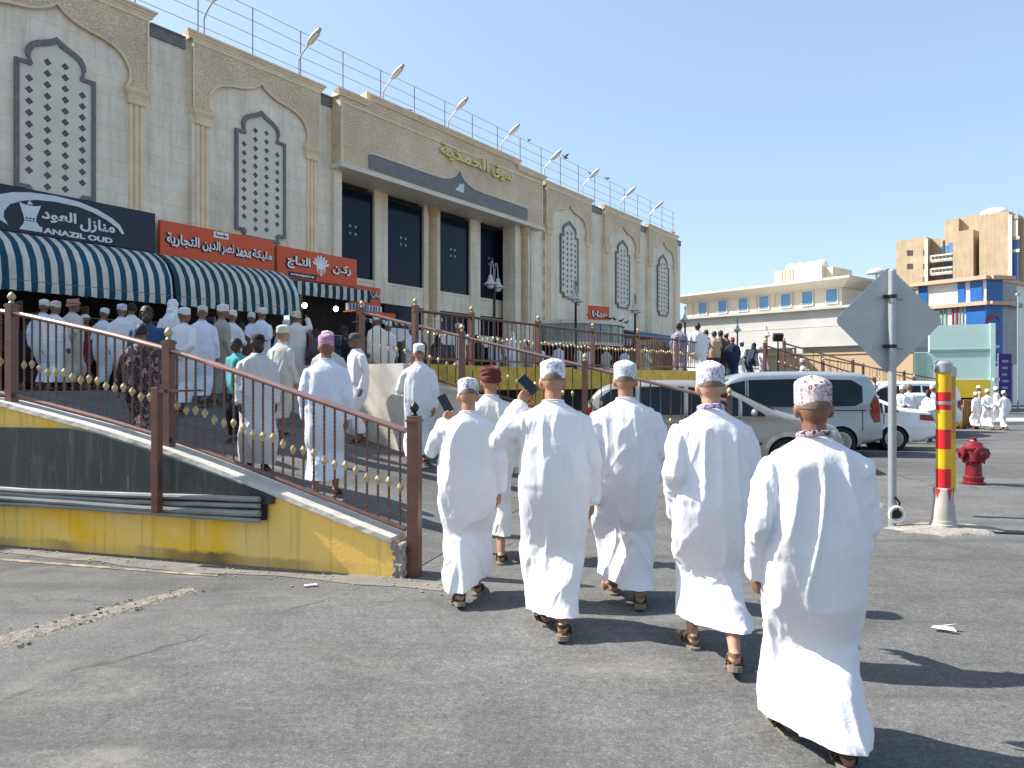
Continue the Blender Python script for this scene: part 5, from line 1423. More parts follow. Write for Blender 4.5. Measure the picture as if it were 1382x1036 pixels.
# cracked concrete patches round the pole bases
def patch(x, y, rx, ry, lab, seed):
    r1 = random.Random(seed); mb = MB(); rings = []
    for q, h in ((1.0, -0.01), (0.93, 0.012), (0.7, 0.03), (0.35, 0.038), (0.02, 0.042)):
        rings.append([(x + rx*q*(0.85 + 0.3*((math.sin(k*2.1 + seed) + 1)/2))*math.cos(2*PI*k/26), y + ry*q*(0.85 + 0.3*((math.sin(k*1.7 + seed*2) + 1)/2))*math.sin(2*PI*k/26), h + r1.uniform(-0.006, 0.006)) for k in range(26)])
    mb.loft(rings, 0, False, True); o = mb.build('concrete_patch', M['concrete']); tag(o, lab, 'concrete patch')
patch(4.86, 8.28, 0.62, 0.36, 'rough concrete patch round the base of the red and yellow post', 1)
patch(4.55, 10.2, 0.5, 0.7, 'rough pale concrete patch on the road behind the sign pole', 5)

# ---------------------------------------------------------------- red and yellow posts
M['pyellow'] = mat('yellow reflective paint', (0.72, 0.42, 0.012), 0.4, var=0.12, vs=6)
M['pred'] = mat('red reflective paint', (0.60, 0.018, 0.022), 0.4, var=0.12, vs=6)
M['porange'] = mat('faded orange paint', (0.60, 0.27, 0.04), 0.55, var=0.25, vs=6)
M['palecon'] = mat('pale cast concrete', (0.38, 0.36, 0.32), 0.85, var=0.15, vs=7, bump=0.4, bs=35)
def striped_post(x, y, r, segs, cone, lab, grp=True):
    e = empty('barrier_post', (x, y, street_z(x, y))); tag(e, lab, 'post')
    mb = MB(); 
    if cone:
        mb.lathe([(0.145, 0.03), (0.142, 0.06), (0.133, 0.065), (0.130, 0.10), (0.124, 0.105), (0.120, 0.16), (0.110, 0.28), (0.105, 0.30), (0.096, 0.44), (0.085, 0.46), (0.07, 0.47)], n=20)
        c_ = mb.build('concrete_base', M['palecon'], e)
        mb = MB()
        for k in range(5): mb.add([(0.103*math.cos(a), -0.103*math.sin(a), z) for a, z in ((1.2 + k*1.26, 0.46), (1.75 + k*1.26, 0.46), (1.5 + k*1.26, 0.30 + 0.04*(k % 2)))], [(0, 1, 2)], 0, False)
        mb.build('paint_drip', M['pred'], c_)
    for z0, z1, m_ in segs:
        mb = MB(); mb.tube([(0, 0, z0), (0, 0, z1)], r, 18); mb.build('band', m_, e)
    zt = segs[-1][1]
    mb = MB(); mb.lathe([(r*1.18, zt), (r*1.18, zt + 0.10), (r*0.8, zt + 0.13), (0.01, zt + 0.135)], n=18); mb.lathe([(0, -0.02), (0.03, -0.02), (0.03, 0.02), (0, 0.02)], (-r*1.3, -0.02, zt + 0.06), 8, axis='X'); mb.build('cap', M['steel'], e)
    mb = MB(); 
    for z in (1.40,):
        if z < zt: mb.lathe([(r*1.06, z), (r*1.06, z + 0.035)], n=18)
    mb.build('strap', M['steel'], e)
striped_post(4.86, 8.33, 0.078, [(0.44, 0.68, M['pred']), (0.68, 0.90, M['pyellow']), (0.90, 1.12, M['pred']), (1.12, 1.34, M['pyellow']), (1.34, 1.54, M['pred']), (1.54, 1.76, M['pyellow'])], True, 'red and yellow banded post on a pale concrete cone')
striped_post(5.42, 9.15, 0.062, [(0.3, 0.95, M['pyellow']), (0.95, 1.72, M['porange'])], False, 'faded orange and yellow post just behind the red and yellow one')
mb = MB(); mb.tube([(4.98, 8.25, 0.012), (5.3, 8.05, 0.012), (5.6, 7.98, 0.012), (6.5, 7.9, 0.012)], 0.011, 6); tag(mb.build('shadow_line', M['black']), 'thin black tube laid as the painted shadow line of the red and yellow post', 'shadow_line')  # thin dark tube drawn along the banded post's shadow on the road

# fire hydrant
M['hydrant'] = mat('red hydrant paint', (0.16, 0.011, 0.017), 0.35, var=0.25, vs=9, bump=0.1, bs=30)
e = empty('fire_hydrant', (7.52, 12.05, 0)); tag(e, 'dark red fire hydrant on the road at the right', 'fire hydrant')
mb = MB(); mb.lathe([(0.17, 0.0), (0.17, 0.035), (0.14, 0.05), (0.15, 0.09), (0.15, 0.12), (0.125, 0.14), (0.115, 0.34), (0.13, 0.36), (0.165, 0.38), (0.165, 0.42), (0.15, 0.44), (0.15, 0.56), (0.17, 0.57), (0.17, 0.60), (0.15, 0.61), (0.12, 0.67), (0.075, 0.70)], n=20); mb.build('barrel', M['hydrant'], e)
mb = MB(); mb.lathe([(0.06, 0.69), (0.055, 0.715), (0.05, 0.72), (0.05, 0.755), (0.03, 0.76)], n=6); mb.build('operating_nut', M['hydrant'], e)
for ang, rr_, nm in ((0.0, 0.07, 'outlet'), (PI, 0.07, 'outlet'), (-PI/2, 0.09, 'pumper_outlet')):
    mb = MB(); mb.lathe([(rr_*0.8, 0.12), (rr_*0.8, 0.17), (rr_*1.25, 0.175), (rr_*1.25, 0.215), (rr_*0.9, 0.225), (rr_*0.4, 0.23), (rr_*0.4, 0.26), (0.005, 0.262)], n=12, axis='X', M=Matrix.Rotation(ang, 3, 'Z')); o = mb.build(nm, M['hydrant'], e); o.location = (0, 0, 0.50)
mb = MB()
for k in range(8): mb.lathe([(0.014, 0.34), (0.014, 0.43)], (0.152*math.cos(k*PI/4), 0.152*math.sin(k*PI/4), 0), 6)
mb.build('flange_bolt', M['hydrant'], e)

# ---------------------------------------------------------------- vehicles
def interp(pts, x):
    if x <= pts[0][0]: return pts[0][1]
    for (a, va), (b, vb) in zip(pts, pts[1:]):
        if x <= b:
            k = (x - a)/(b - a) if b > a else 0
            return va + (vb - va)*k
    return pts[-1][1]
def smooth_poly(pts, n=2):
    for _ in range(n):
        o = [pts[0]]
        for a, b in zip(pts, pts[1:]):
            o += [(a[0]*.8 + b[0]*.2, a[1]*.8 + b[1]*.2), (a[0]*.2 + b[0]*.8, a[1]*.2 + b[1]*.8)]
        pts = o + [pts[-1]]
    return pts
def vehicle(name, label, cat, loc, rz, L, Wd, roof, belt, bottom, wheels, wr, paint, wins, front, rear, lights, group=None, tumble=0.13, gaps=(), strips=()):
    """x runs from nose 0 to tail L; roof/belt = outlines (x,z)"""
    e = empty(name, loc, rz); tag(e, label, cat, group)
    roof = smooth_poly(roof); hw0 = Wd/2; zmax = max(z for _, z in roof)
    def zb(x): return interp(belt, x)
    def zr(x): return interp(roof, x)
    def plan(x):
        k = min(x, L - x)/0.75
        return hw0*(1 - 0.26*max(0, 1 - k)**2.4)
    def hw(x, z):
        w = plan(x); b = zb(x)
        if z > b: w -= tumble*((z - b)/max(0.3, zmax - b))**1.25
        elif z < 0.45: w -= 0.07*((0.45 - z)/0.3)
        else: w -= 0.02*abs((z - 0.62)/0.4)
        top = zr(x)
        if z > top - 0.10: w -= 0.16*(max(0, (z - top + 0.10))/0.10)**2.2
        return max(w, 0.05)
    nxs = int(L/0.045); X = [L*i/nxs for i in range(nxs + 1)]
    mb = MB(); rings = []
    for x in X:
        t_ = zr(x); b0 = interp(bottom, x); zs = [b0, b0 + 0.06]
        m = 16
        zs += [b0 + 0.06 + (t_ - 0.10 - b0 - 0.06)*i/m for i in range(1, m + 1)] + [t_ - 0.065, t_ - 0.035, t_ - 0.012, t_]
        half = [(hw(x, z), z) for z in zs]; half[0] = (half[1][0] - 0.10, b0)
        half.append((half[-1][0]*0.6, t_ + 0.012)); half.append((0.0, t_ + 0.018))
        rings.append([(x, y, z) for y, z in half] + [(x, -y, z) for y, z in half[::-1][1:]])
    n = len(rings[0]); vs = [p for r_ in rings for p in r_]; fs = []
    def inarch(p): return any((p[0] - wx)**2 + (p[2] - wr)**2 < (wr*1.17)**2 for wx in wheels) and abs(p[1]) > hw0*0.5
    for i in range(len(rings) - 1):
        for j in range(n):
            k = (j + 1) % n; q = (i*n + j, i*n + k, (i+1)*n + k, (i+1)*n + j)
            c = sum((Vector(vs[a]) for a in q), Vector())/4
            if not inarch(c): fs.append(q)
    fs += [tuple(range(n)), tuple(len(vs) - n + j for j in range(n - 1, -1, -1))]
    mb.add(vs, fs); mb.build('body', paint, e, sharp=50)
    P = lambda x, z, s, o=0.006: (x, s*(hw(x, z) + o), z)
    for wx in wheels:
        for s in (-1, 1):
            mb = MB(); N_ = 24; ring0 = [(wx + wr*1.19*math.cos(a), s*(hw(min(L, max(0, wx)), wr) + 0.004), wr + wr*1.19*math.sin(a)) for a in [PI*k/N_*1.2 - 0.1*PI for k in range(N_ + 1)]]
            ring1 = [(p[0], s*(hw0 - 0.42), p[2]) for p in ring0]
            mb.loft([ring0, ring1], 0, False, False)
            mb.add([(wx + wr*1.2*math.cos(a), s*(hw0 - 0.40), wr + wr*1.2*math.sin(a)) for a in [2*PI*k/20 for k in range(20)]], [tuple(range(20))], 0, False)
            mb.build('wheel_arch', M['gap'], e)
            mb = MB(); an_ = [PI*(-0.16 + 1.32*k/30) for k in range(31)]
            rr_ = []
            for q, oo in ((1.04, 0.0), (1.06, 0.016), (1.12, 0.016), (1.32, 0.004)):
                rr_.append([(wx + wr*q*math.cos(a), s*(hw(wx + wr*q*math.cos(a), max(0.2, wr + wr*q*math.sin(a))) + oo), max(interp(bottom, wx) - 0.01, wr + wr*q*math.sin(a))) for a in an_])
            mb.loft(rr_, 0, False, False); mb.build('arch_lip', paint, e)
        pass
        for s in (-1, 1):
            tw = 0.2; y0 = s*(hw0 - 0.13)
            mb = MB(); mb.lathe([(wr*0.62, -tw/2), (wr*0.93, -tw/2), (wr, -tw/2 + 0.03), (wr, tw/2 - 0.03), (wr*0.93, tw/2), (wr*0.62, tw/2)], (wx, y0, wr), 28, axis='Y')
            w = mb.build('wheel', M['tyre'], e)
            mb = MB(); mb.lathe([(wr*0.64, 0.0), (wr*0.60, 0.02), (wr*0.18, 0.035), (0.01, 0.04)], (wx, y0 + s*(tw/2 - 0.035), wr), 24, axis='Y', M=Matrix.Scale(-s if True else 1, 3, Vector((0, 0, 1))) if False else None)
            if True:
                for k in range(5):
                    a = 2*PI*k/5; c = Vector((wx + wr*0.40*math.cos(a), y0 + s*(tw/2 + 0.0), wr + wr*0.40*math.sin(a)))
                    mb.box(c, (wr*0.42, 0.03, wr*0.12), 0, M=Matrix.Rotation(-a, 3, 'Y'))
                mb.lathe([(wr*0.66, -0.02), (wr*0.66, 0.02), (wr*0.60, 0.025), (wr*0.60, -0.02)], (wx, y0 + s*tw/2, wr), 24, axis='Y')
                mb.lathe([(0.01, -0.03), (wr*0.16, -0.03), (wr*0.16, 0.03), (0.01, 0.03)], (wx, y0 + s*tw/2, wr), 12, axis='Y')
            mb.build('rim', M['rim'], w)
    def side_patch(nm, m_, cols, sides=(-1, 1), o=0.007, nz=5):
        for s in sides:
            mb = MB(); rr = []
            for x, z0, z1 in cols: rr.append([P(x, z0 + (z1 - z0)*k/nz, s, o) for k in range(nz + 1)])
            mb.loft(rr, 0, False, False); mb.build(nm, m_, e)
    def fill(poly):
        """columns (x, zlo, zhi) from low outline and high outline"""
        lo, hi = poly; x0 = max(lo[0][0], hi[0][0]); x1 = min(lo[-1][0], hi[-1][0])
        return [(x0 + (x1 - x0)*i/16, interp(lo, x0 + (x1 - x0)*i/16), interp(hi, x0 + (x1 - x0)*i/16)) for i in range(17)]
    for nm, m_, poly in wins: side_patch(nm, m_, fill(poly), nz=6, o=0.006)
    for nm, m_, poly in lights: side_patch(nm, m_, fill(poly), nz=4, o=0.010)
    def top_patch(nm, m_, xa, xb, inset, k0=0.0):
        mb = MB(); rr = []
        for i in range(13):
            x = xa + (xb - xa)*i/12; t_ = zr(x); w = hw(x, t_ - 0.05) - inset
            rr.append([(x, w*q, t_ + 0.012 + 0.012*(1 - q*q) ) for q in [-1 + 2*j/10 for j in range(11)]])
        mb.loft(rr, 0, False, False); mb.build(nm, m_, e)
    top_patch('windscreen', M['windshield'], front[0], front[1], 0.10)
    if rear: top_patch('rear_window', M['carglass'], rear[0], rear[1], 0.10)
    for x, z0, z1 in gaps: side_patch('door_gap', M['gap'], [(x - 0.009, z0, z1), (x + 0.009, z0, z1)], o=0.004, nz=10)
    for nm, m_, x0, x1, z0, z1, o in strips: side_patch(nm, m_, [(x0 + (x1 - x0)*i/10, z0, z1) for i in range(11)], o=o, nz=1)
    for s in (-1, 1):
        mb = MB(); mx = front[0] + 0.45*(front[1] - front[0]); mb.ell((mx, s*(hw0 + 0.09), zb(mx) + 0.10), (0.06, 0.11, 0.075), 12, 8); mb.box((mx, s*(hw0 - 0.01), zb(mx) + 0.06), (0.05, 0.10, 0.04)); mb.build('wing_mirror', paint, e)
    return e, P, hw
# silver people carrier facing right (nearest)
vr = math.atan2(0.14, -1)     # local +x points to the tail
def place_vehicle(nose, tail): return Vector(nose), math.atan2(tail[1] - nose[1], tail[0] - nose[0])
loc, rz = place_vehicle((6.15, 14.1, 0), (1.42, 15.2, 0)); loc.z = street_z(4, 14.6)
vehicle('people_carrier', 'silver beige people carrier parked facing right behind the ramp railing', 'car', loc, rz, 4.85, 1.84,
  [(0, 0.70), (0.08, 0.86), (0.5, 0.98), (1.12, 1.12), (2.05, 1.60), (2.6, 1.70), (3.6, 1.70), (4.35, 1.62), (4.65, 1.30), (4.80, 0.95), (4.85, 0.7)],
  [(0, 0.72), (0.5, 0.92), (1.1, 1.00), (2.5, 1.03), (4.85, 1.08)], [(0, 0.30), (0.5, 0.2), (4.3, 0.22), (4.85, 0.35)], (0.95, 3.85), 0.33, M['carsilver'],
  [('quarter_window', M['carglass'], ([(1.35, 1.04), (1.75, 1.04)], [(1.35, 1.07), (1.75, 1.33)])),
   ('side_window', M['carglass'], ([(1.82, 1.04), (2.72, 1.05)], [(1.82, 1.36), (2.15, 1.53), (2.72, 1.58)])),
   ('side_window', M['carglass'], ([(2.80, 1.05), (3.62, 1.07)], [(2.80, 1.585), (3.62, 1.58)])),
   ('side_window', M['carglass'], ([(3.70, 1.07), (4.38, 1.12)], [(3.70, 1.58), (4.15, 1.53), (4.38, 1.36)]))],
  (1.16, 2.02), (4.38, 4.66), [('headlight', M['clearlamp'], ([(0.12, 0.70), (0.62, 0.74)], [(0.12, 0.80), (0.62, 0.90)])), ('tail_light', M['redlamp'], ([(4.55, 0.85), (4.76, 0.85)], [(4.55, 1.2), (4.76, 1.05)]))],
  gaps=((1.80, 0.35, 1.02), (2.76, 0.3, 1.04), (3.66, 0.5, 1.05)), strips=(('door_handle', M['carsilver'], 2.5, 2.68, 0.93, 0.96, 0.03), ('door_handle', M['carsilver'], 3.4, 3.58, 0.93, 0.96, 0.03), ('side_moulding', M['gap'], 1.4, 3.4, 0.52, 0.56, 0.012)))
# silver van facing left
loc, rz = place_vehicle((3.45, 18.2, 0), (8.55, 17.55, 0)); loc.z = street_z(6, 17.8)
VAN = dict(roof=[(0, 0.75), (0.06, 1.0), (0.55, 1.12), (0.95, 1.20), (1.75, 1.82), (2.1, 1.92), (3.2, 1.95), (4.6, 1.93), (4.88, 1.80), (5.05, 1.30), (5.12, 1.0), (5.12, 0.75)],
  belt=[(0, 0.8), (0.6, 1.02), (1.2, 1.10), (5.12, 1.14)], bottom=[(0, 0.32), (0.5, 0.24), (4.5, 0.26), (5.12, 0.38)])
vehicle('van', 'silver passenger van with dark windows parked facing left behind the people carrier', 'van', loc, rz, 5.12, 1.92, VAN['roof'], VAN['belt'], VAN['bottom'], (0.95, 4.15), 0.345, M['vansilver'],
  [('side_window', M['carglass'], ([(1.30, 1.13), (2.05, 1.13)], [(1.30, 1.35), (1.72, 1.66), (2.05, 1.74)])),
   ('side_window', M['carglass'], ([(2.13, 1.13), (3.30, 1.14)], [(2.13, 1.75), (3.30, 1.78)])),
   ('side_window', M['carglass'], ([(3.38, 1.16), (3.45, 1.14), (4.45, 1.16), (4.62, 1.25)], [(3.38, 1.77), (4.40, 1.75), (4.62, 1.60)]))],
  (1.0, 1.70), (4.92, 5.03), [('tail_light', M['redlamp'], ([(4.80, 0.98), (4.90, 0.78), (5.06, 0.80)], [(4.80, 1.20), (4.92, 1.42), (5.06, 1.25)])), ('headlight', M['clearlamp'], ([(0.08, 0.78), (0.55, 0.85)], [(0.08, 0.95), (0.55, 1.05)]))],
  gaps=((2.09, 0.4, 1.75), (3.34, 0.4, 1.75), (4.62, 0.6, 1.1)), tumble=0.10, strips=(('sliding_rail', M['gap'], 3.4, 4.7, 1.05, 1.07, 0.006), ('waist_crease', M['vansilver'], 1.5, 4.75, 0.93, 0.96, 0.012), ('door_handle', M['vansilver'], 2.2, 2.4, 1.0, 1.03, 0.03)))
# white saloon facing left behind the van
SAL = dict(roof=[(0, 0.6), (0.08, 0.75), (1.1, 0.95), (1.35, 1.0), (2.05, 1.38), (2.5, 1.44), (3.1, 1.42), (3.95, 1.06), (4.45, 1.02), (4.62, 0.92), (4.66, 0.6)], belt=[(0, 0.62), (1.2, 0.88), (4.0, 0.97), (4.66, 0.95)], bottom=[(0, 0.28), (0.5, 0.2), (4.2, 0.24), (4.66, 0.36)])
SALW = [('side_window', M['carglass'], ([(1.62, 0.92), (2.55, 0.94)], [(1.62, 1.0), (2.1, 1.29), (2.55, 1.35)])), ('side_window', M['carglass'], ([(2.62, 0.94), (3.35, 0.96)], [(2.62, 1.35), (3.1, 1.31), (3.35, 1.20)])), ('quarter_window', M['carglass'], ([(3.40, 0.97), (3.72, 0.99)], [(3.40, 1.18), (3.72, 1.02)]))]
SALL = [('tail_light', M['redlamp'], ([(4.22, 0.80), (4.62, 0.76)], [(4.22, 0.93), (4.62, 0.92)])), ('headlight', M['clearlamp'], ([(0.1, 0.60), (0.5, 0.65)], [(0.1, 0.70), (0.5, 0.78)]))]
def saloon(label, nose, tail, paint=M['carwhite']):
    loc, rz = place_vehicle(nose, tail); loc.z = street_z(nose[0], nose[1])
    vehicle('saloon_car', label, 'car', loc, rz, 4.66, 1.78, SAL['roof'], SAL['belt'], SAL['bottom'], (0.9, 3.62), 0.325, paint, SALW, (1.32, 2.02), (3.15, 3.92), SALL, gaps=((1.6, 0.35, 0.9), (2.58, 0.32, 0.93), (3.38, 0.6, 0.95)), strips=(('door_handle', M['gap'], 3.1, 3.3, 0.85, 0.88, 0.02), ('door_handle', M['carwhite'], 2.3, 2.5, 0.84, 0.87, 0.03)))
saloon('white saloon car whose rear shows to the right of the silver van', (6.1, 19.9, 0), (10.55, 19.1, 0))
saloon('white saloon car facing the camera behind the man in white at the orange post', (13.0, 24.0, 0), (15.4, 27.6, 0))
loc, rz = place_vehicle((12.0, 28.4, 0), (17.1, 28.9, 0)); loc.z = street_z(14, 28)
vehicle('van', 'long white van with dark windows parked beyond the white saloon car', 'van', loc, rz, 5.12, 1.92, VAN['roof'], VAN['belt'], VAN['bottom'], (0.95, 4.15), 0.345, M['carwhite'],
  [('side_window', M['carglass'], ([(1.30, 1.13), (2.05, 1.13)], [(1.30, 1.35), (1.72, 1.66), (2.05, 1.74)])), ('side_window', M['carglass'], ([(2.13, 1.13), (3.30, 1.14)], [(2.13, 1.75), (3.30, 1.78)])), ('side_window', M['carglass'], ([(3.38, 1.14), (4.62, 1.20)], [(3.38, 1.77), (4.62, 1.70)]))],
  (1.0, 1.70), (4.92, 5.03), [('tail_light', M['redlamp'], ([(4.80, 0.98), (5.06, 0.80)], [(4.80, 1.20), (5.06, 1.25)]))], tumble=0.10)
# ---------------------------------------------------------------- people
def skinmat(name, c):
    t = NT(name); v = t.coord()
    k = t.mix(1.0, c, t.ramp(t.noise(v, 14, 5), [(0.3, (0.85, 0.80, 0.78)), (0.7, (1.1, 1.08, 1.06))]), 'MULTIPLY')
    m_ = t.out(k, 0.5, 0, t.bump(t.noise(v, 160, 3), 0.12, 0.002), 0.4)
    t.p.inputs['Subsurface Weight'].default_value = 0.08; t.p.inputs['Subsurface Radius'].default_value = (0.02, 0.008, 0.004)
    return m_
SKIN = {'tan': skinmat('tan skin', (0.36, 0.19, 0.115)), 'brown': skinmat('brown skin', (0.21, 0.105, 0.065)), 'dark': skinmat('dark brown skin', (0.075, 0.036, 0.025)), 'fair': skinmat('light skin', (0.45, 0.26, 0.17))}
def cloth(name, c, sheer=0.0, wr=0.35):
    t = NT(name); v = t.coord()
    w1 = t.noise(t.coord((14, 14, 5)), 1.0, 5, 0.6, 0.6)
    k = t.mix(1.0, c, t.ramp(t.noise(v, 2.5, 4), [(0.3, 0.95), (0.7, 1.04)]), 'MULTIPLY')
    nm = t.bump(w1, wr, 0.02); nm = t.bump(t.noise(v, 420, 2), 0.10, 0.001, nm)
    m_ = t.out(k, 0.85, 0, nm, 0.2)
    t.p.inputs['Sheen Weight'].default_value = 0.15
    return m_
CL = {'white': cloth('white cotton', (0.70, 0.69, 0.72)), 'offwhite': cloth('off white cotton', (0.68, 0.655, 0.605)), 'cream': cloth('cream cotton', (0.57, 0.53, 0.435)), 'bluewhite': cloth('bluish white cotton', (0.64, 0.67, 0.755)),
      'grey': cloth('light grey cotton', (0.50, 0.49, 0.50)), 'warmgrey': cloth('warm grey cotton', (0.52, 0.49, 0.45)), 'olive': cloth('greyish olive cotton', (0.33, 0.31, 0.27)), 'navy': cloth('navy cloth', (0.018, 0.030, 0.065)),
      'black': cloth('black cloth', (0.014, 0.014, 0.017)), 'brown': cloth('brown cloth', (0.095, 0.055, 0.04)), 'tan': cloth('tan cloth', (0.42, 0.30, 0.21)), 'lilac': cloth('lilac grey cloth', (0.24, 0.22, 0.30)), 'teal': cloth('teal cloth', (0.06, 0.33, 0.36)), 'blueshirt': cloth('dark blue shirt', (0.03, 0.075, 0.16)), 'maroon': cloth('maroon cloth', (0.16, 0.03, 0.035)), 'red': cloth('red cloth', (0.42, 0.02, 0.03)), 'pink': cloth('pink cloth', (0.55, 0.04, 0.16)), 'darkgrey': cloth('dark grey cloth', (0.07, 0.07, 0.08))}
def printed(name, base, cols, sc=16):
    t = NT(name); v = t.coord(); c = base
    for i, k in enumerate(cols):
        f = t.ramp(t.noise(t.coord((1, 1, 0.8)), sc + 3*i, 2, 0.5, 0.5 + i), [(0.55 + 0.02*i, 0.0), (0.58 + 0.02*i, 1.0)])
        c = t.mix(f, c, k)
    return t.out(c, 0.85, 0, t.bump(t.noise(v, 20, 4), 0.25, 0.01), 0.2)
CL['print'] = printed('dark printed cloth', (0.035, 0.03, 0.035), [(0.30, 0.24, 0.22), (0.16, 0.04, 0.05), (0.10, 0.10, 0.14)])
def kumma(name, base, ink, dens=0.5, sc=70):
    t = NT(name); v = t.coord()
    vo = t.n('TexVoronoi'); vo.inputs['Scale'].default_value = sc*0.55; t.l(v, vo.inputs['Vector'])
    ring = t.ramp(vo.outputs['Distance'], [(0.16, 0.0), (0.22, 1.0), (0.34, 1.0), (0.42, 0.0)])
    dots = t.ramp(t.noise(v, sc*1.3, 2, 0.5), [(0.50, 0.0), (0.56, 1.0)])
    tc = t.n('TexCoord'); sp = t.n('SeparateXYZ'); t.l(tc.outputs['Object'], sp.inputs[0])
    band = t.math('FRACT', t.math('MULTIPLY', sp.outputs['Z'], 24.0)); edge = t.ramp(band, [(0.04, 1.0), (0.10, 0.0), (0.90, 0.0), (0.97, 1.0)])
    f = t.math('MULTIPLY', t.math('MAXIMUM', t.math('MAXIMUM', ring, t.math('MULTIPLY', dots, 0.7)), t.math('MULTIPLY', edge, 0.5)), t.ramp(t.noise(v, 11, 2), [(0.38, 0.25), (0.55, 1.0)]))
    return t.out(t.mix(t.math('MULTIPLY', f, dens), base, ink), 0.85, 0, t.bump(t.noise(v, 120, 3), 0.3, 0.003), 0.2)
KM = {'plain': kumma('white cap', (0.66, 0.66, 0.65), (0.45, 0.45, 0.5), 0.3), 'purple': kumma('white cap with purple stitching', (0.64, 0.63, 0.68), (0.13, 0.10, 0.28), 0.95, 75), 'dark': kumma('white cap with dark stitching', (0.64, 0.65, 0.66), (0.03, 0.05, 0.09), 1.0, 60), 'green': kumma('white cap with teal stitching', (0.62, 0.65, 0.645), (0.06, 0.16, 0.22), 0.85, 75), 'pink': kumma('pinkish cap with maroon stitching', (0.60, 0.52, 0.515), (0.13, 0.03, 0.06), 0.95, 70), 'magenta': kumma('magenta patterned cap', (0.50, 0.30, 0.42), (0.26, 0.03, 0.16), 1.0, 55), 'beige': kumma('beige cap', (0.62, 0.60, 0.52), (0.32, 0.30, 0.24), 0.6), 'mint': kumma('pale green cap', (0.60, 0.68, 0.62), (0.30, 0.38, 0.33), 0.5), 'rose': kumma('pale rose cap', (0.70, 0.55, 0.52), (0.35, 0.14, 0.12), 0.7)}
def turbanmat(name, c):
    t = NT(name); v = t.coord(); return t.out(t.mix(1.0, c, t.ramp(t.noise(t.coord((5, 5, 26)), 1.5, 3, 0.6, 1.2), [(0.35, 0.6), (0.65, 1.3)]), 'MULTIPLY'), 0.8, 0, t.bump(t.noise(t.coord((6, 6, 30)), 1.5, 4), 0.5, 0.02), 0.2)
TB = {'brown': turbanmat('wine brown turban', (0.13, 0.032, 0.028)), 'cream': turbanmat('cream turban', (0.62, 0.56, 0.44)), 'rust': turbanmat('rust patterned turban', (0.42, 0.22, 0.17)), 'redcap': turbanmat('red cap', (0.5, 0.02, 0.03)), 'white': turbanmat('white head cloth', (0.78, 0.80, 0.84))}
HAIR = {'grey': mat('short grey hair', (0.15, 0.11, 0.085), 0.8, var=0.3, vs=40, bump=0.5, bs=300), 'black': mat('black hair', (0.012, 0.011, 0.011), 0.6, var=0.3, vs=40, bump=0.5, bs=220)}
M['sandal'] = mat('black sandal leather', (0.022, 0.019, 0.018), 0.6, var=0.3); M['sandal2'] = mat('brown sandal leather', (0.13, 0.08, 0.05), 0.6, var=0.3); M['sole'] = mat('sandal sole', (0.16, 0.14, 0.11), 0.8)
M['eye'] = mat('eye', (0.02, 0.015, 0.012), 0.15)
M['phone'] = mat('black phone glass', (0.012, 0.016, 0.024), 0.12, var=0.1); M['phonecase'] = mat('phone case', (0.03, 0.035, 0.045), 0.5)
V = Vector
def lerp(a, b, k): return a + (b - a)*k
def bez(a, b, c, k): return a*(1-k)**2 + b*2*k*(1-k) + c*k*k

def hand_shapes(mb, wrist, fdir, pdir, side, curl=0.35, sc=1.0, thumb_dir=None, grip=None):
    """palm + four unequal bent fingers + thumb; fdir = along the fingers, pdir = the way the palm faces"""
    f = fdir.normalized(); p = (pdir - f*pdir.dot(f)).normalized(); a = f.cross(p).normalized()*side
    # a points to the thumb side
    w = wrist
    rings = []
    for q, wd, th in ((-0.01, 0.026, 0.021), (0.02, 0.032, 0.020), (0.05, 0.040, 0.018), (0.085, 0.042, 0.016), (0.098, 0.036, 0.012)):
        c = w + f*q*sc
        rings.append([c + a*(wd*sc*math.cos(t)) + p*(th*sc*math.sin(t)) for t in [2*PI*i/12 for i in range(12)]])
    mb.loft(rings)
    for i, (off, L, r) in enumerate(((0.031, 0.072, 0.0092), (0.0105, 0.080, 0.0096), (-0.0105, 0.074, 0.0092), (-0.030, 0.058, 0.0082))):
        b = w + f*(0.088 - 0.004*abs(i - 1.3))*sc + a*off*sc
        cu = curl*(1 + 0.12*i); d0 = f + a*(0.10*(1.5 - i)/1.5)
        pts = [b - f*0.02*sc, b]; d = d0.normalized(); rr = [r*sc, r*sc]
        for k, seg in enumerate((0.45, 0.31, 0.24)):
            rot = Matrix.Rotation(cu*(0.8 if k == 0 else 1.0), 3, f.cross(p))
            d = rot @ d; pts.append(pts[-1] + d*(L*seg*sc)); rr.append(r*sc*(0.95 - 0.11*(k + 1)))
        mb.tube(pts, rr, 8)
        mb.ell(pts[-1], (rr[-1]*1.0,)*3, 8, 5)
    tb = w + f*0.028*sc + a*0.028*sc
    td = (f*0.62 + a*0.75 + p*0.25).normalized() if thumb_dir is None else thumb_dir
    mid_ = tb + td*0.035*sc; tip = mid_ + (td*0.5 + f*0.75 + p*curl*0.9).normalized()*0.034*sc
    mb.tube([tb - td*0.014*sc, tb + td*0.012*sc, mid_, tip], [0.0125*sc, 0.0125*sc, 0.0105*sc, 0.008*sc], 8); mb.ell(tip, (0.008*sc,)*3, 8, 5)

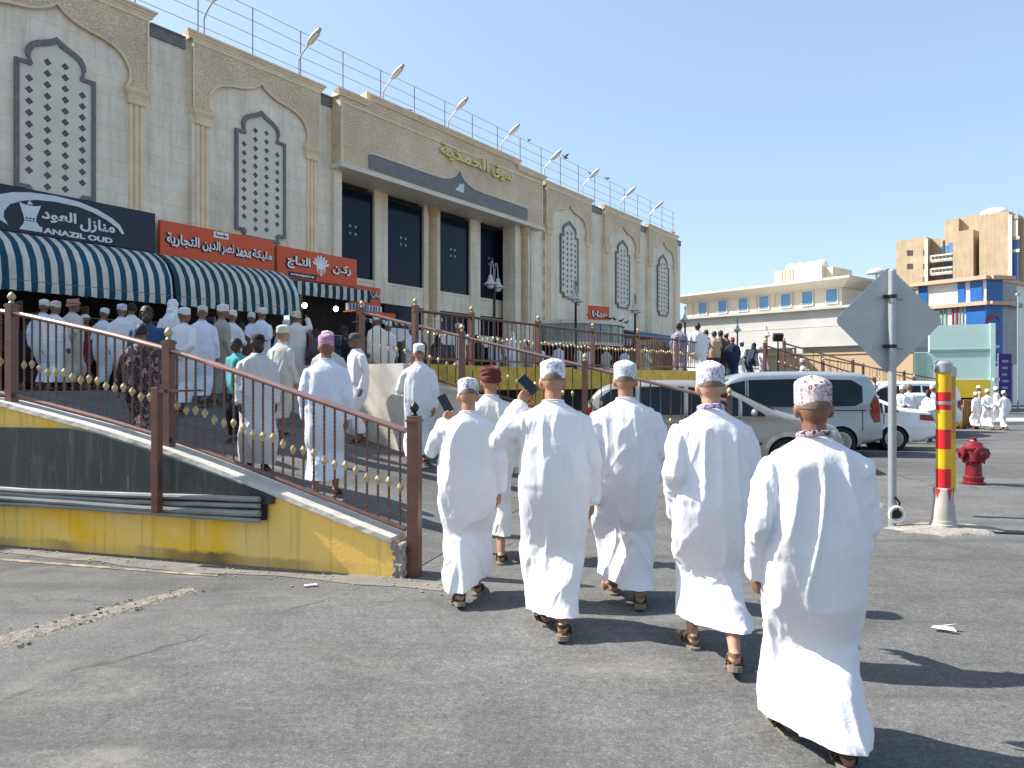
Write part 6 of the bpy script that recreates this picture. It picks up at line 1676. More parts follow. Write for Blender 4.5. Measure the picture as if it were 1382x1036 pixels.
def foot_shapes(mb, ank, yaw, pitch, sc=1.0):
    """ank = ankle joint; the foot points along +y turned by yaw; pitch > 0 lifts the heel (pivot at the ball)"""
    Rz = Matrix.Rotation(-yaw, 3, 'Z') @ Matrix.Rotation(-pitch, 3, 'X')
    T = lambda p: ank + Rz @ (V(p)*sc)
    rings = []
    for y, w, z0, z1 in ((-0.062, 0.018, -0.055, -0.03), (-0.05, 0.03, -0.072, -0.005), (-0.02, 0.034, -0.075, 0.02), (0.02, 0.035, -0.073, 0.018), (0.06, 0.038, -0.07, -0.008), (0.10, 0.044, -0.072, -0.028), (0.14, 0.047, -0.074, -0.042), (0.165, 0.044, -0.076, -0.05)):
        zc, h = (z0 + z1)/2, (z1 - z0)/2
        rings.append([T((w*math.cos(t), y, zc + h*math.sin(t))) for t in [2*PI*i/12 for i in range(12)]])
    mb.loft(rings)
    for i, (x, L, r) in enumerate(((-0.030, 0.05, 0.0125), (-0.009, 0.044, 0.0095), (0.008, 0.038, 0.009), (0.023, 0.032, 0.0085), (0.036, 0.025, 0.008))):
        mb.tube([T((x, 0.15, -0.062)), T((x, 0.16 + L*0.6, -0.060)), T((x, 0.16 + L, -0.066))], [r*sc, r*sc, r*0.8*sc], 7)
        mb.ell(T((x, 0.16 + L, -0.066)), (r*0.8*sc,)*3, 7, 5)
    return T
def sandal(T, parent, m_, sc=1.0):
    mb = MB(); out = []
    for y, w, cx in ((-0.085, 0.012, 0), (-0.075, 0.032, 0), (-0.03, 0.042, 0), (0.04, 0.042, 0.0), (0.10, 0.052, 0.0), (0.16, 0.056, 0), (0.20, 0.048, -0.004), (0.225, 0.028, -0.01), (0.232, 0.008, -0.012)):
        out.append((cx, y, w))
    o = [(cx + w, y) for cx, y, w in out] + [(cx - w, y) for cx, y, w in out[::-1]]
    top = [T((x, y, -0.078)) for x, y in o]; bot = [T((x, y, -0.097 - (0.012 if y < 0.02 else 0.0))) for x, y in o]
    n = len(o); mb.add(top + bot, [tuple(range(n)), tuple(range(2*n - 1, n - 1, -1))] + [(j, n + j, n + (j + 1) % n, (j + 1) % n) for j in range(n)], 0, False)
    s = mb.build('sandal', M['sole'], parent)
    mb = MB()
    for y0, y1, h in ((0.07, 0.125, -0.012),):
        rr = []
        for y in (y0, (y0 + y1)/2, y1):
            rr.append([T((0.054*math.cos(t), y + 0.012*math.sin(t), -0.082 + (h + 0.082 - (y - y0)*0.35)*math.sin(t))) for t in [PI*i/10 for i in range(11)]])
        mb.loft(rr, 0, False, False)
    rr = []
    for z in (-0.035, -0.012): rr.append([T((0.039*math.cos(t), -0.012 - 0.058*math.sin(t), z + 0.012*(1 - math.sin(t)))) for t in [PI*i/10 for i in range(11)]])
    mb.loft(rr, 0, False, False)
    for sx in (-1, 1): mb.tube([T((sx*0.041, -0.01, -0.02)), T((sx*0.045, 0.03, -0.055)), T((sx*0.047, 0.06, -0.085))], 0.006, 6)
    mb.build('strap', m_, s)

def person(x, y, H, rot, label, robe='white', head='plain', skin='brown', hair='grey', level=2, stance=(0.2, -0.2), lift=(0.0, 0.0), width=1.0, hem=0.17, seed=0,
           armL=None, armR=None, curl=(0.35, 0.35), yaw=0.0, nod=0.0, lean=0.03, face=True, top='robe', legs='black', hemtilt=0.0, group=None, z=None, beard=None, sandals=None, collar=None, footx=0.085, tuck=0.0, fold=1.0, palm=(None, None), belly=0.0, sit=0.0):
    """level 3 = near, 2 = middle distance, 1 = far.  local +y is where the person walks, +x their right"""
    r1 = random.Random(seed*17 + 3)
    gz = ground(x, y) if z is None else z
    root_loc = V((x, y, gz)); K = H/1.75; bw = width
    vx = {3: 0.0075, 2: 0.013, 1: 0.024}[level]
    sk = SKIN[skin]
    # joints (metres for a 1.75 m figure, scaled at the end)
    fyL, fyR = stance
    hipz = 0.93 - 0.10*abs(fyL - fyR)**1.2 if top != 'bent' else 0.9
    pel = V((0, 0, hipz)); nb = V((0, lean*1.0 + 0.01, 1.49)); 
    ank = {}; knee = {}
    for s, fy, lf in ((-1, fyL, lift[0]), (1, fyR, lift[1])):
        a = V((s*footx, fy - 0.03, 0.095 + lf)); h = V((s*0.09, 0, hipz)); L1 = 0.44
        m = (a + h)/2; d = (h - a).length; bend = math.sqrt(max(0.0, L1*L1 - d*d/4)) if d < 0.88 else 0.0
        knee[s] = m + V((0, 1, 0.15)).normalized()*bend; ank[s] = a
    sh = {s: V((s*0.180*bw, lean*0.85 - 0.01, 1.40)) for s in (-1, 1)}
    dflt = {-1: (V((-0.228*bw, lean*0.4 - 0.04 - 0.10*fyL, 1.12)), V((-0.222*bw, lean*0.3 + 0.03 - 0.28*fyL, 0.88))), 1: (V((0.228*bw, lean*0.4 - 0.04 - 0.10*fyR, 1.12)), V((0.222*bw, lean*0.3 + 0.03 - 0.28*fyR, 0.88)))}
    arms = {-1: armL or dflt[-1], 1: armR or dflt[1]}
    arms = {s: (V(a[0]), V(a[1])) for s, a in arms.items()}
    # ---- body
    b = MB()
    for s in (-1, 1):
        el, wr_ = arms[s]
        b.tube([sh[s] + V((-s*0.07, 0, -0.04)), sh[s] + V((-s*0.012, 0, -0.055)), lerp(sh[s], el, 0.5), el, lerp(el, wr_, 0.35), wr_], [0.034, 0.038, 0.040, 0.038, 0.038, 0.026], 10)
        b.ell(sh[s] + V((-s*0.012, 0, -0.055)), (0.038,)*3, 10, 6); b.ell(el, (0.038,)*3, 8, 5)
        f = (wr_ - el).normalized()
        pd = palm[0 if s < 0 else 1]
        pd = V((-s*0.8, 0.35, 0)) if pd is None else V(pd)
        hand_shapes(b, wr_ + f*0.012, f, pd, 1 if s < 0 else -1, curl[0 if s < 0 else 1], 1.06)
        b.tube([V((s*0.085, 0, hipz + 0.02)), knee[s] + V((0, 0.005, 0)), lerp(knee[s], ank[s], 0.35) + V((0, -0.012, 0)), ank[s]], [0.085, 0.055, 0.052, 0.034], 12)
        b.ell(knee[s], (0.055,)*3, 10, 6)
    b.loft([[V((w*math.cos(t), d*math.sin(t) + lean*((zz - 0.9)/0.6), zz)) for t in [2*PI*i/16 for i in range(16)]] for zz, w, d in ((hipz - 0.10, 0.13, 0.10), (hipz, 0.165*bw, 0.115), (1.05, 0.14*bw, 0.10 + belly*.7), (1.2, 0.15*bw, 0.105 + belly*.5), (1.34, 0.155*bw, 0.10), (1.42, 0.11*bw, 0.075), (1.49, 0.075, 0.065))])
    Hc = V((0, lean*1.25 + 0.015, 1.565))       # top of the neck = head pivot
    HM = Matrix.Translation(Hc) @ Matrix.Rotation(yaw, 4, 'Z') @ Matrix.Rotation(-nod, 4, 'X')
    hm3 = HM.to_3x3(); hp = lambda p: HM @ V(p)
    b.tube([V((0, lean*1.0 - 0.012, 1.44)), V((0, lean*1.15 - 0.006, 1.52)), hp((0, -0.006, 0.06))], [0.064, 0.056, 0.058], 12)
    b.ell(hp((0, 0.005, 0.088)), (0.0745, 0.097, 0.105), 18, 12, M=hm3)
    b.ell(hp((0, -0.028, 0.075)), (0.071, 0.072, 0.085), 16, 10, M=hm3)
    b.ell(hp((0, 0.042, 0.018)), (0.055, 0.052, 0.048), 14, 9, M=hm3)
    b.ell(hp((0, 0.082, -0.012)), (0.026, 0.020, 0.020), 10, 7, M=hm3)
    if level >= 2:
        b.tube([hp((0, 0.095, 0.085)), hp((0, 0.108, 0.06)), hp((0, 0.119, 0.042))], [0.010, 0.0125, 0.0165], 8)
        b.ell(hp((0, 0.110, 0.036)), (0.019, 0.014, 0.011), 8, 6, M=hm3)
        b.ell(hp((0, 0.089, 0.006)), (0.024, 0.013, 0.007), 8, 6, M=hm3); b.ell(hp((0, 0.088, -0.005)), (0.021, 0.013, 0.007), 8, 6, M=hm3)
        for s in (-1, 1): b.ell(hp((s*0.032, 0.088, 0.092)), (0.024, 0.014, 0.008), 8, 6, M=hm3)
    for s in (-1, 1):
        b.ell(hp((s*0.081, -0.010, 0.062)), (0.015, 0.022, 0.036), 10, 7, M=hm3 @ Matrix.Rotation(R(-12), 3, 'X')); b.ell(hp((s*0.074, 0.004, 0.035)), (0.009, 0.012, 0.014), 8, 5, M=hm3)
    pits = {-1: 0.0, 1: 0.0}; TF = {}
    for s, lf, fy in ((-1, lift[0], fyL), (1, lift[1], fyR)):
        pits[s] = min(0.9, lf*7.0); TF[s] = foot_shapes(b, ank[s], s*0.16, pits[s])
    S = Matrix.Scale(K, 4)
    b.xf(S)
    me = voxel(b, vx*(1.0 if level < 3 else 0.86), sk, 'person', 4 if level > 1 else 2)
    root = link('person', me); root.location = root_loc; root.rotation_euler = (0, 0, rot)
    tag(root, label, 'person', group)
    # ---- clothes
    if robe is not None:
        c = MB(); rings = []; N = 44
        top_r = [(1.512, 0.066, 0.062), (1.49, 0.085, 0.078), (1.472, 0.115*bw, 0.092), (1.45, 0.150*bw, 0.105), (1.42, 0.182*bw, 0.117), (1.37, 0.200*bw, 0.128), (1.30, 0.207*bw, 0.136), (1.20, 0.213*bw, 0.142 + belly*.7), (1.08, 0.220*bw, 0.150 + belly), (0.97, 0.226*bw, 0.160 + belly*.6)]
        def ring(zz, cy, w, d, e=2.3):
            o = []
            for i in range(N):
                t = 2*PI*i/N; ct, st_ = math.cos(t), math.sin(t)
                o.append(V((w*math.copysign(abs(ct)**(2/e), ct), cy + d*math.copysign(abs(st_)**(2/e), st_), zz)))
            return o
        short = top in ('shirt',)
        hemz = hem if not short else 0.80
        for zz, w, d in top_r[::-1]: rings.append(ring(zz, lean*max(0, (zz - 0.9)/0.6), w, d))
        rings = rings[::-1]
        if short:
            rings.append(ring(0.80, 0, 0.205*bw, 0.145))
        else:
            nz = 26
            for i in range(1, nz + 1):
                k = i/nz; zz = 0.97 + (hemz - 0.05 - 0.97)*k; cs = []
                for s in (-1, 1):
                    h = V((s*0.085*bw, 0, hipz)); kz = knee[s].z
                    if zz > kz: q = (hipz - zz)/(hipz - kz); p = lerp(h, knee[s], max(0, q))
                    else: q = (kz - zz)/max(0.05, kz - ank[s].z); p = lerp(knee[s], ank[s], min(1, q))
                    cs.append((p.x, p.y*(lerp(0.48, 0.84, k) if p.y < 0 else 1.0)))
                # convex hull of two circles round the legs
                rr_ = lerp(0.136*bw, 0.108*bw - tuck, k) + (0.012*math.sin(k*9 + seed) if level > 1 else 0)
                o = []
                for j in range(N):
                    t = 2*PI*j/N; dx, dy = math.cos(t), math.sin(t)
                    best = max(cs, key=lambda q: q[0]*dx + q[1]*dy)
                    sp1 = [max(0.0001, 1) for _ in cs]
                    # soft support function -> rounded hull
                    e0 = [q[0]*dx + q[1]*dy for q in cs]; mx = max(e0); wgt = [math.exp((v - mx)*22) for v in e0]; sw = sum(wgt)
                    cx = sum(q[0]*w_ for q, w_ in zip(cs, wgt))/sw; cy = sum(q[1]*w_ for q, w_ in zip(cs, wgt))/sw
                    blend = min(1, k*1.6)
                    w0, d0 = 0.226*bw, 0.160 + belly*.5
                    ell_p = V((w0*dx, d0*dy)); hul = V((cx + rr_*dx, cy + rr_*dy))
                    p = ell_p.lerp(hul, blend)
                    tilt = hemtilt*k*k*cy
                    o.append(V((p.x, p.y, zz + tilt)))
                rings.append(o)
        c.loft(rings)
        for s in (-1, 1):
            el, wr_ = arms[s]; f = (wr_ - el).normalized()
            if short:
                c.tube([sh[s] + V((-s*0.07, 0, -0.01)), sh[s] + V((s*0.01, 0, 0)), lerp(sh[s], el, 0.55), lerp(sh[s], el, 0.85)], [0.085, 0.082, 0.072, 0.070], 14)
            else:
                cuff = 0.060
                dn = V((0, 0, -1)); hang = 0.02*max(0, 1 - abs(f.z))
                c.tube([sh[s] + V((-s*0.08, 0, -0.04)), sh[s] + V((s*0.002, 0, -0.052)), lerp(sh[s], el, 0.45), el + V((0, -0.01, 0)), lerp(el, wr_, 0.5) + dn*hang, wr_ + f*0.0 + dn*hang, wr_ + f*0.022 + dn*hang], [0.070, 0.073, 0.069, 0.063, 0.060, cuff, cuff*0.96], 16)
                c.ell(el + V((0, -0.008, 0)), (0.062,)*3, 12, 8)
        c.xf(S)
        rm = CL[robe]
        cm = voxel(c, vx, rm, 'robe', {3: 12, 2: 6, 1: 2}[level])
        co = get_co(cm)/K; no = get_no(cm); zz = co[:,2]
        # arm membership
        am = np.zeros(len(co)); al = np.zeros(len(co)); aax = np.zeros((len(co), 3))
        for s in (-1, 1):
            el, wr_ = arms[s]
            for a_, b_, o0 in ((sh[s] + V((s*0.02, 0, -0.05)), el, 0.0), (el, wr_, 0.3)):
                A = np.array(a_); D = np.array(b_ - a_); L = np.linalg.norm(D); Dn = D/L
                t = np.clip((co - A) @ Dn, 0, L + 0.05); dist = np.linalg.norm(co - A - t[:,None]*Dn, axis=1)
                m = (dist < 0.098) & (np.abs(co[:,0]) > 0.165*bw if not (armL or armR) else dist < 0.098) & ((s*co[:,0]) > 0.02)
                am = np.where(m, 1.0, am); al = np.where(m, o0 + t, al)
        ang = np.arctan2(co[:,0], co[:,1])
        amp = fold*(1.0 if level == 3 else 0.8 if level == 2 else 0.6)
        tl = r1.uniform(-0.5, 0.5)
        qx = co[:,0] + tl*0.30*(1.2 - zz); qy = co[:,1]
        wob = (vnoise(co*np.array([2.2, 2.2, 1.6]) + seed, 5) - 0.5)
        P1 = np.stack([qx*9.5 + wob*2.0 + seed, qy*9.5 + wob*2.0, zz*0.62], 1)
        rdg = 1 - 2*np.abs(vnoise(P1, seed) - 0.5)*1.6
        rdg = np.clip(rdg, 0, 1)**2.4
        P2 = np.stack([co[:,0]*16 + zz*5.5*r1.choice((-1, 1)) + wob*3, co[:,1]*14, zz*6 + wob*2], 1)
        rd2 = np.clip(1 - 2*np.abs(vnoise(P2, seed + 9) - 0.5)*1.9, 0, 1)**2.2
        P3 = co*np.array([3.0, 3.0, 1.9]) + seed*1.7
        lowf = vnoise(P3, seed + 4) - 0.5
        skirt = np.clip((1.15 - zz)/0.6, 0, 1)
        upper = np.clip((zz - 0.85)/0.3, 0, 1)*np.clip((1.47 - zz)/0.10, 0, 1)
        P4 = np.stack([qx*4.6 + wob*1.5 + seed*2.1, qy*4.6, zz*0.34], 1)
        wide = np.clip(1 - 2*np.abs(vnoise(P4, seed + 21) - 0.5)*1.4, 0, 1)**1.6
        disp = amp*(rdg*(0.026*upper + 0.022*skirt) + rd2*(0.006*upper + 0.005*skirt) + lowf*(0.008 + 0.008*skirt) + (wide - 0.45)*(0.016*upper + 0.026*skirt) - 0.010 - 0.006*skirt)
        Pa = np.stack([al*15 + wob*4 + co[:,1]*14 + co[:,0]*6, ang*1.6 + seed, co[:,1]*7], 1)
        ra = np.clip(1 - 2*np.abs(vnoise(Pa, seed + 2) - 0.5)*1.7, 0, 1)**2.0
        Pb = np.stack([co[:,0]*22, co[:,1]*22, zz*3.0 + al*2], 1)
        rb = np.clip(1 - 2*np.abs(vnoise(Pb, seed + 31) - 0.5)*1.7, 0, 1)**2.0
        dispa = amp*(ra*0.009 + rb*0.009 + lowf*0.012 - 0.004)
        ed = np.empty(len(cm.edges)*2, dtype=np.int64); cm.edges.foreach_get("vertices", ed); ed = ed.reshape(-1, 2)
        deg = np.maximum(1, np.bincount(ed.reshape(-1), minlength=len(co)))
        def blur(a_, n_):
            for _ in range(n_):
                a_ = 0.5*a_ + 0.5*(np.bincount(ed[:,0], weights=a_[ed[:,1]], minlength=len(co)) + np.bincount(ed[:,1], weights=a_[ed[:,0]], minlength=len(co)))/deg
            return a_
        am = blur(am, {3: 30, 2: 14, 1: 6}[level])
        disp = am*dispa + (1 - am)*disp
        disp = blur(disp, 2)
        nk = np.clip((1.50 - zz)/0.05, 0, 1); disp = disp*nk
        set_co(cm, (co + no*disp[:,None])*K)
        # open the hem
        bm = bmesh.new(); bm.from_mesh(cm)
        bmesh.ops.bisect_plane(bm, geom=bm.verts[:] + bm.edges[:] + bm.faces[:], plane_co=(0, 0, (hemz + 0.005)*K), plane_no=(r1.uniform(-0.10, 0.10), -hemtilt + r1.uniform(-0.03, 0.03), 1.0), clear_inner=True)
        bm.to_mesh(cm); bm.free(); cm.polygons.foreach_set("use_smooth", [True]*len(cm.polygons)); cm.update()
        link('robe' if not short else 'shirt', cm, root)
        if short:
            t_ = MB()
            for s in (-1, 1): t_.tube([V((s*0.085, 0, hipz + 0.05)), V((s*0.09, 0, hipz - 0.08)), knee[s], lerp(knee[s], ank[s], 0.9)], [0.115, 0.105, 0.085, 0.078], 14)
            t_.loft([ring(1.0, 0, 0.175, 0.125), ring(0.85, 0, 0.185, 0.13), ring(0.78, 0, 0.16, 0.11)])
            t_.xf(S); link('trousers', voxel(t_, vx*1.1, CL[legs], 'trousers', 4), root)
    # ---- head dress, hair, beard, eyes
    HS = S @ HM
    if head in KM:
        c = MB(); rings = []
        prof = [(0.026, 0.078, 0.0985), (0.0262, 0.0835, 0.104), (0.06, 0.0845, 0.105), (0.10, 0.085, 0.1045), (0.122, 0.0855, 0.103), (0.136, 0.0815, 0.098), (0.146, 0.066, 0.08), (0.155, 0.042, 0.052), (0.162, 0.016, 0.02), (0.163, 0.002, 0.002)]
        prof = [(z_ + 0.066, a_, b_) for z_, a_, b_ in prof]
        for k, (z_, a_, b_) in enumerate(prof):
            rings.append([V((a_*math.cos(t)*(1 + 0.012*math.sin(3*t + seed)), 0.002 + b_*math.sin(t)*(1 + 0.010*math.sin(2*t + seed)), z_ + 0.10*b_*math.sin(t) + (0.004*math.sin(4*t + seed) if k > 3 else 0))) for t in [2*PI*i/40 for i in range(40)]])
        c.loft(rings, 0, True, True); c.xf(HS); c.build('cap', KM[head], root, sharp=45)
    elif head and head.startswith('turban'):
        c = MB()
        c.ell((0, -0.004, 0.142), (0.092, 0.112, 0.075), 20, 12, M=Matrix.Rotation(R(8), 3, 'X'))
        for k in range(6):
            tl_ = (k - 2.5)*0.14; zc_ = 0.105 + 0.018*k
            c.tube([V(((0.094 - 0.004*k)*math.cos(t), -0.004 + (0.114 - 0.005*k)*math.sin(t), zc_ + 0.03*math.sin(t + k*1.1) + tl_*0.05*math.cos(t))) for t in [2*PI*i/24 for i in range(25)]], 0.017, 8)
        c.xf(HS); tm = voxel(c, 0.008 if level > 1 else 0.015, TB[head[7:]], 'turban', 2); link('turban', tm, root)
    elif head == 'ballcap':
        c = MB(); rings = []
        for z_, a_, b_ in ((0.095, 0.081, 0.102), (0.13, 0.082, 0.103), (0.165, 0.072, 0.090), (0.19, 0.048, 0.06), (0.20, 0.005, 0.006)):
            rings.append([V((a_*math.cos(t), b_*math.sin(t), z_ + 0.05*b_*math.sin(t))) for t in [2*PI*i/24 for i in range(24)]])
        c.loft(rings)
        c.poly([V((0.075*math.cos(t), 0.06 + 0.115*math.sin(t), 0.108 - 0.02*math.sin(t) + 0.012*abs(math.sin(t)) - 0.012*math.cos(t)**2)) for t in [PI*i/12 for i in range(13)]], (0, 0, 0.008))
        c.xf(HS); c.build('cap', CL['black'] if robe != 'white' else CL['darkgrey'], root)
    elif head == 'ghutra' or head == 'hijab':
        c = MB()
        c.ell((0, -0.01, 0.10), (0.097, 0.118, 0.118), 18, 12); c.ell((0, -0.045, -0.01), (0.105, 0.085, 0.13), 16, 10)
        c.loft([[V((w*math.cos(t), cy + d*math.sin(t), z_)) for t in [2*PI*i/18 for i in range(18)]] for z_, w, d, cy in ((0.02, 0.09, 0.08, -0.035), (-0.06, 0.11, 0.085, -0.04), (-0.13, 0.17, 0.105, -0.035), (-0.24, 0.19, 0.11, -0.03))])
        c.xf(HS); hmesh = voxel(c, 0.012, TB['white'] if head == 'ghutra' else CL['black'], 'head_scarf', 3)
        co = get_co(hmesh); no = get_no(hmesh); set_co(hmesh, co + no*((vnoise(co*np.array([22, 22, 9]), seed) - 0.5)*0.018)[:,None]); link('head_scarf', hmesh, root)
    elif head == 'redcap' or head == 'softcap':
        c = MB(); c.ell((0, 0.0, 0.135), (0.083, 0.105, 0.07), 18, 10); c.xf(HS); c.build('cap', TB['redcap'] if head == 'redcap' else TB['white'], root)
    if hair:
        c = MB(); rings = []
        full = head is None
        for i in range(12):
            th = PI*(0.03 + 0.515*i/11) if not full else PI*(0.02 + 0.62*i/11)
            ring_ = []
            for j in range(28):
                t = 2*PI*j/28; fr = math.sin(t)
                thh = th if fr < 0.25 else min(th, PI*(0.40 if full else 0.44))
                ex = 0.0035 if not full else 0.012
                ring_.append(V(((0.0765 + ex)*math.sin(thh)*math.cos(t), -0.004 + (0.0985 + ex)*math.sin(thh)*math.sin(t), 0.088 + (0.106 + ex)*math.cos(thh))))
            rings.append(ring_)
        c.loft(rings, 0, False, True); c.xf(HS); c.build('hair', HAIR[hair], root, sharp=80)
    if beard:
        c = MB(); c.ell((0, 0.036, 0.008), (0.060, 0.058, 0.052), 16, 10); c.ell((0, 0.075, -0.022), (0.03, 0.025, 0.024), 10, 7); c.xf(HS); c.build('beard', HAIR[beard], root)
    if level >= 2 and face:
        for s in (-1, 1):
            c = MB(); c.ell((s*0.031, 0.0895, 0.078), (0.0135, 0.0075, 0.006), 10, 7); c.xf(HS); c.build('eye', M['eye'], root)
    if collar:
        c = MB(); c.tube([V(((0.072 + 0.004*math.sin(5*t))*math.cos(t), lean*1.0 - 0.004 + 0.072*math.sin(t), 1.512 - 0.012*math.sin(t))) for t in [2*PI*i/24 for i in range(25)]], 0.011, 8, sq=1.4); c.xf(S); c.build('neck_scarf', collar, root)
    elif robe and top == 'robe' and level >= 2:
        c = MB(); c.tube([V((0.070*math.cos(t), lean*1.0 - 0.002 + 0.067*math.sin(t), 1.507 - 0.010*math.sin(t))) for t in [2*PI*i/24 for i in range(25)]], 0.0055, 6); c.xf(S); c.build('collar', CL[robe], root)
    if level >= 2:
        for s in (-1, 1):
            Tk = TF[s]; sandal(lambda p, Tk=Tk: S @ Tk(p), root, sandals or M['sandal'])
    return root
def phone(owner, loc, rx, ry, rz, label):
    e = empty('phone', owner.matrix_world @ V(loc) if False else V(owner.location) + Matrix.Rotation(owner.rotation_euler.z, 3, 'Z') @ V(loc)); e.rotation_euler = (rx, ry, rz)
    tag(e, label, 'phone')
    mb = MB(); mb.b2((-0.037, -0.005, -0.078), (0.037, 0.004, 0.078)); mb.build('phone_case', M['phonecase'], e, bevel=0.006, seg=3)
    mb = MB(); mb.b2((-0.034, -0.0065, -0.074), (0.034, -0.0052, 0.074)); mb.build('screen', M['phone'], e)
    mb = MB(); mb.lathe([(0.006, 0.0), (0.006, 0.003)], (0.022, 0.0045, 0.062), 10, axis='Y'); mb.build('camera_lens', M['black'], e)
# ---------------------------------------------------------------- the six men walking away in the foreground
GF = 'men in white robes walking in the foreground'
h1 = person(-0.33, 5.60, 1.645, R(5), 'man in white robe and dark stitched cap holding up a black phone', 'white', 'dark', 'tan', level=3, stance=(-0.18, 0.18), lift=(0.03, 0.0), width=1.10, hem=0.15, seed=1, footx=0.075, hemtilt=0.10,
  armL=((-0.30, 0.07, 1.19), (-0.20, 0.27, 1.40)), nod=R(14), curl=(0.8, 0.35), palm=((0.75, -0.2, 0.5), None), group=GF)
phone(h1, (-0.175, 0.33, 1.475), R(-18), R(-28), R(8), 'black phone held up beside the head of the leftmost man')
h6 = person(-0.20, 6.95, 1.765, R(4), 'man in off white robe and wine brown turban walking behind the two men with phones', 'offwhite', 'turban_brown', 'tan', level=3, stance=(0.2, -0.2), hem=0.24, seed=2, group=GF, hair='grey', yaw=R(-10))
h2 = person(0.275, 4.92, 1.76, R(0), 'broad man in white robe and white cap lifting a phone in his left hand', 'white', 'purple', 'tan', level=3, stance=(0.14, -0.17), lift=(0.0, 0.02), width=1.08, hem=0.11, seed=3, hemtilt=-0.15, footx=0.05,
  armL=((-0.36, 0.05, 1.235), (-0.225, 0.27, 1.47)), armR=((0.255, 0.0, 1.12), (0.262, 0.08, 0.85)), nod=R(10), curl=(0.75, 0.3), palm=((0.6, -0.55, 0.5), None), group=GF, belly=0.02, tuck=-0.02)
phone(h2, (-0.16, 0.31, 1.625), R(-20), R(-42), R(15), 'dark blue phone held up by the broad man in white')
h3 = person(0.855, 5.55, 1.765, R(-3), 'man in white robe, teal stitched cap and brown sandals in the middle of the foreground', 'white', 'green', 'tan', level=3, stance=(0.24, -0.14), lift=(0.0, 0.02), width=1.12, hem=0.15, seed=4, hemtilt=0.08, group=GF, sandals=M['sandal2'],
  armR=((0.265, 0.0, 1.13), (0.25, 0.12, 0.92)))
h4 = person(1.185, 4.38, 1.725, R(-5), 'man in white robe and purple stitched cap with a bare ankle showing', 'white', 'purple', 'fair', level=3, stance=(0.24, -0.20), lift=(0.0, 0.04), width=1.03, hem=0.22, seed=5, hemtilt=-0.05, group=GF, sandals=M['sandal2'],
  armL=((-0.235, -0.06, 1.12), (-0.20, 0.10, 0.87)), armR=((0.25, 0.02, 1.13), (0.15, 0.28, 1.05)), collar=printed('lilac scarf print', (0.45, 0.40, 0.52), [(0.12, 0.08, 0.20)], 60), curl=(0.6, 0.35))
h5 = person(1.345, 3.27, 1.625, R(-7), 'stout man in white robe and pinkish maroon stitched cap, nearest of everyone at the right', 'white', 'pink', 'brown', level=3, stance=(0.22, -0.14), lift=(0.0, 0.02), width=1.10, hem=0.10, seed=6, hemtilt=-0.10, group=GF, belly=0.015,
  armL=((-0.275, -0.05, 1.10), (-0.265, 0.05, 0.845)), armR=((0.225, 0.0, 1.09), (0.16, 0.21, 0.93)), curl=(1.25, 0.5), collar=printed('dark scarf print', (0.40, 0.30, 0.32), [(0.03, 0.03, 0.05)], 60))
# ---------------------------------------------------------------- people on the ramp
GR = 'people on the ramp'
person(-2.09, 8.3, 1.82, R(8), 'man in white robe and magenta patterned cap seen from behind through the near railing', 'bluewhite', 'magenta', 'brown', stance=(-0.2, 0.22), lift=(0.03, 0), seed=11, group=GR, hem=0.22, top='robe')
person(-2.70, 10.9, 1.76, R(175), 'smiling bearded man in grey robe and white cap facing the camera behind the magenta cap', 'warmgrey', 'beige', 'brown', stance=(0.15, -0.2), seed=12, group=GR, beard='black', level=2)
person(-2.53, 12.2, 1.81, R(120), 'man in white robe and dark cap turned to the right beside the plaster wall', 'white', 'ballcap', 'brown', stance=(0.05, -0.05), seed=13, group=GR, yaw=R(-20))
person(-1.41, 11.2, 1.83, R(5), 'man in white robe and pale green cap holding a white slip by the plaster wall', 'white', 'mint', 'tan', stance=(-0.22, 0.25), lift=(0.0, 0.0), seed=14, group=GR, armL=((-0.28, 0.05, 1.12), (-0.27, 0.24, 1.12)), curl=(0.8, 0.35))
person(-3.10, 9.0, 1.66, R(205), 'man in long grey robe and black cap facing the camera behind the near railing', 'grey', 'ballcap', 'dark', stance=(0.05, -0.08), seed=15, group=GR, beard='black', hem=0.10, yaw=R(25), tuck=-0.05)
person(-3.60, 11.5, 1.70, R(-25), 'man in warm grey robe and beige cap turning his head right on the ramp', 'warmgrey', 'beige', 'tan', stance=(0.15, -0.25), lift=(0, 0.04), seed=16, group=GR, hem=0.30, yaw=R(-30))
person(-4.67, 16.0, 1.68, R(10), 'man in off white robe and cream turban seen from behind under the lit bulbs', 'offwhite', 'turban_cream', 'brown', seed=17, group=GR, armR=((0.30, 0.12, 1.40), (0.22, 0.25, 1.62)))
person(-3.88, 10.5, 1.46, R(150), 'child in teal shirt half hidden behind the man with the black cap', 'teal', None, 'dark', hair='black', seed=18, group=GR, top='shirt', legs='black')
person(-4.92, 10.0, 1.69, R(185), 'bearded man in dark blue shirt facing the camera among the white robes', 'blueshirt', None, 'dark', hair='black', seed=19, group=GR, top='shirt', legs='darkgrey', beard='black', yaw=R(20))
person(-4.52, 9.0, 1.51, R(10), 'person with black hair in dark printed long dress behind the railing', 'print', None, 'brown', hair='black', seed=20, group=GR, hem=0.14, armL=((-0.28, 0.02, 1.10), (-0.33, 0.12, 0.84)))
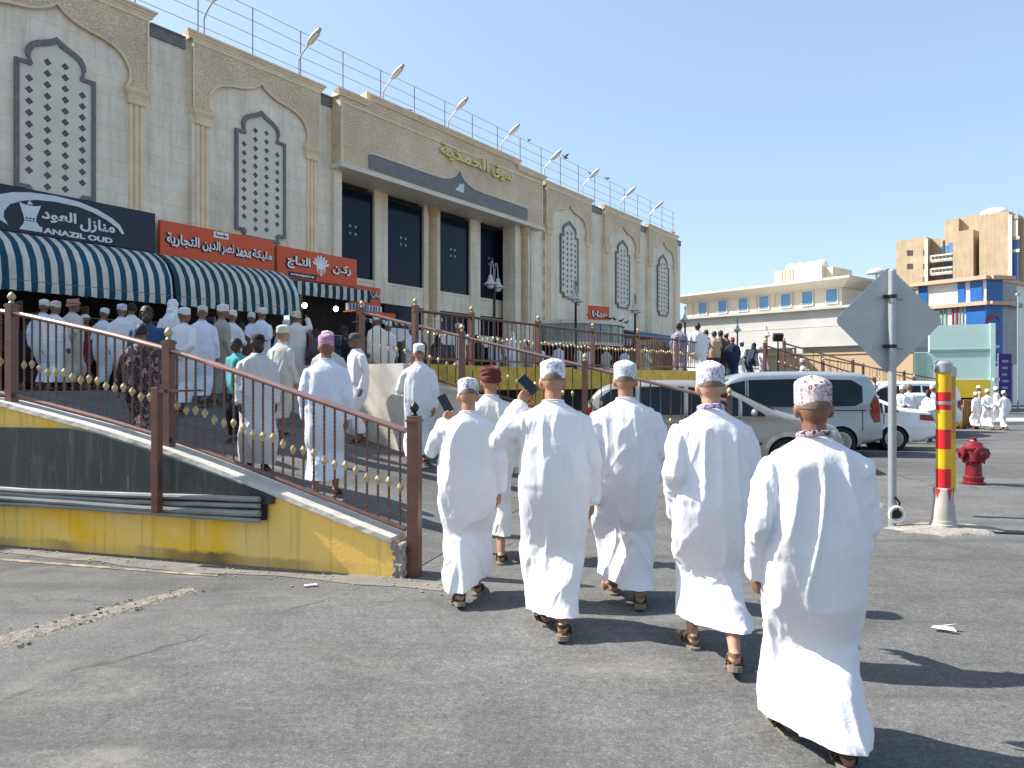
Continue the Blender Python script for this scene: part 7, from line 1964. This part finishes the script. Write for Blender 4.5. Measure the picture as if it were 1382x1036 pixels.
# ---------------------------------------------------------------- crowd in front of the shops
GS = 'crowd in front of the shops'
def crowd(px, yt, D, rot, label, robe, head, seed, skin='brown', group=GS, level=2, z=None, **k):
    x = (px - 691)/FPX*D; gz = ground(x, D) if z is None else z
    H = 1.63 - (yt - 518)/FPX*D - gz
    if 'armL' not in k and 'armR' not in k and k.get('top') != 'shirt':
        q = (seed*7) % 5
        if q == 1: k.update(armL=((-0.25, -0.12, 1.13), (-0.06, -0.19, 1.0)), armR=((0.25, -0.12, 1.13), (0.05, -0.20, 0.96)))
        elif q == 2: k.update(armR=((0.25, 0.03, 1.12), (0.12, 0.27, 1.13)))
        elif q == 3: k.update(armL=((-0.25, 0.05, 1.13), (-0.14, 0.27, 1.22)), nod=R(12))
    if 'yaw' not in k: k['yaw'] = R(((seed*37) % 61) - 30)
    if 'width' not in k: k['width'] = 0.95 + 0.04*((seed*5) % 5)
    return person(x, D, H, rot, label, robe, head, skin, level=level, seed=seed, group=group, z=z, **k)
crowd(57, 406, 14.6, R(-5), 'man in bluish robe and white cap, leftmost of the crowd by the blue awning', 'bluewhite', 'plain', 31)
crowd(72, 408, 13.0, R(-10), 'man in white robe and pale rose cap standing in front of the leftmost man', 'white', 'rose', 32, width=1.08)
crowd(96, 405, 13.7, R(-20), 'broad man in cream robe and rust patterned turban at the left of the crowd', 'cream', 'turban_rust', 33, width=1.1)
crowd(138, 417, 14.6, R(-10), 'slim man in white robe and white cap left of the bearded man in blue', 'bluewhite', 'plain', 34)
crowd(163, 412, 13.2, R(5), 'man in white robe and pale cap just left of the bearded man in blue', 'white', 'purple', 35)
crowd(177, 409, 14.8, R(10), 'dark haired man in white robe behind the pale capped man, under the blue awning', 'white', None, 36, hair='black')
crowd(232, 405, 13.6, R(0), 'man in white robe with white head cloth draped over his shoulders', 'white', 'ghutra', 37)
crowd(246, 417, 11.9, R(-8), 'man in white robe and cap just right of the gold topped railing post', 'white', 'plain', 38, width=1.05)
crowd(272, 414, 13.0, R(6), 'man in bluish white robe and off white cap in the middle of the crowd', 'bluewhite', 'beige', 39, width=1.04)
crowd(297, 413, 13.6, R(-40), 'man in greyish olive robe and white cap turned slightly to the right', 'olive', 'plain', 40, yaw=R(-25))
crowd(312, 420, 14.4, R(-15), 'man in white robe and white skull cap beyond the olive robe', 'white', 'plain', 41)
crowd(339, 423, 16.4, R(10), 'man in pale blue robe and grey green cap beneath the teal awning', 'bluewhite', 'mint', 42)
crowd(352, 417, 15.5, R(-5), 'man in bluish robe and white cap beneath the teal awning', 'bluewhite', 'plain', 43)
crowd(38, 430, 16.2, R(60), 'person in dark clothes in the shade at the far left of the shops', 'black', None, 44, hair='black', level=1)
crowd(118, 425, 16.6, R(150), 'shop keeper in maroon clothes deep under the blue awning', 'maroon', 'softcap', 45, level=1)
crowd(285, 430, 16.0, R(160), 'woman in black cloak deep among the crowd under the teal awning', 'black', 'hijab', 46, level=1)
crowd(326, 436, 14.6, R(20), 'man in dark brown clothes in the crowd behind the child in teal', 'brown', None, 47, 'dark', hair='black', level=1)
crowd(424, 445, 16.0, R(-60), 'person in dark grey clothes by the racks under the lit bulbs', 'darkgrey', None, 48, 'dark', hair='black', level=1)
crowd(468, 440, 17.5, R(90), 'person in black clothes in front of the narrow orange sign', 'black', None, 49, 'dark', hair='black', level=1)
crowd(385, 433, 17.0, R(-10), 'man in blue white robe and mint cap between the turbaned man and the teal awning', 'bluewhite', 'mint', 50)
# ---------------------------------------------------------------- people behind the plaza railing
GP = 'people walking on the plaza behind the railing'
crowd(510, 426, 16.6, R(30), 'man in off white robe and white cap behind the top post of the middle railing', 'offwhite', 'plain', 51, group=GP)
crowd(523, 435, 18.4, R(-20), 'man in white robe and grey cap behind the left end of the plaza railing', 'white', 'mint', 52, group=GP)
crowd(557, 441, 20.0, R(40), 'man in lilac white robe and magenta cap behind the plaza railing', 'bluewhite', 'magenta', 53, group=GP)
crowd(590, 452, 21.0, R(0), 'person in dark teal clothes behind the plaza railing, right of the magenta cap', 'darkgrey', 'hijab', 54, group=GP, level=1)
crowd(622, 438, 19.3, R(90), 'man in white robe and rose cap behind the second post of the middle railing', 'white', 'rose', 55, group=GP)
crowd(691, 448, 25.5, R(10), 'man with draped white head cloth behind the plaza railing below the street lamp', 'white', 'ghutra', 56, group=GP)
crowd(713, 460, 28.5, R(0), 'person in olive robe behind the plaza railing, right of the draped white head cloth', 'olive', None, 57, group=GP, level=1, hair='black')
crowd(728, 464, 28.5, R(0), 'man in bluish white robe and white cap in front of the glass kiosk', 'bluewhite', 'plain', 58, group=GP, level=1)
crowd(754, 463, 29.5, R(0), 'man in white robe and pale cap in front of the striped awning by the kiosk', 'bluewhite', 'plain', 59, group=GP, level=1)
crowd(781, 466, 30.5, R(20), 'man in off white robe, left one of a pair below the small orange sign', 'offwhite', 'beige', 60, group=GP, level=1)
crowd(795, 468, 31.0, R(-20), 'man in white robe, right one of a pair below the small orange sign', 'white', 'plain', 61, group=GP, level=1)
crowd(843, 470, 30.5, R(0), 'man in bluish white robe and white cap below the teal tarpaulin', 'bluewhite', 'plain', 62, group=GP, level=1)
crowd(873, 470, 32.5, R(60), 'man in cream robe and blue cap near the right end of the plaza railing', 'cream', 'plain', 63, group=GP, level=1)
crowd(645, 452, 23.0, R(30), 'person in black clothes behind the plaza railing left of the street lamp', 'black', None, 64, 'dark', group=GP, level=1, hair='black')
crowd(668, 455, 25.0, R(-30), 'man in bluish robe and beige cap right at the street lamp post', 'bluewhite', 'beige', 65, group=GP, level=1)
crowd(818, 468, 31.0, R(-30), 'man in grey robe below the small orange sign, behind the railing', 'warmgrey', 'plain', 66, group=GP, level=1)
# ---------------------------------------------------------------- the group at the top of the stairs
GG = 'group standing at the top of the stairs'
crowd(916, 436, 22.5, R(-30), 'dark haired person in lilac grey clothes, leftmost of the standing group', 'lilac', None, 71, 'dark', GG, 2, hair='black', z=1.77)
crowd(942, 436, 23.3, R(0), 'tall man with black hair and wide white robe in the standing group', 'white', None, 72, 'dark', GG, 2, hair='black', width=1.22, tuck=-0.05, z=1.75)
crowd(954, 445, 24.6, R(20), 'person in black clothes just right of the tall white robed man', 'black', None, 73, 'dark', GG, 1, hair='black', z=1.75)
crowd(964, 447, 24.2, R(-10), 'person in tan top and brown trousers in the standing group', 'tan', None, 74, 'brown', GG, 2, hair='black', top='shirt', legs='brown', z=1.75)
crowd(974, 446, 25.0, R(30), 'person with black hair in brown robe in the standing group', 'brown', None, 75, 'dark', GG, 1, hair='black', z=1.75)
crowd(982, 448, 25.6, R(60), 'person with white cap and maroon clothes in the standing group', 'maroon', 'softcap', 76, 'dark', GG, 1, z=1.75)
crowd(989, 455, 24.6, R(-10), 'person with red cap and navy cloak in the standing group', 'navy', 'redcap', 77, 'dark', GG, 2, z=1.70, width=1.1)
crowd(1000, 460, 26.4, R(-60), 'man in white robe between the navy cloak and the stooping dark figure', 'white', 'softcap', 78, 'dark', GG, 1, z=1.62)
crowd(1010, 463, 25.3, R(-70), 'stooping person in black and navy cloak leaning on the stair railing', 'navy', 'hijab', 79, 'dark', GG, 2, z=1.62, lean=0.22)
crowd(1032, 468, 26.4, R(75), 'man in white robe and white cap climbing the stairs right of the group', 'white', 'plain', 80, 'brown', GG, 2, z=1.36, lean=0.14, stance=(0.2, -0.2))
crowd(1085, 485, 28.0, R(60), 'man with red and white cap and white robe just above the silver van roof', 'white', 'rose', 81, 'brown', GG, 2, z=0.84)
# ---------------------------------------------------------------- people on the street at the right
GT = 'people on the street at the right'
crowd(1164, 517, 21.5, R(-60), 'man in white robe just right of the silver van roof, left one of two', 'bluewhite', None, 91, 'tan', GT, 2, hair='grey')
crowd(1176, 519, 22.6, R(-60), 'man in white robe and white cap behind the white saloon car, right one of two', 'white', 'plain', 92, 'tan', GT, 2)
crowd(1217, 521, 21.3, R(170), 'man in white robe and white cap reading something in his hands beside the sign pole', 'white', 'plain', 93, 'brown', GT, 2, armL=((-0.27, 0.08, 1.14), (-0.07, 0.27, 1.15)), armR=((0.27, 0.08, 1.14), (0.07, 0.27, 1.15)))
crowd(1227, 519, 22.6, R(-20), 'man in grey white robe standing behind the reading man', 'offwhite', None, 94, 'tan', GT, 2, hair='grey')
crowd(1254, 526, 21.8, R(120), 'dark bearded man in white robe left of the red and yellow post', 'white', None, 95, 'dark', GT, 2, hair='black', beard='black', armL=((-0.27, 0.08, 1.12), (-0.05, 0.27, 1.05)))
crowd(1260, 520, 23.0, R(0), 'man in white robe and pale cap half hidden by the red and yellow post', 'offwhite', 'beige', 96, 'brown', GT, 2)
crowd(1318, 530, 31.0, R(10), 'man in white robe walking away, left one of three by the yellow barriers', 'white', 'plain', 97, 'brown', GT, 2, stance=(0.1, -0.1))
crowd(1333, 526, 30.5, R(-10), 'man in white robe walking away, middle one of three by the yellow barriers', 'white', 'plain', 98, 'tan', GT, 2, stance=(0.25, -0.25), lift=(0, 0.05))
crowd(1356, 528, 30.0, R(10), 'man in white robe and cap walking away, right one of three by the yellow barriers', 'white', 'plain', 99, 'brown', GT, 2, stance=(-0.2, 0.2))
crowd(1323, 521, 37.5, R(40), 'person in tan clothes beyond the three walking men', 'tan', 'turban_cream', 100, 'brown', GT, 1)
crowd(1346, 523, 36.5, R(40), 'man in white robe beyond the three walking men', 'offwhite', 'plain', 101, 'brown', GT, 1)

# small things held in hands
e = empty('paper_slip', (-1.41 - 0.30, 11.2 + 0.33, ground(-1.41, 11.2) + 1.20)); tag(e, 'white paper slip in the hand of the man with the pale green cap', 'paper')
mb = MB(); mb.poly([(-0.06, 0, -0.05), (0.05, 0.01, -0.06), (0.07, 0.0, 0.05), (-0.05, 0.015, 0.06)], (0, 0.003, 0)); mb.build('sheet', M['white'], e)
M['bluepack'] = mat('pale blue packet', (0.16, 0.30, 0.42), 0.5, var=0.2)
e = empty('packet', (1.345 - 0.195, 3.27 + 0.12, 0.72)); tag(e, 'small pale blue packet held in the left hand of the nearest man', 'packet')
mb = MB(); mb.poly([(-0.02, -0.02, -0.05), (0.035, 0.0, -0.045), (0.04, 0.03, 0.035), (-0.015, 0.01, 0.045)], (0.012, 0.02, 0.004)); mb.build('wrapper', M['bluepack'], e, bevel=0.004)
